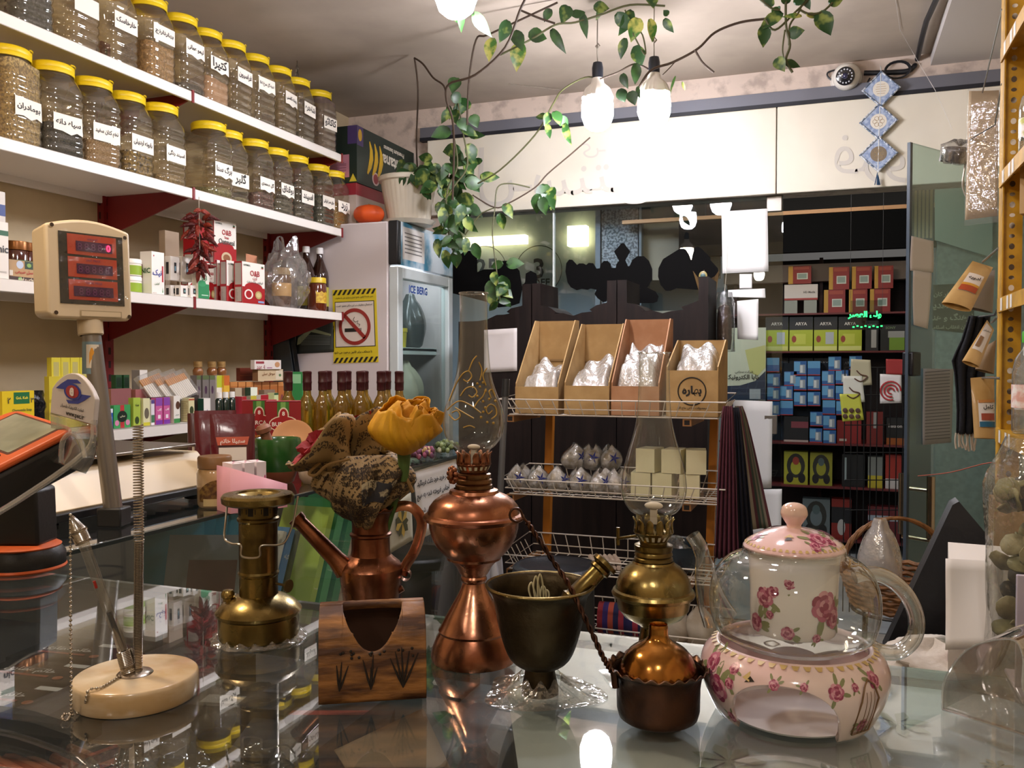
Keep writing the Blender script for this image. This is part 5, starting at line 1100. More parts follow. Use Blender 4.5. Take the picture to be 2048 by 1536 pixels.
mb = MB(); zt = P(1306, 706, d2).z - ZT; rt_ = 30*d2/FPX; mb.tube([(rt_*math.cos(a*PI/20), rt_*math.sin(a*PI/20), zt) for a in range(40)], .001, 6, closed=True); mb.build('chimney_rim', clear('#ffffff', .3, .7, .02), t)
wick(t, 1306, d2, 1010, 15)
mb = MB(); w0 = P(1285, 1070, d2-.0) - Vector((p.x, p.y, ZT)); w1 = P(1236, 1077, d2+.02) - Vector((p.x, p.y, ZT)); mb.tube([w0, w1], .0014, 8); mb.tube([w1+Vector((0, 0, -.006)), w1+Vector((0, 0, .01))], .0016, 8); mb.build('wick_wheel', brass_d, t)

# brass heater
p = onT(518, 1275); d = depth(p)
t = thing('oil_stove', 'small brass oil stove with a tall tubular chimney and a flat ring cap', 'oil stove', (p.x, p.y, ZT))
turned(t, 'tank', [(0, 1275), (74, 1275), (78, 1268), (79, 1240), (78, 1228), (83, 1224), (84, 1218), (80, 1213), (72, 1204), (56, 1194), (42, 1188), (36, 1186), (0, 1186)], 518, d, brass, n=64, ang=28)
turned(t, 'column', [(38, 1192), (37.5, 1150), (39.5, 1147), (40, 1143), (37.5, 1139), (37.5, 1042), (41, 1038), (41, 1034), (38, 1031), (38, 1008)], 518, d, brass_d, n=56, ang=25)
turned(t, 'cap', [(38, 1010), (64, 1006), (70, 1002), (71, 991), (67, 986), (50, 983), (43, 984), (41, 988), (38, 990), (30, 994)], 518, d, brass, n=64, ang=28)
mb = MB(); s = d/FPX; zc = P(518, 992, d).z-ZT
for k in range(6): a = 2*PI*k/6; mb.add([(r*s*math.cos(a+e), r*s*math.sin(a+e), zc) for r, e in ((9, -.3), (38, -.12), (38, .12), (9, .3))], [(0, 1, 2, 3)])
mb.lathe([(0, zc), (10*s, zc)], 16); mb.build('top_grille', brass_d, t)
front = math.atan2(-p.y, -p.x); dark = M('#15100a', .8)
mb = MB()
for k in range(8):
    a0 = front + .4 + k*2*PI/8; zz = P(518, 1017, d).z - ZT; r = 38.4*s
    for c_, w_, h_ in ((0, .14, .0045), (0, .26, .0025)): mb.quad(*[(r*math.cos(a0+e*w_), r*math.sin(a0+e*w_), zz+f_*h_) for e, f_ in ((-1, -1), (1, -1), (1, 1), (-1, 1))])
mb.build('vent_hole', dark, t)
mb = MB(); q = Vector((p.x, p.y, ZT))
W_ = [P(456, 992, d-.0), P(452, 1035, d-.01), P(449, 1075, d-.015), P(462, 1087, d-.025), P(482, 1091, d-.032), P(484, 1113, d-.033), P(518, 1114, d-.034), P(522, 1092, d-.034), P(556, 1090, d-.028), P(572, 1080, d-.02), P(586, 1045, d-.008), P(596, 992, d)]
mb.tube([w-q for w in spline(W_, 5)], .0011, 7); mb.build('wire_bail', M('#a59c8c', .3, .9), t)
mb = MB(); a_ = P(552, 1167, d-.015)-q; b_ = P(577, 1172, d-.022)-q; mb.tube([a_, b_], .0014, 8)
n_ = (b_-a_).normalized(); x_ = n_.orthogonal().normalized(); y_ = n_.cross(x_)
mb.tube([b_ - n_*.0008, b_ + n_*.0008], .0065, 20, cap=True); mb.build('wick_wheel', M('#6a5a3a', .4, .9), t)
mb = MB(); z0 = P(455, 1196, d).z-ZT; c_ = P(456, 1196, d-.008)-q; mb.lathe([(.005, -.003), (.0052, 0), (.0065, .001), (.0068, .005), (.005, .008), (0, .009)], 16, c_); mb.build('filler_cap', brass, t)

# copper jug
d = .94; p = P(742, 1250, d); q = Vector((p.x, p.y, ZT)); yb = 725 + (1.27-ZT)*FPX/d
t = thing('copper_jug', 'copper watering jug with a long straight spout, used as a vase', 'jug', q)
turned(t, 'body', [(0, yb), (50, yb), (51, yb-6), (52, 1222), (56, 1190), (60, 1160), (63, 1142), (63, 1134), (58, 1124), (47, 1115), (40, 1108), (38, 1098), (38, 1072), (41, 1069), (41, 1065), (37, 1062), (37, 1045), (41, 1028), (45, 1021)], 742, d, copper_d, n=64, ang=25)
mb = MB(); s = d/FPX; zr = P(742, 1021, d).z-ZT
mb.grid(lambda u, v: ((45*s+.002*v)*math.cos(2*PI*u), (45*s+.002*v)*math.sin(2*PI*u), zr+.004*v+.0018*v*math.sin(2*PI*u*11)), 88, 2, wrapu=True); mb.build('wavy_rim', copper_d, t, solid=.0008)
mb = MB(); L = [P(692, 1140, d-.01)-q, P(672, 1118, d-.012)-q, P(640, 1085, d-.014)-q, P(606, 1050, d-.016)-q, P(592, 1036, d-.017)-q]
mb.tube(L, [.0125, .0095, .0085, .0075, .0072], 18); mb.tube([L[-1]-(L[-1]-L[-2]).normalized()*.006, L[-1]+(L[-1]-L[-2]).normalized()*.001], [.0085, .009], 18); mb.build('spout', copper_d, t)
mb = MB(); H = [P(772, 1050, d)-q, P(776, 1024, d)-q, P(800, 1012, d)-q, P(826, 1016, d)-q, P(842, 1038, d)-q, P(842, 1062, d)-q, P(830, 1100, d)-q, P(812, 1130, d)-q, P(804, 1150, d)-q]
mb.tube(spline(H, 6), .0058, 10, sx=.3); mb.build('handle', copper, t)
mb = MB(); c_ = P(812, 1150, d)-q; mb.tube([c_+toC*.006, c_-toC*.006], .0055, 14, cap=False); mb.tube([P(806, 1176, d)-q, P(796, 1182, d)-q], .0035, 8); mb.build('handle_curl', copper_d, t)

# newsprint roses and the yellow flower
news = M('#b09468', .75, col2='#8f7448', scale=9, key='newsprint')
def printed(m):
    nt = m.node_tree; N = nt.nodes.new; L = nt.links.new; tc = N('ShaderNodeTexCoord'); mp = N('ShaderNodeMapping'); mp.inputs['Rotation'].default_value = (.4, .9, .5)
    L(tc.outputs['Object'], mp.inputs[0]); wv_ = N('ShaderNodeTexWave'); wv_.inputs['Scale'].default_value = 55; wv_.bands_direction = 'Z'; L(mp.outputs[0], wv_.inputs['Vector'])
    m2 = N('ShaderNodeMapping'); m2.inputs['Scale'].default_value = (420, 420, 120); L(mp.outputs[0], m2.inputs[0]); no = N('ShaderNodeTexNoise'); no.inputs['Scale'].default_value = 1; no.inputs['Detail'].default_value = 1; L(m2.outputs[0], no.inputs['Vector'])
    a = N('ShaderNodeMath'); a.operation = 'GREATER_THAN'; a.inputs[1].default_value = .62; L(wv_.outputs['Fac'], a.inputs[0]); b = N('ShaderNodeMath'); b.operation = 'GREATER_THAN'; b.inputs[1].default_value = .5; L(no.outputs['Fac'], b.inputs[0])
    c = N('ShaderNodeMath'); c.operation = 'MULTIPLY'; L(a.outputs[0], c.inputs[0]); L(b.outputs[0], c.inputs[1]); mx = N('ShaderNodeMix'); mx.data_type = 'RGBA'; bs_ = nt.nodes['Principled BSDF']
    L(bs_.inputs['Base Color'].links[0].from_socket, mx.inputs['A']); mx.inputs['B'].default_value = lin('#3f3020'); L(c.outputs[0], mx.inputs['Factor']); L(mx.outputs['Result'], bs_.inputs['Base Color'])
printed(news)
def crinkle(mb, c, r, h, ax_, seed, open_=1.0, tw=0, n=44, m=14, amp=.12, prof=None):
    random.seed(seed); ax_ = Vector(ax_).normalized(); x = ax_.orthogonal().normalized(); y = ax_.cross(x); c = Vector(c); fs = [(random.randint(2, 5), random.uniform(0, 6), random.uniform(2, 8)) for _ in range(3)] + [(random.randint(9, 17), random.uniform(0, 6), random.uniform(4, 12))]
    def f(u, v):
        a = 2*PI*u; k = 1 + sum(amp*(v**.8)*math.sin(n_*a+ph+q_*v)/(1+.3*i) for i, (n_, ph, q_) in enumerate(fs))
        rr = r*(prof(v) if prof else v**.55)*k
        return c + x*(rr*math.cos(a+tw*v)) + y*(rr*math.sin(a+tw*v)) + ax_*(h*(v + .08*v*math.sin(3*a+seed)))
    mb.grid(f, n, m, wrapu=True)
def newsrose(c, base, stem_to, label, seed, r, lines=()):
    t = thing('paper_rose', label, 'paper flower', c, 0, 'newsprint roses in the copper jug')
    ax_ = (Vector(c) - Vector(base)); mb = MB(); b = Vector(base) - Vector(c)
    crinkle(mb, b, r, ax_.length*1.15, ax_, seed, prof=lambda v: (.25+.35*math.sin(PI*v*.5)) if v < .45 else .5+.5*math.sin((v-.45)/.55*PI/2)); mb.build('newsprint_wrap', news, t, ang=180, solid=.0006)
    mb = MB()
    for q_ in range(3): crinkle(mb, b+ax_*.5, r*(.8-.2*q_), ax_.length*(.62+.03*q_), ax_ + Vector((.01*q_, 0, 0)), seed+q_+1, amp=.16)
    mb.build('red_petals', M('#9a1620', .6, bump=.3, bscale=60), t, ang=180)
    mb = MB(); mb.tube(spline([b, b*1.4, Vector(stem_to)-Vector(c)], 5), .0025, 7); mb.build('stem', M('#2c3a1c', .7), t)
    mb = MB()
    lk = -Vector((ray(700, 900).x, ray(700, 900).y, 0)).normalized()
    return t
jug_in = P(742, 1040, d)
cA, cB = P(665, 872, d-.03), P(735, 850, d+.01)
newsrose(P(640, 885, d-.025), P(690, 935, d-.02), jug_in + Vector((-.008, 0, 0)), 'newsprint rose with red petals, on the wooden holder side of the jug', 5, .043)
newsrose(P(712, 862, d+.02), P(735, 935, d+.01), jug_in + Vector((.0, .008, 0)), 'newsprint rose with red petals, standing behind the yellow flower', 17, .043)
# folded newsprint collar with printed lines
t = thing('newsprint_wrap', 'crumpled sheet of old newsprint wrapped round the stems above the jug', 'paper', q + Vector((0, 0, 0)))
mb = MB(); q0 = q
def colf(u, v):
    a = -PI*1.05 + 2.1*PI*u + front; y0_, y1_ = 1030, 905; zz = P(735, y0_ + (y1_-y0_)*v, d).z - ZT
    r = .021 + .026*math.sin(PI*min(1, v*.85)) + .004*math.sin(5*a+3*v) + .003*math.sin(11*a-9*v) - .016*max(0, v-.75)
    off = Vector((-.006, 0, 0)) - toR*.004*v
    return Vector((r*1.15*math.cos(a), r*math.sin(a), zz + .012*math.sin(2*a+1)*(1-v))) + off
mb.grid(colf, 64, 22); w = mb.build('sheet', news, t, ang=180, solid=.0006)
mb = MB(); random.seed(8)
texts = ['and people were', 'of the world in', 'happine', 'that you can not', 'continues more', 'for a house', 'with you can', 'Romania', 'there and the', 'one of the great', 'the time passes']
for i in range(40):
    u0 = random.uniform(.3, .62); v0 = .06 + .85*(i % 20)/20; tx = random.choice(texts); sc = random.choice((.011, .013, .011)); vs_, fs_, tw_, th_ = text_geo(tx, .02)
    def bend(a_, b_): 
        uu = u0 + a_*.6/(2.1*PI*.045)*1.0 ; vv_ = v0 + b_/.066; pnt = colf(uu, vv_); c0_ = colf(.5, vv_); n_ = Vector((pnt.x+.006, pnt.y, 0)).normalized(); return pnt + n_*.0012
    write(mb, tx, (0, 0, 0), (1, 0, 0), (0, 0, 1), w=sc*len(tx)*.28, fn=bend)
mb.build('printed_lines', M('#3a2c1c', .7), w, ang=0)
mb = MB(); mb.grid(lambda u, v: colf(.47+.11*u, .35+.3*v+.05*math.sin(6*u)) + toC*.0016, 8, 8); mb.build('dark_picture', M('#2a2a30', .7, col2='#b5a88a', scale=70, lo=.5, hi=.56), w)
mb = MB(); pts = spline([P(640, 925, d-.05)-q, P(625, 938, d-.052)-q, P(618, 948, d-.053)-q, P(632, 950, d-.052)-q, P(655, 930, d-.05)-q, P(700, 918, d-.052)-q], 6); mb.tube(pts, .0016, 6); pts = spline([P(800, 930, d-.03)-q, P(812, 955, d-.03)-q, P(826, 985, d-.03)-q], 6); mb.tube(pts, .002, 6); mb.build('twine', M('#8a6a3c', .8), t)
t = thing('paper_flower', 'big yellow crepe paper flower on a green stem, leaning over the jug', 'paper flower', P(823, 860, d-.03))
c_ = P(815, 860, d-.03); yel = M('#e0a81e', .6, col2='#d0921a', scale=30, bump=.5, bscale=40, mapping=(1, 1, .3)); b0 = P(800, 905, d-.03)-c_; axf = (P(822, 820, d-.05) - P(800, 905, d-.03))
for i, (rr, hh, sd, am, off) in enumerate(((.031, .052, 3, .1, 0), (.0275, .05, 5, .13, .1), (.02, .049, 9, .2, .2), (.011, .046, 12, .25, .3))):
    mb = MB(); crinkle(mb, b0 + axf*.08*i, rr, hh, axf + toR*.012*(i-1), sd, n=72, m=18, amp=am, prof=lambda v: .12+.88*math.sin(PI*min(1, v*.78+.02))**.8 if v < .64 else 1.0-.95*(v-.64)**1.1); mb.build('petal_layer', yel, t, ang=180, solid=.0005)
mb = MB(); pts = [b0+axf*.12, b0, P(795, 935, d-.03)-c_, P(786, 975, d-.02)-c_, P(778, 1012, d-.005)-c_, jug_in-c_+Vector((.01, 0, -.02))]; mb.tube(spline(pts, 5), .0042, 9); mb.build('stem', M('#3f5a22', .6, col2='#54702c', scale=60), t)
mb = MB(); mb.lathe([(.0075, .012), (.0078, .004), (.0055, -.018), (.004, -.03)], 14, b0); mb.build('sepal', M('#4a6428', .6), t)

# wooden log holder
pl_ = onT(637, 1412); pr_ = onT(853, 1398); wv = pr_-pl_; Wd = wv.length; wv.normalize(); nb = Vector((-wv.y, wv.x, 0))
t = thing('wooden_holder', 'wooden log holder with a scooped opening and burnt reed drawings', 'holder', pl_)
Dd, Hh = .062, P(640, 1225, depth(pl_)).z - ZT - .002
def arch(v):
    """v 0..1 along the shell from front foot over the top to back foot"""
    pts = [(0, 0), (-.0015, .25), (0, .5), (.004, .75), (.012, .9), (.025, .98), (.034, 1.0), (.044, .98), (.055, .88), (.06, .7), (.062, .4), (.062, 0)]
    i = v*(len(pts)-1); k = min(len(pts)-2, int(i)); f = i-k; return pts[k][0]*(1-f)+pts[k+1][0]*f, (pts[k][1]*(1-f)+pts[k+1][1]*f)*Hh
vt = 5.6/11
def cut(u):
    k = (u-.5)/.285
    if abs(k) >= 1: return vt, vt
    e = (1-k*k)**.5; return vt - e*.29 - .02*(abs(k) < .99), vt + e*.08 + .015*(abs(k) < .99)
us = [i/24*.215 for i in range(24)] + [.215+.0001+(.57-.0002)*i/60 for i in range(61)] + [.785+.215*i/24 for i in range(1, 25)]
mb = MB()
for side in (0, 1):
    def g(iu, jv):
        u = us[iu]; c0_, c1_ = cut(u); v = c0_*jv if side == 0 else c1_ + (1-c1_)*jv
        y_, z_ = arch(v); z_ *= 1 - .012*math.sin(PI*u)*0; return wv*(u*Wd) + nb*(y_) + Vector((0, 0, z_+.0008))
    n_ = len(us)-1
    mb.grid(lambda a, b: g(int(round(a*n_)), b), n_, 16)
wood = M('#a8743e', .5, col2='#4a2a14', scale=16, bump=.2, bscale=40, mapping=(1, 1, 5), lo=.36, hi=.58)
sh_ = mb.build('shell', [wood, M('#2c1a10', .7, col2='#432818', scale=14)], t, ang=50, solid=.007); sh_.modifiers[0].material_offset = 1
mb = MB()
def onfront(a, b): y_, z_ = arch(b*vt/1.0); return wv*(a*Wd) + nb*(y_-.0006) + Vector((0, 0, z_+.0008))
for cx, stalks in ((.19, ((-.02, .26), (.02, .29), (.07, .25))), (.48, ((-.06, .3), (0, .22), (.02, .34), (.05, .22))), (.78, ((-.1, .3), (-.06, .36), (-.01, .4), (.05, .36), (.12, .34)))):
    for dx_, h_ in stalks:
        pts = [onfront(cx + dx_*q_*1.2, .1+h_*q_*.8) for q_ in (0, .35, .7, 1)]; mb.tube(pts, [.0003, .0009, .0007, .0003], 6)
for k in range(16): random.seed(k); mb.ball(onfront(.12+.78*random.random(), .35+.06*random.random()), .0012, 8, 6)
mb.build('burnt_drawing', M('#1c120a', .7), t)

# bronze mortar with pestle
p = onT(1080, 1386); d = depth(p); q = Vector((p.x, p.y, ZT)); s = d/FPX
t = thing('bronze_mortar', 'dark bronze mortar cup on a short foot, taped down with clear film', 'mortar', q)
turned(t, 'foot', [(0, 1386), (37, 1386), (37, 1376), (33, 1356), (30, 1340), (30, 1330)], 1080, d, bronze)
turned(t, 'bowl', [(28, 1334), (44, 1329), (60, 1315), (71, 1292), (80, 1262), (87, 1230), (92, 1200), (97, 1184), (106, 1173), (108, 1168), (105, 1166), (97, 1174), (90, 1195), (82, 1235), (70, 1275), (45, 1305), (0, 1312)], 1080, d, bronze, n=72, smooth=2)
mb = MB(); mb.tube([((106.5*s)*math.cos(a*PI/32), (106.5*s)*math.sin(a*PI/32), P(1080, 1168, d).z-ZT) for a in range(64)], .0014, 8, closed=True); mb.build('rim', mottled('#8f7d50', '#6a5a38', .3, 30), t)
a_ = P(1106, 1240, d-.01); b_ = P(1212, 1125, d-.0); L = b_-a_; mb = MB()
prp = [(0, .009), (.02, .011), (.3, .0088), (.36, .0105), (.4, .0085), (.78, .0072), (.84, .0072), (.86, .0095), (.9, .0095), (.92, .008), (.95, .0115), (1.0, .0115), (1.02, .007)]
mb.tube([a_+L*k for k, _ in prp], [r for _, r in prp], 24); tag(mb.build('brass_pestle', brass_d, None, ang=40), 'brass pestle lying across the bronze mortar, knob resting over its rim', 'pestle')
mb = MB(); random.seed(6)
for i, (x, y1) in enumerate(((1063, 1165), (1072, 1152), (1080, 1148), (1086, 1172), (1092, 1180))):
    r0 = P(1075+2*i, 1230, d)-q; mb.tube(spline([r0, P(x-5, (y1+1200)/2, d+.005)-q, P(x, y1, d+.008)-q, P(x+6, (y1+1200)/2, d+.006)-q, r0+Vector((.004, 0, 0))], 6), .0008, 5)
tag(mb.build('rubber_band_lace', M('#b9b08a', .6), None), 'pale thin rubber bands standing in the bronze mortar', 'rubber bands'); bpy.context.scene.objects['rubber_band_lace'].location = q
# clear film taped round the mortar's foot
random.seed(12); mb = MB()
film2 = clear('#eeeeea', .16, .6, .1, haze=.16, hazecol='#cfcabf', bump=1, bscale=45, power=2)
mb.grid(lambda u, v: ((.018+.032*v*(1+.25*math.sin(3*2*PI*u+1)))*math.cos(2*PI*u), (.018+.026*v*(1+.2*math.sin(2*2*PI*u)))*math.sin(2*PI*u) - .0, max(.0008, .012*(1-v)**2 + .004*(1-v)*math.sin(9*2*PI*u+4*v)+.001)), 72, 10, wrapu=True)
o = mb.build('clear_film', film2, None, ang=180); o.location = q; tag(o, 'wrinkled clear film stuck to the glass round the foot of the bronze mortar', 'plastic film')
mb = MB(); mb.grid(lambda u, v: ((.0+.05*u, .045*v - .0, .0012+.0008*math.sin(7*u+5*v))), 6, 6); o = mb.build('tape_strip', clear('#f2efe8', .12, .5, .1, haze=.25, hazecol='#c9c2b4', power=2), None); o.location = q+Vector((.055, .03, 0)); o.rotation_euler.z = .5; tag(o, 'flat piece of cloudy clear tape on the counter beside the bronze mortar', 'tape')
# twisted ring of film round the stove foot
p5 = onT(518, 1275); mb = MB(); r_ = 84*depth(p5)/FPX
mb.grid(lambda u, v: ((r_-.001+.006*v+.0015*math.sin(14*2*PI*u))*math.cos(2*PI*u), (r_-.001+.006*v+.0015*math.sin(11*2*PI*u))*math.sin(2*PI*u), .0008+.004*(1-v)*(1+.5*math.sin(17*2*PI*u))), 90, 4, wrapu=True)
o = mb.build('clear_film', film2, None, ang=180); o.location = (p5.x, p5.y, ZT); tag(o, 'ring of wrinkled clear film round the foot of the brass stove', 'plastic film')

# small lidded pot with a long twisted handle
p = onT(1316, 1437); d = depth(p); q = Vector((p.x, p.y, ZT)); s = d/FPX; pot = mottled('#3a2a24', '#54382a', .38, 26, .25)
t = thing('copper_pot', 'small dark copper pot with a scalloped rim and a long twisted wire handle', 'pot', q)
turned(t, 'bowl', [(0, 1437), (70, 1437), (78, 1430), (82, 1415), (83, 1370), (86, 1348), (92, 1338)], 1316, d, pot, n=64)
zr = P(1316, 1338, d).z-ZT
mb = MB(); mb.grid(lambda u, v: ((92*s+.0035*v)*math.cos(2*PI*u), (92*s+.0035*v)*math.sin(2*PI*u), zr+.0035*v+.0014*v*math.sin(2*PI*u*24)), 144, 3, wrapu=True); mb.build('scalloped_rim', mottled('#5a4438', '#7a5c48', .35, 30), t, solid=.0008)
mb = MB(); pts = spline([P(1229, 1352, d-.01), P(1218, 1335, d-.01), P(1205, 1312, d-.008), P(1185, 1268, d-.0), P(1160, 1215, d+.012), P(1135, 1165, d+.02), P(1105, 1120, d+.03), P(1075, 1075, d+.035), P(1055, 1045, d+.04)], 14); k = len(pts)
for ph in (0, PI):
    tw = []
    for i, p_ in enumerate(pts):
        tg = (pts[min(i+1, k-1)]-pts[max(0, i-1)]).normalized(); x_ = tg.orthogonal().normalized(); y_ = tg.cross(x_); a = i*.62+ph; tw.append(p_ + (x_*math.cos(a)+y_*math.sin(a))*.0012 - q)
    mb.tube(tw, .0013, 6)
lp = [P(1055, 1045, d+.04), P(1046, 1034, d+.04), P(1040, 1020, d+.04), P(1028, 1017, d+.04), P(1020, 1026, d+.04), P(1022, 1038, d+.04), P(1034, 1043, d+.04), P(1047, 1037, d+.04)]
mb.tube([v-q for v in spline(lp, 5)], .0011, 6); mb.tube([P(1228, 1342, d-.012)-q, P(1231, 1375, d-.012)-q], .003, 8); mb.build('twisted_handle', pot, t)
t = thing('funnel_lid', 'domed copper funnel with a short open neck, sitting in the dark pot', 'funnel', q)
turned(t, 'dome', [(80, 1352), (78, 1340), (70, 1318), (58, 1300), (42, 1288), (28, 1280), (21, 1272), (19.5, 1262), (19, 1249), (17, 1249), (17, 1275)], 1314, d, mottled('#b07a3a', '#7a4426', .2, 22, .06), smooth=2, n=64)
# teapot on its warmer
p = onT(1585, 1428); d = depth(p); q = Vector((p.x, p.y, ZT)); s = d/FPX
Z = lambda y, x=1585: P(x, y, d).z - ZT
front = math.atan2(-p.y, -p.x)
porc = M('#e6c3c4', .12, coat=.6, col2='#ead6d2', scale=9); porcw = M('#f3edec', .15, coat=.5)
def rose_patch(mb, pos, size, seed, mats=(0, 1, 2, 3), leaf=True):
    """painted rose: pos(a, b) gives a point on the glaze for offsets in metres"""
    random.seed(seed)
    def blob(cx, cy, rx, ry, k, e, n=12, rot=0):
        mb.k = k; pts = [pos(cx+rx*math.cos(t_)*math.cos(rot)-ry*math.sin(t_)*math.sin(rot), cy+rx*math.cos(t_)*math.sin(rot)+ry*math.sin(t_)*math.cos(rot), e) for t_ in [2*PI*i/n for i in range(n)]]
        mb.add([pos(cx, cy, e)] + pts, [(0, 1+i, 1+(i+1) % n) for i in range(n)])
    if leaf:
        for i in range(4): a = random.random()*6.28; blob(size*1.15*math.cos(a), size*1.15*math.sin(a), size*.55, size*.22, 3, .0002, 8, a)
    for n_, ro, ra, rb, e0 in ((7, .62, .34, .26, .0003), (6, .44, .3, .2, .0006), (5, .27, .24, .14, .0009), (3, .12, .16, .1, .0012)):
        for i in range(n_): a = 2*PI*i/n_+seed+ro*9; blob(size*ro*math.cos(a), size*ro*math.sin(a), size*ra, size*rb, (1, 0, 2, 0)[i % 3 if n_ > 3 else 2], e0+.00003*i, 9, a+PI/2)
    blob(0, 0, size*.09, size*.09, 2, .0014)
pink = [M('#dba0ae', .3), M('#c0708a', .3), M('#9c4462', .3), M('#8a8f66', .35), M('#7a5a3a', .4), M('#2a2620', .4), M('#d0b478', .4)]
t = thing('tea_warmer', 'pink porcelain tea warmer with rose decals and an arched opening', 'tea warmer', q)
prw = [(134*s, .0005), (150*s, Z(1420)), (168*s, Z(1385)), (178*s, Z(1355)), (181*s, Z(1330)), (174*s, Z(1306)), (160*s, Z(1290)), (149*s, Z(1282)), (145*s, Z(1279))]
prw[0] = (140*s, .0005)
prd = dense(prw, 5)
def wr_(z):
    for (r0, z0), (r1, z1) in zip(prd, prd[1:]):
        if z0 <= z <= z1: return r0+(r1-r0)*(z-z0)/max(1e-6, z1-z0)
    return prd[-1][0]
ZTOP = prw[-1][1]
def foot_z(a):
    zz = .0005
    for c_, w_ in ((front - .1, .66),):
        k = abs((a-c_+PI) % (2*PI) - PI)/w_
        if k < 1: zz = max(zz, (.046*(1-k**2.4)**.5))
    return zz
n_ = 180; mb = MB()
def wf(u, v): a = 2*PI*u; z0 = foot_z(a); z = z0+(ZTOP-z0)*v; r = wr_(z)*(1+.03*math.cos(2*(a-front))*0); return (r*math.cos(a), r*math.sin(a), z)
mb.grid(wf, n_, 26, wrapu=True); mb.build('shell', porc, t, ang=60, solid=.004)
def warm(a0, z0):
    def f(a, b, e): z = z0+b; r = wr_(z); th = a0+a/r; return ((r+e)*math.cos(th), (r+e)*math.sin(th), z)
    return f
mb = MB()
def A_(x, y=1340): return front + math.asin(max(-.97, min(.97, (x-1585)/180)))
for i, (x, y, sz) in enumerate(((1432, 1320, .0095), (1447, 1360, .0125), (1475, 1312, .005), (1472, 1340, .005), (1552, 1322, .0045), (1660, 1328, .007), (1730, 1318, .007), (1462, 1412, .005), (1716, 1400, .006), (1605, 1320, .0035), (1694, 1322, .0035))):
    rose_patch(mb, warm(A_(x), Z(y)+.004), sz, i+3)
for i in range(46): 
    a = 2*PI*i/46; mb.k = 6
    pt_ = [(wr_(ZTOP-.001-.003*k)+.0004, ZTOP-.001-.0018*k) for k in (0, 1)]
    mb.add([(r*math.cos(a+e), r*math.sin(a+e), z) for (r, z), e in ((pt_[0], -.05), (pt_[0], .05), (pt_[1], .02), (pt_[1], -.02))], [(0, 1, 2, 3)])
f = warm(A_(1508), Z(1318)); mb.k = 5; mb.add([f(-.004, 0, .0005), f(.004, .002, .0005), f(.0, .005, .0005)], [(0, 1, 2)]); mb.k = 6; mb.add([f(-.006, .003, .0006), f(0, .001, .0006), f(-.001, .008, .0006)], [(0, 1, 2)])
f = warm(A_(1718), Z(1368)); mb.k = 4
mb.tube([f(a_, b_, .0013) for a_, b_ in ((-.009, -.015), (-.009, .012), (-.005, .022), (0, .026), (.005, .022), (.009, .012), (.009, -.015), (-.009, -.015))], .0007, 5)
for xx in (-.004, 0, .004): mb.tube([f(xx, -.015 + .0033*q_, .0012) for q_ in range(11)], .0003, 4)
mb.build('rose_decal', pink, t, ang=0)
mb = MB(); mb.lathe([(0, .002), (.05, .002), (.052, .004)], 40); mb.build('floor_plate', porcw, t)
# glass pot
tg = thing('teapot', 'round clear glass teapot with a rose porcelain lid and strainer, on the pink warmer', 'teapot', q)
gp = clear('#f8faf8', .06, .95, .012, power=2.1)
body = [(0, Z(1296)), (70, 1303), (110, 1300), (136, 1283), (152, 1258), (162, 1225), (164, 1195), (160, 1165), (148, 1138), (128, 1118), (108, 1108), (100, 1102), (98, 1094)]
prb = [(0, ZTOP+.0012)] + [(hw*s, max(ZTOP+.0015 if hw < 145 else 0, Z(y))) for hw, y in body[1:]]
prb = [(0, ZTOP-.004), (70*s, ZTOP-.004), (115*s, ZTOP-.001), (137*s, ZTOP+.0035)] + [(hw*s, Z(y)) for hw, y in body[4:]]
mb = MB(); mb.lathe(dense(prb, 5), 80); mb.build('glass_body', gp, tg, ang=60)
mb = MB(); mb.lathe([(100*s, Z(1096)), (98.5*s, Z(1091)), (95*s, Z(1096))], 64); mb.build('glass_rim', clear('#ffffff', .25, .7, .02), tg)
gs = clear('#f4f6f4', .14, 1.0, .015, power=1.4)
mb = MB(); S_ = [P(1440, 1238, d)-q, P(1425, 1205, d)-q, P(1414, 1165, d)-q, P(1408, 1125, d)-q, P(1400, 1095, d)-q, P(1385, 1070, d)-q]
mb.tube(spline(S_, 7), [ .0145-(.0085)*min(1, i/24) for i in range(36)], 18, cap=False); mb.build('spout', gs, tg)
mb = MB(); H = [P(1708, 1152, d)-q, P(1735, 1146, d)-q, P(1775, 1156, d)-q, P(1812, 1188, d)-q, P(1832, 1232, d)-q, P(1828, 1275, d)-q, P(1798, 1303, d)-q, P(1762, 1303, d)-q, P(1735, 1290, d)-q]
mb.tube(spline(H, 7), .0062, 16); mb.build('handle', clear('#f4f6f4', .18, 1.0, .01, power=1.3), tg)
mb = MB(); mb.tube(spline(H, 7), .0034, 12); mb.build('handle_core', clear('#ffffff', .1, .8, .01, power=1.5), tg)
mb = MB(); mb.lathe([(hw*s, Z(y)) for hw, y in ((0, 1262), (70, 1262), (80, 1258), (83, 1250), (84, 1180), (87, 1112), (92, 1098), (97, 1094))], 64); st = mb.build('strainer', porcw, tg, ang=40)
def cyl(a0, z0, r=84*s):
    def f(a, b, e): th = a0+a/r; return ((r+e)*math.cos(th), (r+e)*math.sin(th), z0+b)
    return f
mb = MB()
for i, (x, y, sz) in enumerate(((1530, 1180, .0095), (1545, 1165, .006), (1514, 1235, .0085), (1573, 1242, .006), (1640, 1190, .014), (1655, 1215, .010), (1575, 1145, .006), (1625, 1250, .004), (1540, 1212, .004))):
    rose_patch(mb, cyl(front+math.asin(max(-.97, min(.97, (x-1583)/84))), Z(y)), sz, i+20)
mb.build('rose_decal', pink, st, ang=0)
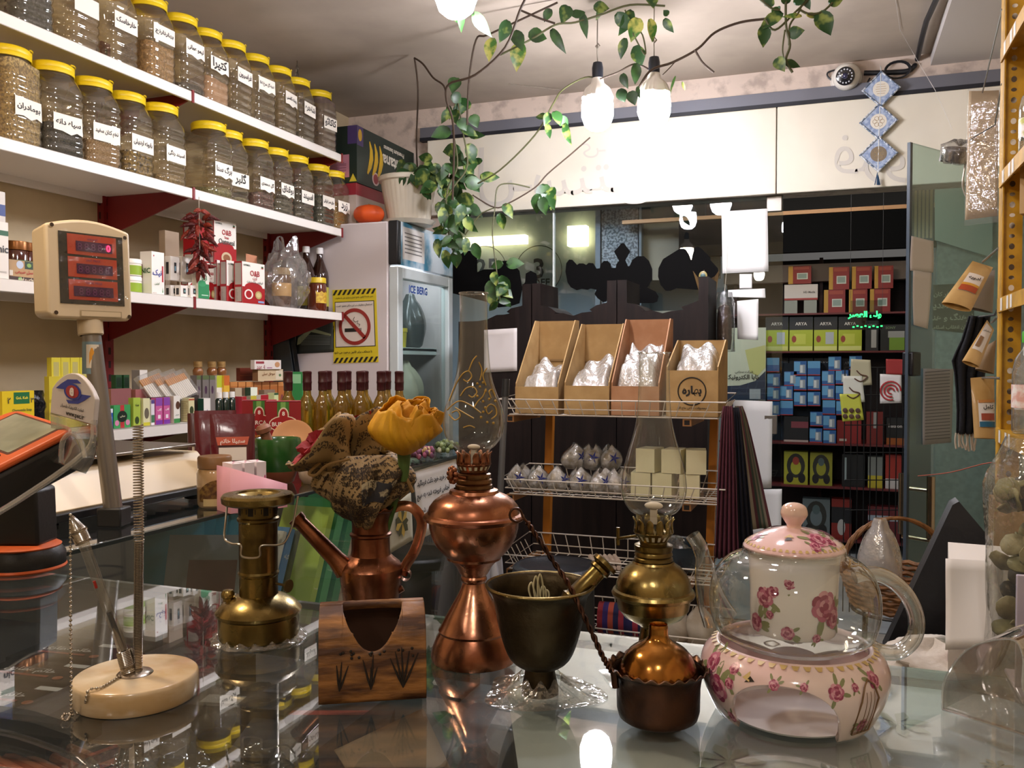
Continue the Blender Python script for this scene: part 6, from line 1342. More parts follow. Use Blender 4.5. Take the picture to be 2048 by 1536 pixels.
ld = [(0, Z(1052)), (20*s, Z(1053)), (50*s, Z(1060)), (76*s, Z(1072)), (92*s, Z(1083)), (98*s, Z(1091)), (97*s, Z(1095)), (90*s, Z(1097))]
ldd = dense(ld, 4); mb = MB(); mb.lathe(ldd, 64); lid = mb.build('lid', porc, tg, ang=50)
mb = MB(); mb.lathe(dense([(hw*s, Z(y)) for hw, y in ((15, 1056), (14, 1048), (19, 1040), (25, 1030), (26, 1022), (22, 1011), (12, 1005), (0, 1003))], 4), 40); mb.build('knob', M('#e2c2b4', .12, coat=.6), lid)
def lidp(a0, r0):
    def f(a, b, e):
        r = r0-b; th = a0+a/max(r, .005)
        for (ra, za), (rb, zb) in zip(ldd, ldd[1:]):
            if ra <= r <= rb: z = za+(zb-za)*(r-ra)/max(1e-6, rb-ra); break
        else: z = ldd[0][1]
        return (r*math.cos(th), r*math.sin(th), z+e+.0003)
    return f
mb = MB()
for i, (da, r0, sz) in enumerate(((.75, .026, .009), (.5, .033, .005), (1.05, .03, .006), (-1.2, .03, .005), (1.9, .026, .008), (-2.4, .026, .009))): rose_patch(mb, lidp(front+da, r0), sz, i+40)
f = lidp(front-.15, .026); mb.k = 5; mb.add([f(-.003, -.002, .0005), f(.003, -.001, .0005), f(0, .004, .0005)], [(0, 1, 2)]); mb.k = 6; mb.add([f(-.004, .001, .0006), f(.004, .002, .0006), f(0, .006, .0006)], [(0, 1, 2)])
mb.k = 6
for i in range(48):
    f = lidp(front+2*PI*i/48, 95*s); mb.add([f(-.0016, -.0, .0003), f(.0016, 0, .0003), f(.0008, .0018, .0003), f(-.0008, .0018, .0003)], [(0, 1, 2, 3)])
mb.build('rose_decal', pink, lid, ang=0)

# fridge by the back wall and the things on it
FX0, FX1, FY0, FY1, FZ = -2.5, -1.875, 3.585, 4.2, 1.92
t = thing('display_fridge', 'tall pale drinks fridge with a glass door and printed header', 'fridge', (0, 0, 0))
fw = M('#cdc3c2', .25)
mb = MB(); mb.box((FX0, FY0, .05), (FX1-.05, FY1, FZ)); b = mb.build('cabinet', fw, t, bevel=.008)
bk = M('#17181b', .4)
mb = MB(); z0 = 1.72; mb.box((FX1-.05, FY0, z0), (FX1, FY0+.035, FZ+.002)); mb.build('end_cap', bk, t, bevel=.006)
hdr = M('#c9d4d9', .3, col2='#4a90b0', scale=7, lo=.45, hi=.62)
mb = MB(); mb.box((FX1-.05, FY0+.036, z0), (FX1-.002, FY1, FZ)); hh = mb.build('header', hdr, t)
mb = MB(); mb.quad((FX1-.001, FY0+.05, z0+.03), (FX1-.001, FY0+.28, z0+.03), (FX1-.001, FY0+.28, FZ-.02), (FX1-.001, FY0+.05, FZ-.02)); mb.k = 1
for k in range(6): mb.quad(*[(FX1-.0004, FY0+.07+a_, FZ-.05-.018*k+b_) for a_, b_ in ((0, 0), (.18, 0), (.18, .006), (0, .006))])
mb.build('paper_notice', [M('#ddd8d2', .6), M('#7a7672', .6)], hh)
mb = MB(); dz0 = .25
frm = M('#c2c9c8', .3)
for a_, b_ in (((FY0, dz0), (FY0+.05, z0-.01)), ((FY1-.05, dz0), (FY1, z0-.01)), ((FY0+.05, dz0), (FY1-.05, dz0+.05)), ((FY0+.05, z0-.06), (FY1-.05, z0-.01))): mb.box((FX1-.045, a_[0], a_[1]), (FX1, b_[0], b_[1]))
dr_ = mb.build('door_frame', frm, t, bevel=.004)
mb = MB(); mb.box((FX1-.03, FY0+.05, dz0+.05), (FX1-.022, FY1-.05, z0-.06)); mb.build('door_glass', clear('#eef5f4', .04, .35, .02, haze=.03, hazecol='#b0bcbc', power=3), dr_)
mb = MB(); write(mb, 'ICE BERG', (FX1-.02, FY0+.25, z0-.1), (0, 1, 0), (0, 0, 1), w=.2, bold=.04); mb.build('lettering', M('#2f4a8a', .5), dr_, ang=0)
cv = M('#b5bdb9', .5)
# interior of the fridge is a lit niche: boards and goods behind the door
fr = S.objects['display_fridge']; S.objects['cabinet'].data.clear_geometry()
mb = MB(); xi = FX1-.05
mb.box((FX0, FY0, .05), (xi, FY0+.03, FZ)); mb.box((FX0, FY1-.03, .05), (xi, FY1, FZ)); mb.box((FX0, FY0+.03, .05), (FX0+.03, FY1-.03, FZ)); mb.box((FX0+.03, FY0+.03, FZ-.2), (xi, FY1-.03, FZ)); mb.box((FX0+.03, FY0+.03, .05), (xi, FY1-.03, .25))
me = mb.build('cabinet_shell', fw, None, data_only=True); S.objects['cabinet'].data = me
for z in (.62, 1.02, 1.34):
    mb = MB(); mb.box((FX0+.031, FY0+.031, z-.012), (xi-.03, FY1-.031, z)); mb.box((xi-.035, FY0+.031, z-.03), (xi-.03, FY1-.031, z+.004)); mb.build('wire_shelf', M('#d4dad6', .4), fr)
mb = MB(); mb.box((xi-.1, FY0+.1, 1.706), (xi-.07, FY1-.1, 1.716)); mb.build('light_tube', glow('#eef6ff', 14), fr)
def sack(name, label, cat, pos, r, h, mat, seed=0, sy=1.0, group=None, tip=True):
    random.seed(seed); fs = [(random.randint(2, 6), random.random()*6, random.uniform(1, 7)) for _ in range(4)]; mb = MB()
    def g(u, v):
        a = 2*PI*u; w = 1+sum(.05*math.sin(n_*a+p_+k_*v) for n_, p_, k_ in fs); rr = r*((1-(2*v-.75)**2*.55) if v < .86 else .25+.6*(1-v)*2)
        if v < .03: rr *= .75
        return (rr*w*math.cos(a), rr*w*math.sin(a)*sy, h*v)
    mb.grid(g, 32, 18, wrapu=True); o = mb.build(name, mat, None); o.location = pos; return tag(o, label, cat, group)
p = (xi-.11, FY0+.36, 1.0205); sack('butter_sack', 'cream sack tied at the top on the middle fridge shelf', 'sack', p, .1, .26, M('#d9d6bc', .5, bump=.2), 3)
p = (xi-.12, FY0+.3, 1.3405); lathe_thing('yellow_tub', 'yellow plastic tub behind the fridge door', 'tub', p, [('body', [(0, 0), (.05, 0), (.055, .08), (0, .08)], M('#c9b62a', .4)), ('lid', [(0, .1), (.058, .1), (.058, .081), (0, .081)], M('#d9c22e', .4))])
p = (xi-.12, FY0+.46, 1.3405); sack('dark_bag', 'dark plastic bag beside the yellow tub in the fridge', 'bag', p, .08, .28, M('#3a3f3e', .25, bump=.4), 5)
p = (xi-.16, FY0+.3, .6205); sack('dark_bag', 'dark plastic bag low in the fridge', 'bag', p, .13, .24, M('#33383a', .25, bump=.4), 7)
p = (xi-.1, FY0+.5, .6205); sack('pale_sack', 'pale round bag low in the fridge beside the dark one', 'bag', p, .06, .18, M('#a9aaa0', .4, bump=.4), 8)
# no smoking poster on the fridge side
Yp = FY0 - .002
PT = lambda x, y, e=0: onY(x, y, Yp-e)
t = thing('no_smoking_poster', 'yellow no smoking poster with black stripes on the fridge side', 'sign', (0, 0, 0))
c1, c2, c3, c4 = PT(667, 727), PT(757, 724), PT(752, 576), PT(665, 580)
mb = MB(); mb.prism([(0, 0), (1, 0), (1, 1), (0, 1)], lambda a, b: c1*(1-a)*(1-b)+c2*a*(1-b)+c3*a*b+c4*(1-a)*b, lambda a, b: c1*(1-a)*(1-b)+c2*a*(1-b)+c3*a*b+c4*(1-a)*b+Vector((0, .0015, 0))); mb.build('paper', M('#d2bb24', .5), t)
def pp(a, b, e): return c1*(1-a)*(1-b)+c2*a*(1-b)+c3*a*b+c4*(1-a)*b+Vector((0, -.0006*e, 0))
mb = MB(); mb.smooth = False
mb.quad(*[pp(a, b, 1) for a, b in ((.05, .215), (.95, .215), (.95, .835), (.05, .835))]); mb.k = 1; mb.quad(*[pp(a, b, 2) for a, b in ((.065, .225), (.935, .225), (.935, .825), (.065, .825))]); mb.k = 0
for b0 in (.005, .925):
    for i in range(9):
        a0 = -.02+i*.11; mb.quad(*[pp(min(1, max(0, a)), b, 1) for a, b in ((a0+.02, b0), (a0+.075, b0), (a0+.145, b0+.07), (a0+.09, b0+.07))])
W_, H_ = (c2-c1).length, (c4-c1).length
def ring(cx, cy, R, r, k, e, n=40): 
    mb.k = k; mb.add([pp(cx+R*math.cos(t_)/W_, cy+R*math.sin(t_)/H_, e) for t_ in [2*PI*i/n for i in range(n)]]+[pp(cx+r*math.cos(t_)/W_, cy+r*math.sin(t_)/H_, e) for t_ in [2*PI*i/n for i in range(n)]], [(i, (i+1) % n, n+(i+1) % n, n+i) for i in range(n)])
mb.k = 0; mb.quad(*[pp(a, b, 3) for a, b in ((.27, .42), (.55, .42), (.55, .47), (.27, .47))])
for a0 in (.57, .6, .63): mb.quad(*[pp(a, b, 3) for a, b in ((a0, .42), (a0+.015, .42), (a0+.015, .47), (a0, .47))])
mb.tube([pp(a, b, 4) for a, b in ((.5, .62), (.47, .58), (.52, .55), (.58, .57), (.56, .53), (.62, .52), (.6, .49))], .0012, 5)
ring(.5, .49, W_*.36, W_*.29, 2, 5); R = W_*.32
mb.add([pp(.5+(R*math.cos(a)+o_*math.cos(a+PI/2))/W_, .49+(R*math.sin(a)+o_*math.sin(a+PI/2))/H_, 5) for a, o_ in ((math.radians(135), .009), (math.radians(135), -.009), (math.radians(-45), .009), (math.radians(-45), -.009))], [(0, 1, 2, 3)])
mb.build('print', [M('#17150f', .6), M('#d6c9bd', .6), M('#8f2a22', .5)], t, ang=0)
mb = MB(); U = (c2-c1).normalized()
for a, b, w, s_ in ((.5, .885, .85, 'طبق ماده ۱۳ قانون جامع کنترل و مبارزه ملی با دخانیات'), (.5, .775, .8, 'استعمال دخانیات در این مکان ممنوع است'), (.45, .145, .85, 'با متخلف برابر قانون برخورد می شود')): write(mb, s_, pp(a, b, 6), U, (0, 0, 1), w=w*W_, bold=.02)
mb.build('lettering', INK, t, ang=0)
# dark poster and leaning boards by the fridge
t = sheet('dark_poster', 'dark green poster with a pale zigzag on the fridge side, half under the shelf', 'poster', (PT(592, 708), PT(668, 704), PT(668, 640), PT(592, 648)), '#2a2e28', bend=0)
mb = MB()
for k in range(7): mb.quad(*[PT(x, y, .003) for x, y in ((602, 690-3*k), (660, 689-3*k), (660, 687.8-3*k), (602, 688.8-3*k))])
mb.k = 1; mb.add([PT(x, y, .003) for x, y in ((594, 690), (600, 688), (622, 664), (662, 672), (662, 668), (622, 656), (596, 676))], [(0, 1, 2, 6), (2, 3, 4, 5), (2, 5, 6)])
mb.build('print', [M('#6a6e66', .6), M('#8a8f6a', .6)], t)
for i, (x, lb) in enumerate(((574, 'dark glass panel leaning between shelf and fridge, nearer one'), (584, 'dark glass panel leaning between shelf and fridge, farther one'))):
    a = onY(x+20, 760, 3.56); mb = MB(); bx = onY(x, 650, 3.56).x; mb.smooth = False
    mb.prism([(bx+.06, .99), (bx+.075, .99), (bx+.0, 1.46), (bx-.015, 1.46)], lambda p_, q_: (p_-.0+.0*i, 3.552+.012*i, q_), lambda p_, q_: (p_, 3.556+.012*i, q_))
    mb.prism([(-2.555, .99), (bx+.06, .99), (bx-.015, 1.46), (-2.555, 1.46)], lambda p_, q_: (p_, 3.552+.012*i, q_), lambda p_, q_: (p_, 3.556+.012*i, q_)); mb.k = 0
    o = mb.build('leaning_board', M('#23262a', .1) if i else M('#4a5054', .15, .3), None); o.location.z = -.0; tag(o, lb, 'panel', 'dark panels beside the fridge')
carton('storage_crate', 'low dark crate under the dark panels beside the fridge', 'crate', (-2.25, 3.56, 0), (.5, .03, .985), 0, '#2b2522')
# on top of the fridge
zf = FZ + .003
def onF(x, y): return onZ(x, y, zf)
p = onF(790, 448); bx = onY(735, 400, 3.72)
carton('red_carton', 'red and white carton lying under the banana carton on the fridge', 'carton', (-2.335, 3.95, zf), (.4, .58, .2), 0, '#b5a59a', [('f', 0, .72, 1, 1, '#8f2230'), ('r', 0, .72, 1, 1, '#8f2230')], [('f', .45, .62, .25, 'SVIAS', '#9a3a3a'), ('f', .42, .25, .12, 'A', '#2a2a2a')])
yel_b = '#cfa81e'
o = carton('banana_carton', 'dark green banana carton lettered upside down, on the red carton', 'carton', (-2.335, 3.96, zf+.202), (.41, .6, .27), 0, '#1d2a24',
   [('f', .52, .1, .9, .5, '#b57a8a'), ('f', .56, .2, .86, .4, '#6a3a4a', 'lines'), ('f', .88, .68, 1, 1, '#4a3a6a'), ('r', 0, .66, .1, 1, '#4a3a6a'), ('r', .02, .74, .08, .95, '#c9a02a', 'o'), ('f', .9, .02, 1, .16, '#c9b83a', 'tri'), ('r', .24, .06, .36, .3, '#c9b0b0', 'o'), ('r', .26, .09, .34, .27, '#8f3038', 'o'), ('r', .85, .35, .97, .7, '#b59a2a', 'tri')], ())
mb = MB()
for k in range(3):
    pts = [Vector((.206, -.2+.05*k+.04*math.sin(v*2.6), .06+.16*v)) for v in (0, .25, .5, .75, 1)]; mb.tube(pts, [.006, .016, .019, .014, .004], 10)
for v in range(len(mb.v)): mb.v[v].x = .206 + (mb.v[v].x-.206)*.05
mb.build('banana_print', M(yel_b, .5), o)
lt_ = M('#d9d2c4', .5)
for a_ in (('Sultana', (.2075, .07, .16), (0, -1, 0), (0, 0, -1), .24), ('Premium bananas', (.2075, .07, .225), (0, -1, 0), (0, 0, -1), .22), ('Sultana', (-.06, -.3015, .19), (-1, 0, 0), (0, 0, -1), .2)): mb = MB(); write(mb, a_[0], a_[1], a_[2], a_[3], w=a_[4], bold=.03); mb.build('lettering', lt_, o, ang=0)
p = onF(745, 441); t = thing('pumpkin', 'small bright orange pumpkin on the edge of the fridge top', 'pumpkin', (onY(738, 430, FY0+.075).x, FY0+.075, zf)); t.scale = (1.1, 1.1, 1.1)
mb = MB(); mb.grid(lambda u, v: (lambda a, e: ((.072*math.sin(e)**.75*(1-.05*abs(math.sin(4*a))**.5))*math.cos(a), (.06*math.sin(e)**.75*(1-.05*abs(math.sin(4*a))**.5))*math.sin(a), .041*(1-math.cos(e)*.98)+.0005))(2*PI*u, max(.02, min(PI-.02, PI*v))), 48, 20, wrapu=True); mb.build('flesh', M('#d8531a', .45, bump=.1, bscale=60), t)
mb = MB(); mb.tube([(.0, 0, .078), (.003, 0, .086)], .006, 8); mb.build('stalk', M('#7a6a3a', .7), t)
# ribbed white pot
PC = onF(818, 452); PC = Vector((PC.x, max(PC.y, FY0+.16), zf))
pot_t = thing('pothos_plant', 'variegated pothos in a ribbed white pot on the fridge, its vines trained along the ceiling', 'plant', PC)
dp_ = depth(PC); s = dp_/FPX
mb = MB(); n_ = 96; wm = M('#ddd5c4', .4)
mb.lathe([(0, .02), (41*s, .02), (43*s, .03), (54*s, .17), (55*s, .2), (60*s, .205), (62*s, .222), (58*s, .228), (52*s, .22), (50*s, .2), (0, .195)], n_, wob=lambda a, j, r: (.004*abs(math.sin(a*16))**.6*-1 if j in (2, 3) else 0)); mb.build('pot', wm, pot_t, ang=40)
mb = MB(); mb.lathe([(0, .0005), (46*s, .0005), (54*s, .02), (52*s, .021), (44*s, .006), (0, .006)], 48); mb.build('saucer', wm, pot_t)
mb = MB(); mb.lathe([(0, .212), (50*s, .205)], 24); mb.build('soil', M('#3a2c20', .9, bump=.5, bscale=80), pot_t)

# pothos vines and leaves
leafm = M('#1f4218', .45, col2='#7f8c40', scale=26, lo=.5, hi=.66, detail=2)
leafm2 = M('#1c3616', .45, col2='#2f5220', scale=30)
leafm3 = M('#b5b45c', .4, col2='#40702a', scale=30, lo=.4, hi=.6)
stemm = M('#4a4a2a', .6); barkm = M('#3a2a1c', .7)
def leaf(mb, base, tip, w, nrm, curl=.2):
    base = Vector(base); tip = Vector(tip); ax = tip-base; L = ax.length; ax.normalize(); nrm = (nrm - ax*nrm.dot(ax)).normalized(); sd = ax.cross(nrm)
    prof = [(-.08, .0, .0), (-.1, .3, .3), (0, .6, .62), (.15, .88, .9), (.35, 1, 1), (.55, .85, .85), (.75, .52, .52), (.9, .2, .2), (1, .0, 0)]
    rows = []
    for (t_, a, b) in prof:
        c = base + ax*(L*max(t_, -.02 if a == 0 else t_)) - nrm*(L*curl*t_*t_); rows += [c - sd*w*a + nrm*(w*a*.28), c - nrm*w*.0, c + sd*w*b + nrm*(w*b*.28)]
    mb.add(rows, [(3*i+j, 3*i+j+1, 3*i+j+4, 3*i+j+3) for i in range(len(prof)-1) for j in range(2)])
def vines(t, paths, leaves, seed):
    random.seed(seed); o = Vector(t.location); mb = MB()
    cl = lambda v, e: Vector((v.x, v.y, min(v.z, ZC-e)))
    for pts, r, k in paths: mb.k = k; mb.tube([cl(v, .012)-o for v in spline(pts, 5)], r, 6)
    mb.build('vine', [barkm, stemm], t)
    mb = MB(); sb = MB()
    for x, y, dx, dy, wpx, dd, k in leaves:
        b = cl(P(x, y, dd), .03); tp = cl(P(x+dx, y+dy, dd + random.uniform(-.03, .03)), .03); n = (CAM-b).normalized() + Vector((random.uniform(-.5, .5), random.uniform(-.5, .5), random.uniform(-.2, .6)))
        mb.k = k; leaf(mb, b-o, tp-o, wpx*dd/FPX, n, random.uniform(.05, .3))
    mb.build('foliage', [leafm, leafm2, leafm3], t, ang=0)
dv = 3.35
V = lambda l, d=dv, dr=0: [P(x, y, d + dr*i) for i, (x, y) in enumerate(l)]
dF = dp_
paths = [
 (V([(835, 345), (833, 280), (836, 180), (829, 116)], dF, -.1), .004, 0), (V([(829, 116), (846, 128), (866, 155), (888, 172), (893, 200)], dF-.3, -.05), .004, 0),
 (V([(905, 400), (908, 300), (905, 240), (893, 200), (898, 168), (950, 150), (1010, 95), (1040, 20), (1060, -20)], 3.75, -.08), .0045, 0),
 (V([(934, 250), (938, 160), (952, 80), (975, 70), (1040, 40), (1115, 5)], 3.7, -.08), .004, 0),
 (V([(1000, 110), (1060, 80), (1110, 50), (1150, 45), (1200, 30), (1260, 10), (1330, 12)], 3.3, 0), .004, 1),
 (V([(1040, 20), (1075, 35), (1110, 47)], 3.3), .004, 0),
 (V([(1250, 20), (1265, 50), (1285, 70), (1290, 110), (1262, 60)], 3.2), .003, 1),
 (V([(940, 375), (1000, 340), (1070, 270), (1105, 210), (1125, 180), (1170, 155), (1200, 158)], 3.9, -.08), .0035, 1),
 (V([(1200, 158), (1235, 145), (1270, 128), (1300, 140)], 3.3), .0035, 0),
 (V([(1270, 190), (1300, 142), (1345, 125), (1395, 98), (1430, 65), (1480, 45), (1530, 38)], 3.25), .0048, 0), (V([(1390, 100), (1405, 125), (1428, 145)], 3.2), .004, 0),
 (V([(1355, 118), (1340, 135), (1325, 150)], 3.2), .002, 0),
 (V([(1180, 275), (1140, 310), (1095, 348), (1070, 375), (1020, 405), (990, 415), (945, 390)], 3.9), .0035, 0), (V([(990, 415), (995, 375), (1020, 367), (1060, 375)], 3.9), .003, 1),
 (V([(990, 415), (985, 470), (993, 540), (1000, 600)], 3.9), .003, 1), (V([(905, 260), (915, 330), (895, 380), (893, 440), (905, 500)], 3.85), .0035, 1), (V([(915, 200), (925, 260), (935, 330), (910, 370), (890, 400)], 3.8), .0035, 1), (V([(990, 415), (960, 430), (930, 470)], 3.95), .003, 1)]
rl_ = random.Random(33); leaves = []
for (cx, cy, sx, sy, n_, dd) in ((905, 350, 45, 60, 34, 3.95), (910, 430, 38, 55, 26, 3.85), (850, 340, 30, 15, 10, 4.0), (815, 336, 34, 12, 12, 4.1), (990, 565, 22, 45, 12, 3.88), (915, 230, 30, 50, 10, 3.85), (1090, 395, 20, 25, 8, 3.88), (895, 490, 30, 25, 8, 3.85)):
    for i in range(n_):
        x = cx + rl_.gauss(0, .55)*sx; y = cy + rl_.gauss(0, .55)*sy; a = rl_.gauss(PI/2, .8); L = rl_.uniform(22, 40); leaves.append((x, y, L*math.cos(a), L*math.sin(a), L*rl_.uniform(.28, .42), dd + rl_.uniform(-.07, .07), rl_.choice((0, 0, 1, 1, 0))))
leaves += [(870, 372, -32, 10, 17, 3.9, 0), (912, 158, -8, 26, 14, 3.7, 1), (905, 190, 20, 15, 12, 3.7, 1), (945, 232, 10, 22, 12, 3.75, 1), (920, 240, 14, 20, 13, 3.75, 1), (985, 80, -10, 40, 14, 3.4, 2), (1015, 45, -15, 40, 14, 3.35, 0), (1030, 65, 15, 35, 14, 3.3, 1), (1040, 90, -10, 48, 17, 3.3, 2), (1060, 70, 35, 5, 16, 3.3, 1), (1105, 62, 22, 40, 10, 3.3, 1),
 (1135, 5, -10, 38, 15, 3.3, 0), (1155, 35, -3, -36, 16, 3.3, 0), (1100, 20, -12, 24, 10, 3.3, 1), (1165, 30, 8, 45, 9, 3.3, 1), (1200, 5, -5, 38, 8, 3.3, 0), (1190, -5, 30, 15, 12, 3.3, 0),
 (1235, 30, 30, 45-15, 14, 3.2, 0), (1262, 25, -20, 45, 14, 3.2, 0), (1275, 40, -12, 40, 16, 3.2, 2), (1300, 42, 10, 42, 12, 3.2, 2), (1250, 80, -10, 38, 11, 3.2, 0), (1272, 95, 12, 38, 15, 3.2, 0), (1300, -5, 8, 18, 14, 3.2, 0), (1330, 40, 15, 25, 9, 3.2, 0), (1335, 30, -8, -10, 7, 3.2, 0), (1272, 130, 0, 38, 11, 3.22, 1), (1245, 150, 8, 25, 9, 3.25, 1), (1240, 180, 10, 25, 12, 3.25, 1), (1262, 185, 8, 25, 12, 3.25, 1), (1275, 175, 4, 22, 5, 3.25, 1),
 (1098, 228, -8, 22, 9, 3.6, 0), (1110, 225, 12, 25, 11, 3.6, 0), (1120, 235, 18, 20, 10, 3.6, 0), (1095, 250, 5, 28, 7, 3.6, 0), (1130, 250, 8, 38, 9, 3.6, 0), (1090, 235, -20, -5, 9, 3.6, 0),
 (905, 10, 15, 40, 13, 2.6, 0), (950, 30, 28, 40, 13, 2.6, 1), (925, 20, -5, 45, 9, 2.6, 0), (1010, 410, 15, 25, 11, 3.9, 0), (998, 430, 12, 30, 11, 3.9, 0),
 (1350, 155, -12, 30, 3, 3.2, 2), (1365, 165, 5, 18, 3, 3.2, 2)]
vines(pot_t, paths, leaves, 5)
t = thing('hanging_pothos', 'pothos trails hanging from the ceiling near the dome camera', 'plant', P(1600, -10, 2.9))
dq = 2.95
paths = [(V([(1640, -25), (1590, 25), (1550, 60), (1530, 38)], dq), .004, 1), (V([(1572, -20), (1572, 50), (1580, 90), (1572, 120), (1585, 145)], dq), .0045, 1), (V([(1610, -20), (1600, 20), (1580, 50), (1578, 90)], dq), .0035, 1), (V([(1690, -25), (1650, 20), (1620, 28), (1600, 20)], dq), .004, 1), (V([(1570, 60), (1565, 100), (1570, 125)], dq), .003, 1), (V([(1500, -20), (1540, 15), (1560, 20)], dq), .004, 1)]
leaves = [(1560, 28, -42, 32, 14, dq, 0), (1528, 55, 0, 38, 14, dq, 0), (1580, 68, 28, -8, 13, dq, 0), (1555, 118, 12, 22, 13, dq, 0), (1570, 125, 32, 8, 9, dq, 0), (1640, 28, 22, 42, 19, dq, 0), (1600, 32, -35, 0, 6, dq, 2), (1615, 30, 24, 3, 6, dq, 2), (1590, 5, 25, -15, 10, dq, 0), (1660, 5, 30, -12, 12, dq, 0), (1575, 5, -10, -22, 10, dq, 1), (1545, 10, -20, -15, 10, dq, 0), (1610, -5, 10, 25, 8, dq, 0), (1545, 20, 18, 5, 8, dq, 1), (1560, 15, -8, 20, 8, dq, 0)]
vines(t, paths, leaves, 9)
# pins and thread that hold the vines
mb = MB(); a, b = onZ(1018, 168, ZC-.003), onZ(1125, 180, ZC-.03); mb.tube([a, b], .0011, 5); mb.ball(a, .004, 6, 5); tag(mb.build('thread', M('#8a8074', .7), None), 'thread pinned to the ceiling that holds up the vine before the white sign', 'thread')
mb = MB(); mb.tube([onZ(1785, -40, ZC-.002), onZ(1800, 60, ZC-.004), P(1840, 130, 3.4), P(1870, 180, 3.0), P(1905, 260, 2.8)], .0008, 5); tag(mb.build('thread', M('#cfcac4', .6), None), 'pale thread running down from the ceiling to the wrapped strainer', 'thread')
# storefront: cabinets, lettering, notices
def g4(pts, k=3.531, ox=900, oy=380): return [(ox+x/k, oy+y/k) for x, y in pts]
brownw = M('#1e1411', .65, spec=.2, col2='#150d0b', scale=6, mapping=(6, 6, .6))
def slab(name, label, cat, px, Y, th, mat, bottom=None, group=None):
    pts = [onY(x, y, Y) for x, y in px]
    if bottom is not None: pts = pts + [Vector((pts[-1].x, Y, bottom)), Vector((pts[0].x, Y, bottom))]
    mb = MB(); mb.smooth = False; mb.prism([(p.x, p.z) for p in pts], lambda a, b: (a, Y, b), lambda a, b: (a, Y+th, b)); return tag(mb.build(name, mat, None, fix=True), label, cat, group)
YC = 3.9
for lb, px in (('dark wood cabinet back with a carved crest, beside the fridge', [(60, 930), (200, 925), (260, 915), (330, 882), (380, 880), (420, 872), (400, 860), (430, 835), (500, 820), (510, 815), (510, 665), (572, 663)]),
  ('dark wood cabinet back with a carved crest, middle of three', [(580, 661), (637, 658), (640, 816), (690, 822), (730, 848), (752, 865), (735, 872), (800, 870), (870, 888), (930, 866), (1002, 858), (985, 845), (1030, 815), (1108, 795), (1110, 640), (1175, 638)]),
  ('dark wood cabinet back with a carved crest, nearest the doorway', [(1182, 637), (1248, 634), (1250, 797), (1310, 805), (1360, 835), (1376, 852), (1355, 857), (1430, 850), (1500, 870), (1560, 855), (1648, 845), (1630, 825), (1680, 810), (1755, 780), (1757, 613), (1825, 610)])):
    slab('display_cabinet', lb, 'cabinet', g4(px), YC, .28, brownw, 0)
c9 = sheet('white_card', 'plain white card fixed to the dark cabinet back beside the gold painted chimney', 'card', [onY(x, y, YC-.004) for x, y in ((968, 745), (1034, 742), (1034, 656), (968, 660))], '#cfc6c2', bend=.0)
YG = YB + .026; ink2 = M('#0b0a0a', .85, spec=.1)
z6 = lambda pts: [(1120+x/6.02, 460+y/6.02) for x, y in pts]
slab('window_lettering', 'large black outlined word sticker in the middle of the window', 'sign', z6([(65,500),(75,400),(110,355),(150,360),(205,420),(230,402),(280,402),(315,420),(345,395),(400,400),(440,465),(480,460),(490,410),(530,372),(575,372),(610,410),(620,455),(670,455),(680,410),(710,370),(650,260),(740,160),(770,160),(845,260),(785,365),(820,440),(840,430),(870,360),(930,315),(1010,315),(1070,370),(1110,470),(1110,600),(1045,690),(1150,740),(1185,800),(1170,860),(1120,880),(930,880),(880,850),(840,760),(825,690),(600,640),(560,860),(520,870),(450,820),(415,770),(440,720),(370,705),(330,720),(260,710),(200,725),(130,690),(90,630)]), YG, .002, ink2, None, 'black window lettering')
slab('window_lettering', 'black heart shaped letter sticker on the window next to the white papers', 'sign', z6([(1180,560),(1185,460),(1240,350),(1440,225),(1500,225),(1540,270),(1580,370),(1600,280),(1625,210),(1660,200),(1700,220),(1810,330),(1810,360),(1900,460),(1920,540),(1890,620),(1780,660),(1670,720),(1400,700),(1330,730),(1270,730),(1210,660)]), YG, .002, ink2, None, 'black window lettering')
slab('window_lettering', 'black letter sticker on the window behind the pothos beside the fridge', 'sign', g4([(20,400),(130,410),(190,440),(192,580),(240,560),(330,560),(370,500),(430,500),(490,570),(508,680),(530,650),(535,590),(570,570),(610,590),(615,690),(512,690),(490,800),(430,820),(340,830),(260,790),(20,730)]), YG, .002, ink2, None, 'black window lettering')
mb = MB(); write(mb, '3', onY(1077, 537, 6.86), (1, 0, 0), (0, 0, 1), h=.17); write(mb, '2', onY(962, 535, 6.86), (1, 0, 0), (0, 0, 1), h=.15); write(mb, '5', onY(985, 535, 6.86), (1, 0, 0), (0, 0, 1), h=.15); write(mb, 'OFF', onY(1082, 565, 6.86), (1, 0, 0), (0, 0, 1), w=.15)
for x in (1077, 968):
    c_ = onY(x, 540, 6.86); mb.tube([c_+Vector((.2*math.cos(a*PI/24), 0, .2*math.sin(a*PI/24))) for a in range(48)], .003, 4, closed=True)
tag(mb.build('sale_lettering', M('#22282c', .5), None, ang=0), 'dark circled numbers on the glass wall across the arcade', 'sign')
YN = YB + .022
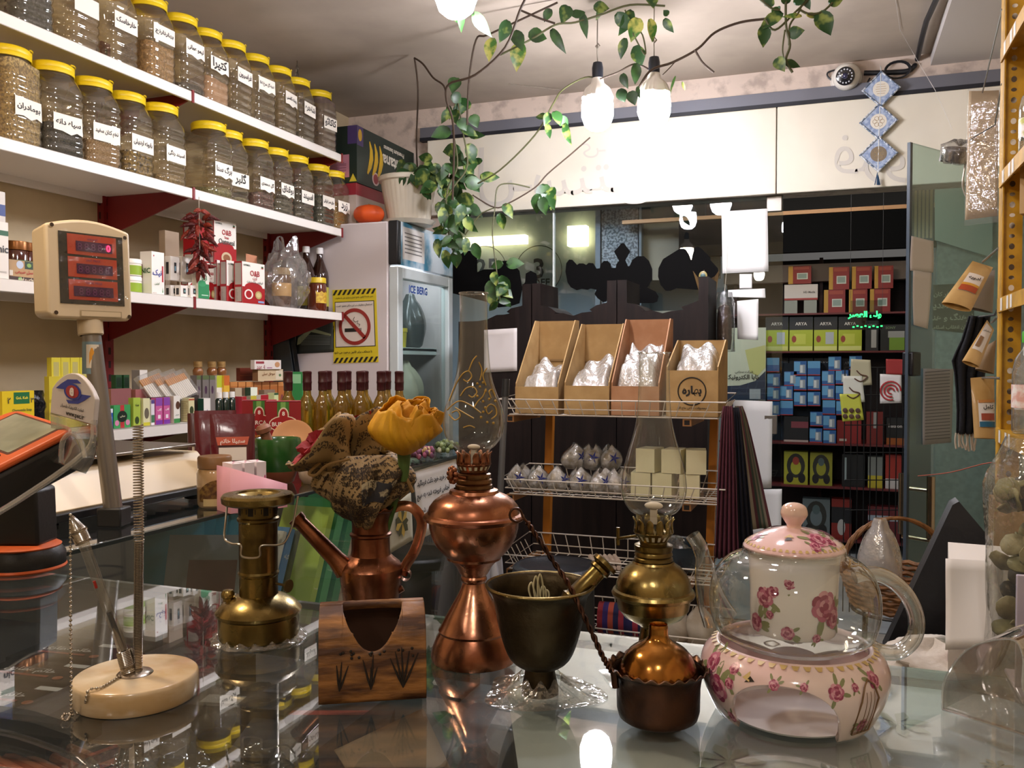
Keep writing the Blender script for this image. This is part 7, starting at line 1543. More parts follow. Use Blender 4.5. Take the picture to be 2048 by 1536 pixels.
for lb, c in (('big white paper notice on the fixed window pane', ((1445, 547), (1537, 543), (1535, 417), (1443, 423))), ('narrow white paper hanging under the big notice', ((1479, 577), (1504, 577), (1504, 548), (1479, 548))), ('white paper strip across under the big notice', ((1456, 594), (1531, 596), (1530, 577), (1456, 580))), ('white paper with curled foot, lowest of the notices beneath the big one', ((1475, 678), (1516, 680), (1517, 598), (1474, 602))), ('large creased white paper on the window beside the striped bag', ((1468, 978), (1543, 976), (1545, 803), (1466, 800))), ('pale paper partly under the large creased paper', ((1490, 1075), (1562, 1070), (1564, 978), (1488, 979)))):
    sheet('paper_notice', lb, 'notice', [onY(x, y, YN - (.004 if 'partly' not in lb else -.0)) for x, y in c], '#f0eeec', bend=.001)
# peacock feather behind the cabinet
mb = MB(); o = onY(1418, 640, 4.24); 
for i in range(34):
    f_ = i/34; b_ = o + (onY(1412, 560, 4.24)-o)*f_; a = .5+.9*f_
    for sg in (-1, 1): mb.tube([b_, b_+Vector((sg*.03*a, 0, .02)), b_+Vector((sg*.045*a, 0, .05))], .0009, 4)
mb.tube([o, onY(1408, 540, 4.24)], .0016, 5); mb.k = 1; e_ = onY(1406, 552, 4.23); mb.ball(e_, .02, 14, 8, (1, .08, 1.2)); mb.k = 2; mb.ball(e_+Vector((0, -.003, 0)), .012, 12, 8, (1, .08, 1.1)); tag(mb.build('peacock_feather', [M('#6a5230', .5), M('#8a7a3a', .4), M('#16484a', .3)], None), 'peacock feather standing before the heart shaped black letter', 'feather')
t = thing('loofah_bag', 'brown loofah in a clear bag hanging by the window papers', 'loofah', onY(1448, 700, 4.2))
mb = MB(); mb.lathe([(0, 0), (.03, .002), (.036, .05), (.034, .15), (.026, .2), (0, .215)], 20); mb.build('loofah', M('#5a4030', .9, bump=.5, bscale=60), t)
mb = MB(); mb.lathe([(.0, -.01), (.045, -.008), (.05, .1), (.045, .22), (.03, .27)], 24, wob=lambda a, j, r: .006*math.sin(5*a+j*2)); mb.build('film', film, t); mb = MB(); mb.tube([(0, 0, .26), (0, .1, .4), (0, .12, .5)], .001, 4); mb.build('string', M('#b0a898', .6), t)

# wire rack with three tiers
RY = 2.94; rx0, rx1 = onY(1014, 794, RY).x, onY(1441, 802, RY).x
wire = M('#d8cfc2', .35); orange = M('#c47a24', .45)
t = thing('wire_rack', 'orange framed rack with white wire baskets before the dark cabinets', 'rack', (0, 0, 0))
TR = [1.085, .80, .53, .30]
def basket(z, y0, y1, x0, x1, h=.055):
    mb = MB(); r = .0028; o_ = .03
    top = [(x0-o_, y0-o_, z+h), (x1+o_, y0-o_, z+h), (x1+o_, y1, z+h+.02), (x0-o_, y1, z+h+.02)]; bt = [(x0, y0, z), (x1, y0, z), (x1, y1, z), (x0, y1, z)]
    mb.tube(top, r, 6, closed=True); mb.tube([(Vector(a)+Vector(b))/2*.0+Vector(b)*.6+Vector(a)*.4 for a, b in zip(top, bt)], r*.8, 6, closed=True); mb.tube(bt, r, 6, closed=True)
    n_ = 16
    for i in range(1, n_):
        x = x0+(x1-x0)*i/n_; xt = x0-o_+(x1-x0+2*o_)*i/n_; mb.tube([(xt, y0-o_, z+h), (x, y0, z), (x, y1, z), (xt, y1, z+h+.02)], r*.7, 5)
    for i in range(1, 6): y = y0+(y1-y0)*i/6; mb.tube([(x0-o_, y, z+h), (x0, y, z), (x1, y, z), (x1+o_, y, z+h)], r*.7, 5)
    return mb.build('basket', wire, t)
for z in TR: basket(z, RY, RY+.3, rx0+.01, rx1-.01)
for x in (rx0+.06, rx1-.06):
    mb = MB(); mb.smooth = False; lx = -.05 if x < -.7 else -.05
    mb.prism([(x-.014, TR[0]-.012), (x+.014, TR[0]-.012), (x+.014+lx*.6, 0), (x-.014+lx*.6, 0)], lambda a, b: (a, RY+.31, b), lambda a, b: (a, RY+.34, b)); mb.build('leg', orange, t)
    for z in TR:
        mb = MB(); mb.box((x-.0145-.05, RY+.005, z-.028), (x+.0145-.05, RY+.309, z-.004)); mb.k = 1; mb.quad(*[(x-.05+a_, RY+.0045, z-.016+b_) for a_, b_ in ((-.009, -.008), (.009, -.008), (.009, .008), (-.009, .008))]); mb.build('crossbar', [M('#9a6a3a', .5), M('#1c1410', .8)], t)
# cartons in the top basket
kraft = M('#b5935f', .75, col2='#a88552', scale=14); kraft2 = M('#8d6f45', .8)
def tray_carton(xl, xr, yback, label, logo=False, col=kraft, hf=.1, dy=0):
    a = onY(xl, 800, RY+.01).x; b = onY(xr, 800, RY+.01).x; w = b-a; z0 = TR[0]+.004; hb = P((xl+xr)/2, yback, 3.28).z - z0; dpt = .27
    t_ = thing('cardboard_tray', label, 'carton', ((a+b)/2, RY+.012+dpt/2, z0), 0, 'cut open cartons on the wire rack')
    mb = MB(); mb.smooth = False; th = .004; X0, X1, Y0, Y1 = -w/2, w/2, -dpt/2, dpt/2
    mb.box((X0, Y0, 0), (X1, Y1, th)); mb.box((X0, Y0, th), (X1, Y0+th, hf)); mb.box((X0, Y1-th, th), (X1, Y1, hb))
    for x in (X0, X1-th): mb.prism([(Y0+th, th), (Y1-th, th), (Y1-th, hb), (Y1-.05, hb), (Y0+th, hf+.012)], lambda p_, q_: (x, p_, q_), lambda p_, q_: (x+th, p_, q_))
    mb.build('box', col, t_, fix=True)
    mb = MB(); mb.box((X0+.006, Y1-.012, hb*.55), (X1-.006, Y1-.006, hb*.57)); mb.build('fold_line', kraft2, t_)
    if logo:
        lm = MB(); c_ = Vector((-.0, Y0-.001, hf*.55)); lm.tube([c_+Vector((.046*math.cos(k*PI/16), 0, .046*math.sin(k*PI/16))) for k in range(32)], .0022, 5, closed=True); write(lm, 'بهاره', c_, (1, 0, 0), (0, 0, 1), w=.065, bold=.05); write(lm, 'محصولات گیاهی حاج اکبر', c_+Vector((0, 0, -.057)), (1, 0, 0), (0, 0, 1), w=.1); lm.build('printed_emblem', M('#1a140e', .6), t_, ang=0)
    return t_, w, dpt, hb
def heap(t_, w, dpt, z, h, label, seed, tint='#f0ece6', inner='#e6dfd2'):
    random.seed(seed); ph = [random.random()*6 for _ in range(6)]
    def g(k, grow):
        def f(u, v):
            x, y = (u-.5)*w*grow, (v-.5)*dpt*grow; e = min(1, 9*min(u, 1-u))*min(1, 6*min(v, 1-v)); hh = h*(.86+.06*math.sin(5*u+ph[0])*math.cos(4*v+ph[1])+.045*math.sin(13*u+ph[2]+3*v)+.035*math.sin(17*v+ph[3]+9*u))
            return (x, y+.0, .006 + max(.01, hh*(.62+.38*v))*e**.3*k)
        return f
    o = thing('bagged_goods', label, 'bag', t_.location + Vector((0, 0, 0)))
    mb = MB(); mb.grid(g(.9, .9), 24, 24); mb.build('contents', M(inner, .7, col2='#b5a58c', scale=30, bump=.6, bscale=50), o, ang=180)
    mb = MB(); mb.grid(g(1.05, .95), 40, 40); mb.build('film', clear(tint, .28, .6, .12, haze=.55, hazecol='#f0ece6', bump=1, bscale=55, power=1.6), o, ang=180)
for (xl, xr, yb_, lb, lg, hf, seed, hh, gl) in ((1030, 1116, 640, 'tall cut open carton at the fridge end of the rack', False, .095, 3, .21, 'crinkled clear bag in the first carton from the fridge'), (1128, 1218, 648, 'tall cut open carton, second from the fridge end of the rack', False, .1, 4, .22, 'crinkled clear bag in the second carton, a yellow tint inside'), (1222, 1318, 640, 'tall pinkish cut open carton, third along the rack', False, .1, 5, .28, 'crinkled clear bag heaped high in the third carton'), (1332, 1436, 682, 'lower cut open carton with a round black emblem', True, .155, 6, .28, 'crinkled clear bag overflowing the emblem carton')):
    a_ = tray_carton(xl, xr, yb_, lb, lg, kraft if seed != 5 else M('#b5855f', .75, col2='#a87650', scale=14), hf); heap(a_[0], a_[1]-.012, a_[2]-.012, 0, hh, gl, seed)
# soap bags and cream soap blocks in the middle basket
random.seed(14); z = TR[1]+.004
names9 = ['first', 'second', 'third', 'fourth', 'fifth', 'sixth', 'seventh', 'eighth', 'ninth', 'tenth']
lumpm = M('#b5a88f', .5, col2='#e6e2dc', scale=40, bump=.6, bscale=60); bluem = M('#2b3580', .5)
pos9 = [(1040, 965, 0), (1075, 965, 0), (1115, 960, 0), (1160, 960, 0), (1205, 958, 0), (1150, 925, 1), (1185, 922, 1), (1220, 918, 1), (1235, 950, 0)]
for i, (x, y, lv) in enumerate(pos9):
    b = onY(x, y, RY+.09+.07*lv); t_ = thing('soap_bag', 'clear bag of pale soap with blue print in the middle basket, %s along' % names9[i], 'bag', (b.x, b.y, z+.076*lv), random.random()*3, 'bagged soaps in the middle basket')
    def f(u, v, s0=i): a = 2*PI*u; r = .044*(math.sin(PI*(.14+.8*v))**.7)*(1+.14*math.sin(3*a+s0)+.06*math.sin(7*a-5*v)); return (r*math.cos(a)*1.1, r*math.sin(a)*.9, .082*v*(1+.12*math.sin(2*a+s0)))
    mb = MB(); mb.grid(f, 18, 10, wrapu=True); mb.build('soap', lumpm, t_)
    mb = MB()
    for k in range(7): a = 2*PI*k/7; 
    mb.k = 0
    for q_ in range(1):
        th = -1.3 - t_.rotation_euler.z + .3*(i % 3); c_ = Vector((.05*math.cos(th), .042*math.sin(th), .046)); r_ = .019
        for k in range(5): a = 2*PI*k/5; tx, tz = -math.sin(th), math.cos(th); e1 = lambda A, R: c_*1.06 + Vector((tx*R*math.cos(A), tz*R*math.cos(A), R*math.sin(A))); mb.add([e1(a-.5, r_*.4), e1(a, r_*1.3), e1(a+.5, r_*.4), e1(a+PI, 0)], [(0, 1, 2, 3)])
    mb.build('blue_star_print', bluem, t_)
    mb = MB(); mb.grid(lambda u, v: Vector(f(u, v))*1.06 + Vector((0, 0, -.001)), 18, 10, wrapu=True); mb.build('film', film, t_)
for i, (x, y, lv) in enumerate(((1285, 955, 0), (1330, 955, 0), (1380, 958, 0), (1300, 900, 1), (1350, 900, 1), (1392, 902, 1))):
    b = onY(x, y, RY+.12); carton('soap_block', 'cream soap block stacked in the middle basket, %s' % ('bottom row behind the plain chimney', 'bottom row middle', 'bottom row toward the scarf', 'top row behind the plain chimney', 'top row middle', 'top row toward the scarf')[i], 'soap', (b.x, b.y, z+.084*lv), (.068, .1, .082), random.uniform(-.2, .2), '#d9d0a6', (), (), 'cream soap blocks in the middle basket', rough=.4)
# hanging scarf and striped bag
def cloth(name, label, cat, top, w0, w1, h, mats, folds=6, amp=.014, parent=None, ns=1, loc=None, lean=0):
    mb = MB()
    def f(u, v):
        w = w0+(w1-w0)*v**.7; a = (u-.5)
        return (top.x + .938*a*w + lean*v, top.y + .345*a*w - amp*(.5+.5*v)*math.sin(2*PI*folds*u+2*v), top.z-h*v)
    mb.grid(f, 72, 16); 
    if ns > 1:
        for i in range(len(mb.mi)): mb.mi[i] = int((i % 72)/72*ns) % len(mats)
    return tag(mb.build(name, mats, None, ang=180, solid=.002), label, cat)
sc_m = M('#4a1c2c', .85, col2='#5c2a38', scale=120, mapping=(1, 1, .05))
cloth('scarf', 'dark maroon fringed scarf hanging from the corner of the top basket', 'scarf', P(1456, 812, 2.86), .03, .08, .5, [sc_m], 5, .012)
cloth('scarf', 'navy scarf hanging behind the maroon one on the rack corner', 'scarf', P(1472, 815, 2.92), .02, .07, .47, [M('#14131f', .9)], 4, .01, lean=.03)
cloth('striped_bag', 'striped woven cloth bag hanging behind the scarves', 'bag', P(1478, 812, 3.0), .025, .13, .42, [M('#7a6f5c', .85), M('#4f5a44', .85), M('#8f8674', .85), M('#5a3038', .85), M('#3c4a40', .85)], 2, .012, ns=14, lean=.05)
# stools, pot, rolls
def stool(x, y, d_, label):
    p_ = P(x, y, d_); t_ = thing('plastic_stool', label, 'stool', (p_.x, p_.y, 0), .3, 'black plastic stools'); H_ = p_.z
    mb = MB(); mb.lathe([(0, H_-.004), (.11, H_-.004), (.115, H_), (.13, H_), (.14, H_-.008), (.142, H_-.03), (.13, H_-.04), (0, H_-.04)], 48); mb.lathe([(0, H_-.002), (.009, H_-.002)], 16); mb.build('seat', M('#17181c', .35, bump=.1, bscale=120), t_)
    for k in range(4):
        a = PI/4+PI/2*k; mb = MB(); mb.grid(lambda u, v: ((.122+.015*v)*math.cos(a+(u-.5)*(.9-.3*v)), (.122+.015*v)*math.sin(a+(u-.5)*(.9-.3*v)), (H_-.04)*(1-v)), 8, 4); mb.build('leg', M('#141519', .4), t_, solid=.004)
stool(1113, 1128, 2.8, 'black plastic stool standing behind the bronze mortar')
stool(885, 1110, 2.9, 'black plastic stool half hidden behind the copper jug')
p_ = onY(1350, 1160, RY+.15); lathe_thing('enamel_pot', 'dark blue enamel basin on the lower basket behind the teapot spout', 'basin', (p_.x, p_.y, TR[2]+.004), [('bowl', [(0, 0), (.07, 0), (.1, .05), (.108, .1), (.112, .102), (.102, .098), (.09, .05), (0, .01)], M('#1c2c3a', .2, coat=.5))])
crumple('plastic_bag', 'clear plastic bag lying in the dark blue enamel basin', 'plastic bag', (p_.x, p_.y, TR[2]+.02), .075, .09, film, 5)
random.seed(9); p_ = onY(1215, 1140, RY+.1)
t_ = thing('rolled_packet', 'clear packet of pale rolled tubes lying in the lower basket', 'packet', (p_.x, p_.y, TR[2]+.006), .4); mb = MB()
for i in range(12): mb.tube([(-.055+.0135*(i % 6)*1.3, -.05, .011+.02*(i//6)), (-.055+.0135*(i % 6)*1.3, .05, .011+.02*(i//6))], .0085, 8)
mb.build('pale_tube', M('#c9b5a4', .6), t_)
cols = ['#8f2a30', '#3a2a6a', '#b5503a', '#26284f', '#a83a4a', '#2f2a58']
for i in range(2):
    p_ = onY(1240 + 60*i, 1262, RY+.1); t_ = thing('fabric_roll', ('striped red and purple fabric roll low on the rack behind the mortar', 'dark striped fabric roll low on the rack behind the brass lamp')[i], 'fabric', (p_.x, p_.y, TR[3]+.002), .1)
    mb = MB(); mb.grid(lambda u, v: ((u-.5)*.15, .055*math.cos(2*PI*v), .057+.055*math.sin(2*PI*v)), 24, 20, wrapv=True)
    for k in range(len(mb.mi)): mb.mi[k] = (k % 24)//3 % len(cols)
    mb.build('cloth', [M(c, .9) for c in (cols if i == 0 else cols[::-1])], t_)
for i, (x, lb) in enumerate(((1350, 'cream cloth sack low on the rack, nearer the brass lamp'), (1400, 'cream cloth sack with a round stamp, low on the rack by the teapot'))):
    p_ = onY(x, 1270, RY+.09); o = sack('cloth_sack', lb, 'sack', (p_.x, p_.y, TR[3]+.003), .055, .13, M('#b5ab9a', .85, bump=.3, bscale=40), i+4)
mb = MB(); a_, b_ = P(1012, 765, 3.0), P(975, 1060, 2.95); b_.z = 0; mb.tube([a_, b_], .011, 10); mb.k = 1; mb.tube([a_+(b_-a_)*-.01, a_+(b_-a_)*.04], .013, 10); tag(mb.build('broom_handle', [M('#6a6a6a', .4, .5), M('#1c1c1c', .5)], None), 'grey metal broom handle leaning behind the copper lamp', 'broom')
crumple('cloth', 'white cloth bundle on the floor beside the black stool', 'cloth', (P(985, 1130, 2.78).x, P(985, 1130, 2.78).y, 0), .07, .6, M('#b5b5ba', .8), 4)

# shop across the arcade
FY = 6.2
def fpx(x, y, Y=FY): return onY(x, y, Y)
shz = [fpx(1640, y).z for y in (626, 702, 886, 972, 1077)]; fa, fb = fpx(1440, 700).x, fpx(1838, 700).x
t = thing('shop_shelving', 'dark red shelving full of packaged gadgets in the shop opposite', 'shelves', (0, 0, 0))
for z_ in shz: mb = MB(); mb.box((fa, FY-.02, z_-.012), (fb, FY+.4, z_)); mb.build('shelf_board', M('#5a1c1c', .5), t)
for x in (1462, 1640, 1822): a_ = fpx(x, 700).x; mb = MB(); mb.box((a_-.012, FY+.27, 0), (a_+.012, FY+.4, 2.0)); mb.build('upright', M('#3a1414', .5), t)
mb = MB(); mb.box((fa, FY+.4, 0), (fb, FY+.42, 2.0)); mb.build('back_panel', M('#2a1a18', .6), t)
mb = MB(); mb.box((fa, FY+.2, 1.83), (fb, FY+.3, 1.95)); mb.build('white_fascia', M('#c9bdb4', .5), t)
def fbox(name, label, xa, xb, yt, yb, col, deco=(), txt=(), group=None, dp=.1, Y=FY+.02, zb=None):
    a_, b_ = fpx(xa, yb, Y), fpx(xb, yb, Y); z0 = zb if zb is not None else a_.z; h_ = fpx((xa+xb)/2, yt, Y).z - fpx((xa+xb)/2, yb, Y).z
    return carton(name, label, 'packet', ((a_.x+b_.x)/2, Y+dp/2, z0), (b_.x-a_.x-.004, dp, h_), 0, col, deco, txt, group)
dom = [('f', 0, 0, .2, 1, '#a8802a'), ('f', .38, .25, .85, .6, '#b9beb4'), ('f', .42, .3, .8, .56, '#7f9088'), ('f', .25, .8, .9, .95, '#8f3a2a')]
g_ = 'red game cartons in the shop opposite'
for i, (xa, xb) in enumerate(((1647, 1691), (1697, 1735), (1739, 1781))): fbox('game_carton', 'red game carton with a white plaque, bottom row opposite, %s' % ('by the grey tubs', 'middle one', 'by the blue cartons')[i], xa, xb, 579, 625, '#7a1c1a', dom, (), g_, zb=shz[0]+.001)
for i, (xa, xb) in enumerate(((1657, 1699), (1703, 1744), (1748, 1787))): fbox('game_carton', 'red game carton with a white plaque, top row opposite, %s' % ('nearest the notices', 'middle one', 'nearest the door leaf')[i], xa, xb, 533, 578, '#7a1c1a', dom, (), g_, zb=shz[0]+.155)
fbox('tub', 'pale grey tub in the shop opposite, nearer the window notices', 1568, 1595, 599, 625, '#7f837a', (), (), None, zb=shz[0]+.001); fbox('tub', 'pale grey tub in the shop opposite, beside the red cartons', 1607, 1634, 599, 625, '#7f837a', (), (), None, zb=shz[0]+.001)
fbox('hd_carton', 'white and red HD carton lying on the tubs in the shop opposite', 1568, 1636, 567, 598, '#b9b2ac', [('f', 0, 0, 1, .12, '#8f2a24')], [('f', .75, .5, .35, 'HD Media', '#4a4440')], zb=shz[0]+.091)
fbox('game_carton', 'single red game carton on top of the HD carton', 1576, 1623, 530, 566, '#7a1c1a', dom, (), None, zb=shz[0]+.2)
for i, (xa, xb) in enumerate(((1530, 1577), (1578, 1626), (1627, 1675), (1676, 1724))):
    fbox('keyboard_carton', 'lime and black carton in the shop opposite, %s in its row' % names9[i], xa, xb, 632, 700, '#a3b02c', [('f', 0, .62, 1, 1, '#1c1a1a'), ('f', .02, .02, .98, .14, '#c9cf7a'), ('f', .5, .2, .85, .55, '#a9b0b5') if i % 2 == 0 else ('f', .2, .2, .7, .5, '#b9c04a'), ('f', .1, .25, .3, .45, '#8f3a2a', 'o')], [('f', .5, .8, .5, 'ARYA', '#cfcac4')], 'lime and black cartons in the shop opposite', zb=shz[1]+.001)
    fbox('dark_carton', 'black carton under the lime row in the shop opposite, %s along' % names9[i], xa, xb, 706, 745, '#1c1a1a', (), [('f', .5, .75, .5, 'ARYA', '#b9b4ae')], 'black cartons in the shop opposite', Y=FY+.16, dp=.08, zb=shz[1]-.18)
fbox('tall_carton', 'black carton with a white strip in the shop opposite', 1730, 1757, 640, 700, '#1c1c1e', [('f', .45, .1, .85, .7, '#9a9a96')], [('f', .5, .85, .7, 'VAIO', '#8f8f8c')], zb=shz[1]+.001)
fbox('tall_carton', 'black and green carton beside the doorway in the shop opposite', 1760, 1812, 648, 700, '#1a1a1a', [('f', .35, .02, .95, .55, '#6a8a2a'), ('f', .3, .5, .95, .75, '#8f8f8c')], [('f', .4, .88, .4, 'SONY', '#6a7a5a')], zb=shz[1]+.001)
bl = [(565,85),(670,85),(830,50),(990,45),(355,60),(780,160),(885,155),(565,200),(670,200),(490,165),(360,180),(780,270),(885,275),(460,275),(360,280),(565,320),(670,320),(785,385),(890,390),(460,390),(360,395),(690,475),(790,500),(790,615),(685,600)]
ordn = names9
bl.sort(key=lambda c: (round(c[0]/105), c[1]))
for i, (x, y) in enumerate(bl):
    xa, yt_ = 1440+x/3.839, 700+y/3.839
    fbox('blue_packet', 'blue packet, %s down in the %s column of the shop opposite' % (ordn[sum(1 for q in bl[:i] if round(q[0]/105) == round(x/105))], ordn[round(x/105)-3]), xa, xa+26.5, yt_, yt_+28.5, '#2a5a96', [('f', 0, .0, 1, .06, '#a8302a'), ('f', 0, .3, .5, .95, '#5f9ac4'), ('f', .45, .15, .9, .75, '#8a97a0'), ('f', .5, .2, .7, .7, '#c9cfd0')] if i % 5 else [('f', 0, .0, 1, .06, '#a8302a'), ('f', 0, .5, 1, 1, '#5a94bf')], (), 'blue packets in the shop opposite', dp=.135, Y=FY+.0)
mb = MB(); a_, b_ = fpx(1525, 900, FY+.05), fpx(1680, 720, FY+.05); mb.box((a_.x, FY+.14, a_.z+.03), (b_.x, FY+.15, b_.z-.02)); mb.build('peg_board', M('#16222e', .6), t)
rest = [(1567, 1617, 833, 884, '#17181a', 'black carton with a maroon label under the blue packets', [('f', .3, .55, 1, .8, '#7a3a44'), ('f', 0, 0, 1, .08, '#a89a94')], 2), (1673, 1723, 838, 884, '#7f1f1e', 'red lattice carton beside the blue packets', [('f', .1, .1, .4, .2, '#b9b0a8')], 2), (1732, 1768, 820, 884, '#6a1f1a', 'dark red torch blister in the shop opposite', [('f', .4, .5, .6, 1, '#8f8f8c')], 2), (1772, 1809, 830, 884, '#151515', 'black hatron carton in the shop opposite', [('f', 0, 0, 1, .25, '#8a4a1a')], 2), (1735, 1767, 908, 970, '#6f736f', 'grey carton with a yellow foot in the shop opposite', [('f', 0, 0, 1, .4, '#a89a2a')], 3), (1770, 1803, 903, 970, '#8f2a1f', 'red carton lettered upside down in the shop opposite', [('f', 0, 0, 1, .3, '#b5b0ac')], 3), (1683, 1730, 905, 970, '#101112', 'black carton in the middle of the lower shelf opposite', [('f', .1, .2, .2, .9, '#8a9a9c')], 3), (1662, 1703, 995, 1075, '#7f241c', 'red and black headset carton on the lowest shelf opposite', [('f', 0, .4, 1, .8, '#16161a'), ('f', .3, .1, .7, .5, '#b0b0ac', 'o')], 4), (1735, 1800, 1005, 1075, '#5f1f22', 'dark red bag like pack on the lowest shelf opposite', [('f', 0, .6, 1, .75, '#8f9aa4')], 4)]
for xa, xb, yt_, yb_, col, lb, dc, k in rest: fbox('gadget_carton', lb, xa, xb, yt_, yb_, col, dc, [('f', .5, .7, .75, 'hatron', '#b5b0ac')] if 'hatron' in lb else (), None, zb=shz[k]+.001)
for i, (xa, xb, yt_, yb_, k, c1_, lb) in enumerate(((1567, 1616, 905, 970, 3, '#9a9a2c', 'yellow headphone blister with a red emblem in the shop opposite'), (1619, 1665, 905, 970, 3, '#8a8a2a', 'yellow headphone blister with a dark sweep in the shop opposite'), (1604, 1660, 998, 1075, 4, '#5f6a6c', 'grey headset blister on the lowest shelf opposite'))):
    o = fbox('headphone_pack', lb, xa, xb, yt_, yb_, c1_, [('f', .12, .2, .88, .95, '#2a2a24', 'o'), ('f', .28, .3, .72, .75, c1_, 'o'), ('f', .36, .6, .64, .85, '#8f3a2c' if i == 0 else '#4a5a5a', 'o'), ('f', .1, .05, .4, .35, '#1a1a18', 'o'), ('f', .6, .05, .9, .35, '#1a1a18', 'o')], (), None, zb=shz[k]+.001)
t = thing('service_poster', 'cream and blue phone service poster beside the shop opposite', 'poster', (0, 0, 0)); Yq = FY-.06
q4 = [fpx(x, y, Yq) for x, y in ((1452, 800), (1531, 800), (1531, 655), (1452, 655))]
mb = MB(); mb.box((q4[0].x, Yq, q4[0].z), (q4[1].x, Yq+.01, q4[2].z)); mb.build('paper', M('#cfcdb4', .5), t)
mb = MB(); mb.quad(*[fpx(x, y, Yq-.001) for x, y in ((1452, 800), (1531, 800), (1531, 775), (1452, 775))]); mb.add([fpx(x, y, Yq-.001) for x, y in ((1452, 775), (1452, 772), (1480, 771), (1510, 762), (1531, 742), (1531, 775))], [(0, 1, 2, 3, 4, 5)]); mb.k = 1; mb.add([fpx(x, y, Yq-.001) for x, y in ((1490, 700), (1531, 690), (1531, 735), (1515, 752), (1500, 745))], [(0, 1, 2, 3, 4)]); mb.k = 2; mb.quad(*[fpx(x, y, Yq-.002) for x, y in ((1499, 798), (1521, 798), (1521, 778), (1499, 778))]); mb.build('print', [M('#1f2c44', .5), M('#c9c27a', .5), M('#a9adb0', .4)], t)
mb = MB(); write(mb, 'تابا الکترونیک', fpx(1484, 755, Yq-.003), (1, 0, 0), (0, 0, 1), w=.22, bold=.03); write(mb, 'شرکت سهامی', fpx(1488, 744, Yq-.003), (1, 0, 0), (0, 0, 1), w=.12); mb.build('lettering', INK, t, ang=0)
mb = MB(); write(mb, 'ولی العصر', onY(1729, 630, 5.6), (1, 0, 0), (0, 0, 1), w=.185, bold=.05)
for k in range(8): c_ = onY(1707+8*k, 652 if k % 2 else 654, 5.6); mb.box((c_.x-.006, 5.6, c_.z-.004), (c_.x+.006, 5.602, c_.z+.004))
t = thing('led_sign', 'glowing green dot lettering hanging before the shop opposite', 'LED sign', (0, 0, 0)); mb.build('lettering', glow('#2fe06a', 1.6), t, ang=0)
mb = MB(); a_, b_ = onY(1700, 660, 5.603), onY(1765, 600, 5.603); mb.box((a_.x, 5.603, a_.z), (b_.x, 5.607, b_.z)); mb.build('clear_panel', clear('#dfe6e4', .04, .5, .02), t)
for k in (0, 1): mb = MB(); x_ = (a_.x, b_.x)[k]; mb.tube([(x_, 5.605, b_.z), (x_, 5.605, 2.75)], .001, 4); mb.build('hanging_wire', M('#3a3a3a', .5), t)
# wire magazine stand outside the door with booklets
t = thing('magazine_stand', 'black wire magazine stand outside the doorway', 'stand', (0, 0, 0)); Ym = 4.75; mb = MB()
for x in range(1690, 1822, 13): a_ = onY(x, 735+((x*7) % 5)*6, Ym); mb.tube([(a_.x, Ym, 0), a_], .0028, 5)
for y in (735, 790, 850, 905, 960, 1020): a_, b_ = onY(1690, y, Ym), onY(1812, y, Ym); mb.tube([a_, b_], .0028, 5)
mb.build('wire_frame', M('#121212', .4, .5), t)
for lb, c, col, dc in (('cream booklet with calligraphy on the magazine stand', ((1700, 772), (1744, 770), (1741, 720), (1702, 718)), '#a8a284', 0), ('white booklet with berry pictures on the magazine stand', ((1687, 806), (1730, 804), (1724, 752), (1686, 752)), '#c9c9bb', 1), ('lime booklet with bowls of spice on the magazine stand', ((1685, 843), (1728, 840), (1720, 788), (1679, 788)), '#b5b83f', 2), ('white booklet with a red spiral picture on the magazine stand', ((1760, 807), (1803, 806), (1803, 749), (1760, 748)), '#d4d0cc', 3), ('red booklet at the top of the magazine stand', ((1772, 748), (1811, 750), (1811, 719), (1772, 718)), '#8f2420', 4)):
    o = sheet('booklet', lb, 'booklet', [onY(x, y, Ym-.008-.004*dc) for x, y in c], col, bend=.001, th=.004, group='booklets on the magazine stand')
    mb = MB(); C_ = [onY(x, y, Ym-.016-.004*dc) for x, y in c]; cc = sum(C_, Vector())/4; e_ = lambda a, b: cc+Vector((a, 0, b))
    if dc == 3:
        for k in range(3): mb.tube([e_((.014+.016*k)*math.cos(a*PI/12), -.01+(.014+.016*k)*math.sin(a*PI/12)) for a in range(20)], .004, 5)
        mb.build('print', M('#a8242a', .5), o)
    elif dc == 2:
        for k in range(6): mb.ball(e_(-.03+.03*(k % 3), -.045+.03*(k//3)), .012, 10, 6, (1, .1, 1))
        mb.build('print', M('#4a2f22', .5), o)
    elif dc < 2: mb.tube(spline([e_(-.03, -.03), e_(0, -.045), e_(.03, -.02), e_(.0, -.01), e_(-.02, .01)], 4), .003, 5); mb.build('print', M('#5a3a2c', .5), o)
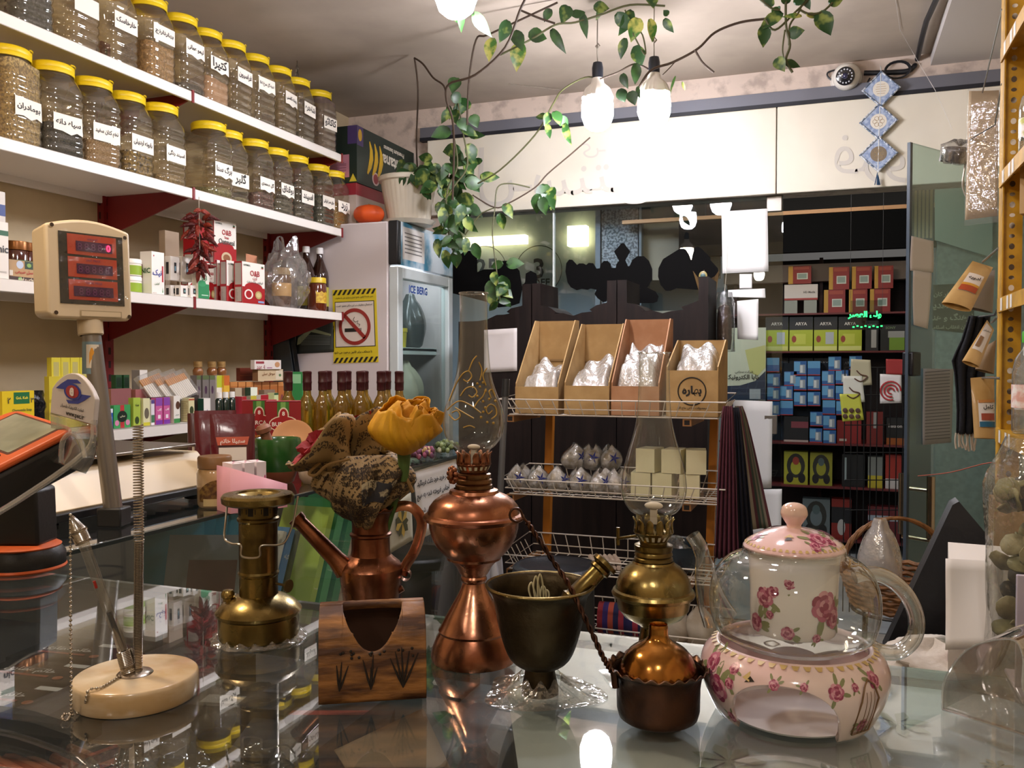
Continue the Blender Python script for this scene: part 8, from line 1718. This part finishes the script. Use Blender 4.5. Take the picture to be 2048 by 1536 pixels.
# right side: slotted rack, pouches, camera, tiles
yel = M('#c4941e', .45, col2='#a87c12', scale=20); RX, RYY = .355, 2.26
t = thing('slotted_rack', 'yellow slotted angle rack at the shop side wall, price tags on its shelf edges', 'rack', (0, 0, 0))
mb = MB(); mb.smooth = False; mb.box((RX, RYY, 0), (RX+.042, RYY+.003, 2.62)); mb.box((RX, RYY-.01, 0), (RX+.003, RYY+.04, 2.62)); mb.k = 1
z = .1; k = 0
while z < 2.6:
    h_ = .007 if k % 2 else .0045; n_ = 10; mb.add([(RX+.021+.006*math.cos(2*PI*i/n_), RYY-.0004, z+h_*math.sin(2*PI*i/n_)) for i in range(n_)], [tuple(range(n_))]); z += .0235; k += 1
mb.build('post', [yel, M('#d9cfc0', .6, col2='#4a3a28', scale=12, lo=.45, hi=.55)], t)
for xx, yy in ((.8, RYY), (RX, 1.86), (.8, 1.86)): mb = MB(); mb.box((xx, yy, 0), (xx+.003, yy+.04, 2.62)); mb.box((xx, yy, 0), (xx+.042, yy+.003, 2.62)); mb.build('post', yel, t)
sz_ = (1.985, 1.7, 1.415, 1.118)
for z in sz_:
    mb = MB(); mb.smooth = False; mb.box((RX-.004, 1.86, z-.03), (RX, RYY+.02, z+.002)); mb.box((RX, 1.86, z-.004), (.84, RYY+.02, z)); mb.build('shelf', yel, t)
    for y in (2.235, 2.16, 2.12): mb = MB(); mb.quad((RX-.0046, y, z-.028), (RX-.0046, y-.022, z-.028), (RX-.0046, y-.022, z+.0), (RX-.0046, y, z+.0)); mb.build('price_tag', M('#d9d4cc', .5), t)
def bottle(pos, lb, capcol, sc=1.0, lab='#d9a89a'):
    o = lathe_thing('water_bottle', lb, 'bottle', pos, [('body', [(r*sc, z*sc) for r, z in ((0, .0), (.028, 0), (.031, .005), (.031, .06), (.0295, .064), (.031, .068), (.031, .12), (.026, .145), (.013, .165), (.012, .175))], clear('#eef3f2', .12, .8, .04, haze=.08, power=2.2)), ('cap', [(0, .198*sc), (.0135*sc, .198*sc), (.0145*sc, .195*sc), (.0145*sc, .176*sc), (0, .175*sc)], M(capcol, .4)), ('label', [(.0315*sc, .05*sc), (.0315*sc, .095*sc)], M(lab, .5, col2='#e9e2da', scale=60))])
bottle((.392, 2.13, sz_[3]+.001), 'clear rosewater bottle with a green cap on the yellow rack', '#4aa82a', 1.1)
bottle((.405, 2.2, sz_[3]+.001), 'clear rosewater bottle standing behind the green capped one', '#d9d9d4', .95)
bottle((.392, 2.13, sz_[1]+.001), 'clear printed bottle on the upper shelf of the yellow rack', '#e9e6e2', .9, '#b9b84a')
o = carton('kraft_bag', 'brown kraft bag on the yellow rack under the upper tags', 'bag', (.43, 2.15, sz_[2]+.001), (.08, .06, .17), 1.3, '#8f7650'); o = carton('kraft_bag', 'kraft pouch with an oval emblem on the yellow rack', 'bag', (.405, 2.16, sz_[2]+.173), (.07, .05, .1), 1.2, '#b5935f', [('l', .2, .3, .8, .8, '#6a4a2a', 'o'), ('l', .24, .34, .76, .76, '#b5935f', 'o')])
# pouches hanging on the rear of the rack
kr = M('#c9a56a', .35, coat=.3, col2='#b58f52', scale=10); grey_f = M('#8f8880', .3, coat=.3)
def hang(name, lb, c, mat, lab=None, labc='#e9e4dc', deco=None, txt=None, th=.016, group=None):
    """flat filled pouch through four picture corners at depth (bottom-left, bottom-right, top-right, top-left)"""
    a, b, c_, d_ = (P(*q) for q in c); n = (b-a).cross(d_-a).normalized(); t_ = thing(name, lb, 'pouch', a, 0, group)
    def f(sg): return lambda u, v: (a*(1-u)*(1-v)+b*u*(1-v)+c_*u*v+d_*(1-u)*v) - a + n*sg*(th*(1-v**3)*(math.sin(PI*u)**.6)*.5+.0006)
    mb = MB(); mb.grid(f(1), 14, 14); mb.grid(f(-1), 14, 14); mb.build('film', mat, t_, ang=180)
    if lab:
        u0, v0, u1, v1 = lab; g = f(1.12) if n.dot(CAM-a) > 0 else f(-1.12); mb = MB(); mb.grid(lambda u, v: g(u0+(u1-u0)*u, v0+(v1-v0)*v), 8, 8); l_ = mb.build('label', M(labc, .5), t_, ang=180)
        g2 = f(1.25) if n.dot(CAM-a) > 0 else f(-1.25); e2 = (n if n.dot(CAM-a) > 0 else -n)*.0012
        mb = MB(); ms = []
        for (a0, b0, a1, b1, col) in deco or ():
            ms.append(M(col, .5)); mb.k = len(ms)-1; mb.grid(lambda u, v: Vector(g2(u0+(u1-u0)*(a0+(a1-a0)*u), v0+(v1-v0)*(b0+(b1-b0)*v)))+e2, 6, 4)
        if txt: ms.append(INK); mb.k = len(ms)-1; c0 = Vector(g2((u0+u1)/2, v0+(v1-v0)*txt[1]))+e2*2; write(mb, txt[0], c0, (b-a).normalized(), (d_-a).normalized(), w=(b-a).length*(u1-u0)*.6, bold=.03)
        if ms: mb.build('print', ms, l_, ang=0)
    return t_
hang('spice_pouch', 'tilted kraft spice pouch with a red and white label at the top of the hooks', ((1883, 606, 2.3), (1942, 622, 2.28), (1986, 535, 2.36), (1945, 522, 2.38)), kr, (.2, .3, .85, .72), '#e6ddd2', ((0, 0, 1, .3, '#b5502a'), (0, .3, 1, .42, '#d9a03a')), ('ادویه', .7), .02)
hang('grey_pouch', 'grey filmy pouch hanging behind the tilted kraft pouch', ((1920, 612, 2.4), (1985, 626, 2.39), (1990, 540, 2.42), (1962, 545, 2.43)), grey_f, th=.014)
hang('spice_pouch', 'tilted kraft pouch with a long white label, in the middle of the hooks', ((1924, 722, 2.27), (1958, 735, 2.26), (1988, 660, 2.33), (1974, 640, 2.34)), kr, (.1, .3, .8, .95), '#ded6cc', ((.1, .1, .5, .5, '#8a6a4a'),), ('زعفران', .75), .014)
hang('grey_pouch', 'brown film pouch under the middle kraft pouch', ((1950, 738, 2.36), (1988, 748, 2.35), (1992, 680, 2.37), (1975, 690, 2.38)), M('#8a7458', .35, coat=.3), th=.012)
hang('spice_pouch', 'upright kraft pouch with a white and teal label, lowest on the hooks', ((1948, 876, 2.24), (1990, 878, 2.24), (1988, 752, 2.26), (1941, 756, 2.26)), kr, (.2, .18, 1, .62), '#e9e6e0', ((0, 0, 1, .2, '#2a6a8a'), (.1, .25, .9, .5, '#a8503a'), (0, .9, 1, 1, '#c98a4a')), ('کامل', .72), .02)
# dark knitted scarf with a pale fringe
o_ = P(1945, 640, 2.45); t = thing('knitted_scarf', 'dark navy knitted scarf with a pale fringe hanging beside the pouches', 'scarf', o_)
mb = MB(); rows = [((1937, 1978), 632), ((1930, 1976), 655), ((1922, 1972), 680), ((1910, 1970), 705), ((1903, 1985), 722), ((1908, 1968), 745), ((1911, 1962), 780), ((1913, 1960), 820), ((1912, 1956), 868)]
def sf(u, v): i = v*8; k_ = min(7, int(i)); f_ = i-k_; xa = rows[k_][0][0]*(1-f_)+rows[k_+1][0][0]*f_; xb = rows[k_][0][1]*(1-f_)+rows[k_+1][0][1]*f_; yy = rows[k_][1]*(1-f_)+rows[k_+1][1]*f_; return P(xa+(xb-xa)*u, yy, 2.45+.01*math.sin(u*19)) - o_
mb.grid(sf, 30, 24); mb.build('knit', M('#15161c', .95, bump=.3, bscale=150), t, ang=180, solid=.004)
mb = MB(); random.seed(3)
for i in range(9): x = 1912+5*i; mb.tube(spline([P(x, 866, 2.45)-o_, P(x+random.uniform(-3, 3), 882, 2.445)-o_, P(x+random.uniform(-5, 5), 900+random.uniform(-6, 4), 2.44)-o_], 4), .0028, 6)
mb.build('fringe', M('#a89c8a', .9), t)
mb = MB(); mb.tube([P(1957, 634, 2.45), P(1990, 630, 2.3), (RX, RYY+.03, P(1990, 630, 2.3).z)], .003, 6); mb.tube([P(1965, 524, 2.37), (RX, RYY+.035, P(1990, 524, 2.3).z)], .003, 6); mb.tube([P(1983, 645, 2.335), (RX, RYY+.035, P(1990, 645, 2.3).z)], .003, 6); mb.tube([P(1965, 756, 2.26), (RX, RYY-.006, P(1990, 752, 2.3).z)], .003, 6); mb.build('hook', M('#8a8a8a', .3, .9), bpy.data.objects['slotted_rack'])
# brown cardboard in plastic, wrapped strainer
sheet('cardboard_sheet', 'tall tan cardboard sheet in a clear sleeve hanging behind the yellow post', 'cardboard', (P(1930, 440, 2.6), P(1995, 432, 2.55), P(1998, 180, 2.55), P(1938, 182, 2.6)), '#a8906c', bend=.003)
sheet('plastic_sleeve', 'clear plastic sleeve round the tall cardboard sheet', 'plastic sleeve', (P(1928, 452, 2.585), P(1997, 444, 2.535), P(1999, 176, 2.535), P(1936, 178, 2.585)), mat=clear('#ffffff', .05, .35, .1, haze=.04, bump=.3), bend=.004)
o_ = P(1918, 300, 2.7); t = thing('wrapped_strainer', 'round steel strainer wrapped in crinkled film above the glass door', 'strainer', o_)
f_ = frame((0, 0, 0), (.938, .345, 0), (-.2, -.5, .9)); mb = MB(); mb.T = f_; mb.lathe([(.036, -.035), (.038, -.03), (.04, .0), (.042, .004), (.036, .004), (.034, -.03), (0, -.032)], 40); mb.build('bowl', M('#b5aca0', .2, .9), t)
mb = MB(); mb.T = f_; mb.lathe([(0, -.04), (.045, -.038), (.052, .01), (.02, .03), (0, .012)], 40, wob=lambda a, j, r: .006*math.sin(7*a+j*2)); mb.build('film', film, t, ang=180)
mb = MB(); mb.tube(spline([(.02, .0, -.03), P(1925, 370, 2.7)-o_, P(1935, 398, 2.66)-o_], 5), .003, 6); mb.build('handle', M('#9a9488', .3, .9), t)
mb = MB(); mb.tube([P(1930, 285, 2.65), P(1990, 250, 2.35), (RX, RYY+.02, P(1990, 240, 2.3).z)], .002, 5); mb.tube([P(1965, 185, 2.57), (RX, RYY+.03, 2.08)], .002, 5); mb.build('wire_hook', M('#8a8a8a', .3, .9), bpy.data.objects['slotted_rack'])
# papers on the glass door and poster beyond
for lb, c in (('crumpled white paper taped at the top of the glass door', ((1821, 541), (1866, 545), (1868, 482), (1822, 472))), ('narrow pinkish paper taped below the crumpled one on the glass door', ((1827, 650), (1856, 658), (1864, 545), (1826, 540))), ('grey typed sheet taped on the glass door above the handle', ((1846, 890), (1902, 885), (1908, 738), (1846, 737)))):
    o = sheet('door_paper', lb, 'notice', [ondoor(x, y, .009) for x, y in c], '#c9c3c0' if 'grey' not in lb else '#9a9a9e', bend=.002)
    if 'grey' in lb:
        mb = MB()
        for k in range(22): mb.quad(*[ondoor(x, y, .0125) for x, y in ((1850, 880-6.4*k), (1900, 876-6.4*k), (1900, 874.5-6.4*k), (1850, 878.5-6.4*k))])
        mb.build('typed_line', M('#5a5a60', .6), o)
        mb = MB()
Yw = 6.056
wq = lambda x, y, e=0: onY(x, y, Yw-e)
o = sheet('banner', 'dark green and maroon banner with Persian lettering beyond the glass door', 'sign', (wq(1860, 658), wq(1948, 668), wq(1948, 566), wq(1861, 570)), '#2c2a24', bend=0)
tb = MB()
for y, w_, s_ in ((588, .2, 'آب مسافر کان'), (612, .25, 'شهید تقدیر'), (635, .25, 'فرهنگ و هنر'), (655, .25, 'خیابان انقلاب اسلامی')): write(tb, s_, wq(1903, y, .004), (1, 0, 0), (0, 0, 1), w=w_, bold=.03)
tb.build('lettering', M('#a8a08a', .6), o, ang=0)
slab('wall_screen', 'pale green panel with a slanted foot on the arcade wall above the banner', 'panel', [(1870, 480), (1985, 515), (1985, 320), (1870, 320)], Yw-.03, .028, M('#a9bab5', .25))
mb = MB(); a_ = onY(1822, 400, 4.9); b_ = onY(1868, 400, 4.9); mb.box((a_.x, 4.9, 0), (b_.x, 5.05, 2.74)); mb.k = 1
for k in range(5): x_ = a_.x+(b_.x-a_.x)*(.15+.17*k); mb.quad((x_, 4.899, 1.9), (x_+.012, 4.899, 1.9), (x_+.012, 4.899, 2.35), (x_, 4.899, 2.35))
struct('column_arcade', mb, [M('#4a5056', .4), M('#a89a80', .4)])
# security camera and its cable
o_ = onY(1693, 160, YB-.001); t = thing('security_camera', 'white dome security camera on the plaster above the sign', 'security camera', o_)
wht = M('#e2dcd2', .35)
ey = Vector((-.1, -1, -.25)).normalized(); mb = MB(); mb.T = frame((0, 0, 0), (1, 0, 0), (0, 0, 1)); mb.lathe([(.09, .0)], 4) if False else None
mb = MB(); mb.grid(lambda u, v: (.07*math.cos(2*PI*u)*(1-.1*v), -.03*v, .07*math.sin(2*PI*u)*(1-.1*v)), 36, 2, wrapu=True); mb.add([(.063*math.cos(2*PI*i/36), -.03, .063*math.sin(2*PI*i/36)) for i in range(36)], [tuple(range(36))]); mb.build('base', wht, t)
mb = MB(); mb.ball((0, -.05, 0), .06, 28, 18); mb.build('dome', wht, t)
c_ = Vector((0, -.05, 0)) + ey*.053; x_ = ey.orthogonal().normalized(); y_ = ey.cross(x_)
def rg(r, e): return [c_+ey*e+x_*r*math.cos(2*PI*i/32)+y_*r*math.sin(2*PI*i/32) for i in range(32)]
mb = MB(); mb.add(rg(.04, -.01)+rg(.04, .012)+rg(.036, .014), [(i, (i+1) % 32, 32+(i+1) % 32, 32+i) for i in range(32)]+[(32+i, 32+(i+1) % 32, 64+(i+1) % 32, 64+i) for i in range(32)]+[tuple(range(64, 96))]); ln = mb.build('lens_ring', M('#17171b', .15, coat=.5), t)
mb = MB(); mb.ball(c_+ey*.014, .014, 16, 8); mb.build('lens', M('#2a2a44', .05, coat=1), ln)
mb = MB()
for k in range(14): a = 2*PI*k/14; mb.ball(c_+ey*.0145+x_*.029*math.cos(a)+y_*.029*math.sin(a), .0038, 6, 5)
mb.build('infrared_led', M('#c9c9cf', .3), ln)
cb = M('#16171c', .45); mb = MB(); W2 = lambda l, e=.015: spline([onY(x, y, YB-e) for x, y in l], 6)
mb.tube([v-o_ for v in W2([(1740, 156), (1720, 184), (1690, 172), (1660, 158), (1655, 146), (1670, 140)])], .004, 6); mb.build('lead', cb, t)
mb = MB(); zc_ = ZC-.022; mb.tube(W2([(1728, 146), (1780, 145), (1815, 142), (1829, 132)]) + spline([onZ(1833, 126, zc_), onZ(1843, 80, zc_), onZ(1853, 42, zc_)], 4) + [Vector((.39, 2.93, 2.615)), Vector((.6, 2.93, 2.61)), Vector((.85, 2.93, 2.61))], .011, 10)
for k in range(3): mb.tube([onY(1795, 140, YB-.022)+Vector((.048*math.cos(a*PI/10)*(1+.06*k), -.004*k, .035*math.sin(a*PI/10)*(1+.05*k))) for a in range(20)], .003, 5, closed=True)
tag(mb.build('cable_run', cb, None), 'thick black cable run with a coil, from the camera along the ceiling edge', 'cable')
# hanging tiles
YT = YB-.075; o_ = onY(1762, 150, YT); t = thing('tile_hanging', 'three blue and white diamond tiles hanging on a string with a tassel', 'ornament', o_)
rim = M('#5a6a80', .4, col2='#cfd4da', scale=90, lo=.47, hi=.53)
for k, (x, y) in enumerate(((1762, 178), (1757, 243), (1757, 308))):
    c_ = onY(x, y, YT)-o_; r = .076; mb = MB(); mb.smooth = False
    mb.prism([(r, 0), (0, r), (-r, 0), (0, -r)], lambda a, b: (c_.x+a, c_.y, c_.z+b), lambda a, b: (c_.x+a, c_.y+.012, c_.z+b)); tl = mb.build('tile', M('#a9b5c9', .25, col2='#7f8fae', scale=60), t)
    mb = MB(); mb.tube([c_+Vector(v) for v in ((r, 0, 0), (0, 0, r), (-r, 0, 0), (0, 0, -r))], .0055, 6, closed=True); mb.build('corded_edge', rim, tl)
    mb = MB(); mb.add([c_+Vector((.034*math.cos(a*PI/16), -.0012, .034*math.sin(a*PI/16))) for a in range(32)], [tuple(range(32))]); mb.build('medallion', M('#d6cfc0', .08 if k == 2 else .4, .9 if k == 2 else 0), tl)
    mb = MB()
    if k == 0: [mb.cbox(c_+Vector((0, -.0016, -.02+.01*q)), (.045-.006*abs(q-2), .0004, .002)) for q in range(5)]
    else: [mb.tube([c_+Vector((.015*math.cos(q*PI/3)+.009*math.cos(a*PI/6), -.0018, .015*math.sin(q*PI/3)+.009*math.sin(a*PI/6))) for a in range(12)], .0008, 4, closed=True) for q in range(6)]
    mb.build('motif', M('#a8906a', .5), tl)
mb = MB(); a_ = onY(1762, 140, YT)-o_; b_ = onY(1755, 365, YT)-o_; mb.tube([a_+Vector((0, .04, .03)), a_, b_], .0022, 6); mb.build('string', M('#cfd0cc', .7), t)
mb = MB(); random.seed(2); c_ = onY(1755, 345, YT)-o_
for k in range(12): mb.tube([c_, c_+Vector((random.uniform(-.012, .012), random.uniform(-.006, .006), -.055))], .0018, 4)
mb.build('tassel', M('#2a4a6a', .8), t)

# behind the near counter, customer side
t = thing('side_table', 'low wooden side table behind the counter holding the white carton and dried lemons', 'table', (.1, .93, 0))
mb = MB(); mb.box((0, 0, .78), (.72, .62, .82)); mb.build('table_top', M('#5a4634', .5), t)
for a_, b_ in ((.02, .02), (.66, .02), (.02, .56), (.66, .56)): mb = MB(); mb.box((a_, b_, 0), (a_+.04, b_+.04, .78)); mb.build('leg', M('#4a3828', .5), t)
pc_ = P(1886, 1320, 1.24); c0 = Vector((pc_.x+.115, pc_.y+.08, .8205))
t = carton('white_carton', 'white corrugated carton with a red line and green leaf print behind the counter', 'carton', c0, (.2, .16, .165), -.1, '#e9e4dd', [('l', .85, 0, .9, 1, '#a8242c'), ('l', .2, .1, .6, .6, '#2f5a44', 'o'), ('f', .3, 0, .33, 1, '#b9b3ac')], [('l', .55, .75, .5, 'چای', '#a8242c')])
sheet('carton_flap', 'pale raised flap', None, [P(1890, 1300, 1.19), P(2012, 1295, 1.15), P(1990, 1122, 1.2), P(1892, 1117, 1.21)], '#f2efec', bend=.003, parent=None)
fl = [o for o in COL.objects if o.name.startswith('carton_flap')][0]
for k_ in ('label', 'category'):
    if k_ in fl: del fl[k_]
fl.parent = t; fl.matrix_parent_inverse = (Matrix.Translation(t.location) @ Matrix.Rotation(-.1, 4, 'Z')).inverted()
slab('black_case', 'black flat case leaning upright beside the wicker basket', 'case', [(1768, 1300), (1905, 1010), (1918, 1003), (1985, 1082), (1992, 1300)], 1.62, .05, M('#17171a', .4, bump=.1, bscale=60), 0)
p_ = onZ(1868, 1324, .8205); crumple('white_cloth', 'folded cream cloth with red embroidery on the side table', 'cloth', (p_.x, p_.y, .8205), .075, .03, M('#b9b0a4', .9, col2='#c9c2b8', scale=40, bump=.2, bscale=80), 6)
o = carton('tan_carton', 'torn tan carton edge standing beyond the black case', 'carton', (P(1968, 1150, 1.85).x, 1.76, 0), (.07, .06, 1.03), 0, '#a8885c')
# dried lemon slices in a bag
bx = P(2092, 1040, 1.1); t = thing('lemon_bag', 'clear bag of dried lemon slices standing at the picture edge', 'bag', (bx.x, bx.y, .8205)); random.seed(17)
mb = MB(); mats = [M('#b5ac84', .7, col2='#8f8458', scale=40), M('#6a6438', .7, col2='#8f8a5a', scale=40), M('#3a331c', .7)]
for i in range(190):
    a = random.random()*2*PI; r = .05*math.sqrt(random.random()); z = .03+.27*random.random(); mb.k = random.choice((0, 0, 1, 1, 2)); R = Euler((random.random()*3, random.random()*3, random.random()*3)).to_matrix(); c_ = Vector((r*math.cos(a), r*math.sin(a), z))
    mb.add([c_+R @ Vector((.0155*math.cos(k*PI/6), .0155*math.sin(k*PI/6), .0015*math.sin(k*2.1))) for k in range(12)] + [c_], [(k, (k+1) % 12, 12) for k in range(12)])
o = mb.build('dried_slices', mats, t, solid=.002); o['kind'] = 'stuff'
mb = MB(); mb.grid(lambda u, v: ((.066-.03*max(0, v-.85)*5)*(1+.06*math.sin(5*2*PI*u+6*v)+.03*math.sin(13*2*PI*u-9*v))*math.cos(2*PI*u)*(.8+.2*min(1, v*8)), (.066-.03*max(0, v-.85)*5)*(1+.06*math.sin(4*2*PI*u+7*v))*math.sin(2*PI*u)*(.8+.2*min(1, v*8)), .355*v), 40, 24, wrapu=True); mb.build('film', clear('#f2f2ee', .1, .6, .08, haze=.05, bump=.8, bscale=25, power=2), t, ang=180)
# wicker basket on a wire stand, with a knotted white bag
W0 = P(1790, 1170, 2.05); wk = M('#8a5f34', .6, col2='#6a4522', scale=60); st_ = thing('wire_stand', 'black wire stand holding the wicker basket', 'stand', (W0.x, W0.y, 0)); zb_ = P(1790, 1215, 2.05).z
mb = MB()
for k in range(4): a = PI/4+PI/2*k; mb.tube([(.11*math.cos(a), .11*math.sin(a), 0), (.09*math.cos(a), .09*math.sin(a), zb_-.006)], .004, 6)
for z_ in (zb_-.006, zb_-.12, zb_-.3): mb.tube([(.095*math.cos(a*PI/12), .095*math.sin(a*PI/12), z_) for a in range(24)], .004, 6, closed=True)
mb.build('wire_frame', M('#141414', .4), st_)
t = thing('wicker_basket', 'round wicker basket with a tall twisted handle behind the teapot', 'basket', (W0.x, W0.y, zb_)); mb = MB()
for k in range(7): r = .095+.004*k; mb.tube([(r*math.cos(a*PI/20), r*math.sin(a*PI/20), .008+.0125*k+.002*(-1)**(a+k)) for a in range(40)], .0062, 6, closed=True)
mb.lathe([(0, .004), (.095, .004)], 24); mb.build('woven_wall', wk, t)
mb = MB()
for ph in (0, 2.1, 4.2): mb.tube([(.125*math.cos(a*PI/30)+.004*math.cos(a*.9+ph), .004*math.sin(a*.9+ph), .085+.125*math.sin(a*PI/30)) for a in range(31)], .0045, 6)
o = mb.build('twisted_handle', wk, t); o.rotation_euler.z = .35
cc_ = P(1722, 1240, 1.93); sack('knotted_bag', 'knotted translucent white plastic bag in the wicker basket', 'plastic bag', (W0.x-.035, W0.y-.025, zb_+.012), .05, .2, clear('#f4f4f4', .2, .5, .2, haze=.45, hazecol='#d9d9d9', bump=.8, bscale=30, power=2), 12)
# acrylic tape dispenser at the corner
ac = clear('#f4f0ea', .12, 1.0, .02, haze=.04, power=1.5); a0 = onT(1885, 1420); t = thing('tape_dispenser', 'clear acrylic tape dispenser at the near corner of the counter', 'tape dispenser', (a0.x, a0.y, ZT+.0005))
ux = Vector((.85, -.53, 0)).normalized(); uy = Vector((-ux.y, ux.x, 0)); T_ = Matrix(((ux.x, uy.x, 0, 0), (ux.y, uy.y, 0, 0), (0, 0, 1, 0), (0, 0, 0, 1)))
prof_ = spline([Vector((.0, 0, 0)), Vector((.002, 0, .025)), Vector((.02, 0, .055)), Vector((.05, 0, .07)), Vector((.06, 0, .06)), Vector((.062, 0, .03)), Vector((.09, 0, .022)), Vector((.16, 0, .022))], 5)
for s_ in (0, .062):
    mb = MB(); mb.T = T_; mb.prism([(v.x, v.z) for v in prof_]+[(.16, 0)], lambda a, b: (a, s_, b), lambda a, b: (a, s_+.005, b)); mb.build('side_plate', ac, t, fix=True)
mb = MB(); mb.T = T_; mb.grid(lambda u, v: prof_[min(len(prof_)-1, int(round(u*(len(prof_)-1))))]+Vector((0, .005+.057*v, 0)), len(prof_)-1, 2); mb.build('curved_cover', ac, t); mb = MB(); mb.T = T_
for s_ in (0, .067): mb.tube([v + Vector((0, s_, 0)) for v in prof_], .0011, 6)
mb.tube([(.0, 0, .0), (.16, 0, .0)], .0011, 6); mb.build('edge_highlight', clear('#ffffff', .35, .6, .03, haze=.15), t)  # bright tubes added to stand in for highlights along the acrylic edges
mb = MB(); mb.T = T_
for r in (.034, .03, .022): mb.grid(lambda u, v: (.11+r*math.cos(2*PI*u), .012+.044*v, .045+r*math.sin(2*PI*u)), 40, 1, wrapu=True)
mb.build('tape_roll', clear('#e6dcc4', .12, .8, .05, haze=.12, hazecol='#c9b890', power=2), t)
mb = MB(); mb.T = T_; mb.box((.062, .01, .022), (.066, .052, .05)); mb.build('cutter', M('#a8a29a', .3, .9), t)
# clear acrylic card holder standing behind the dispenser
mb = MB(); a_ = onT(2030, 1385); mb.T = Matrix.Translation((a_.x, a_.y, ZT+.0005)); mb.box((0, 0, 0), (.08, .004, .1)); mb.box((0, -.03, 0), (.08, .05, .004)); tag(mb.build('acrylic_holder', M('#b5aec0', .2, coat=.5), None, bevel=.001), 'lilac grey acrylic card holder at the counter corner beside the dispenser', 'holder')
# string tied to the door handle
mb = MB(); mb.tube(spline([ondoor(1836, 952, .06), P(1900, 945, 2.7), P(1985, 925, 2.27), (RX-.003, RYY-.012, P(1985, 925, 2.27).z)], 4), .0016, 5); tag(mb.build('twine', M('#a8503a', .8), None), 'thin reddish twine tied from the door handle to the yellow rack', 'twine')
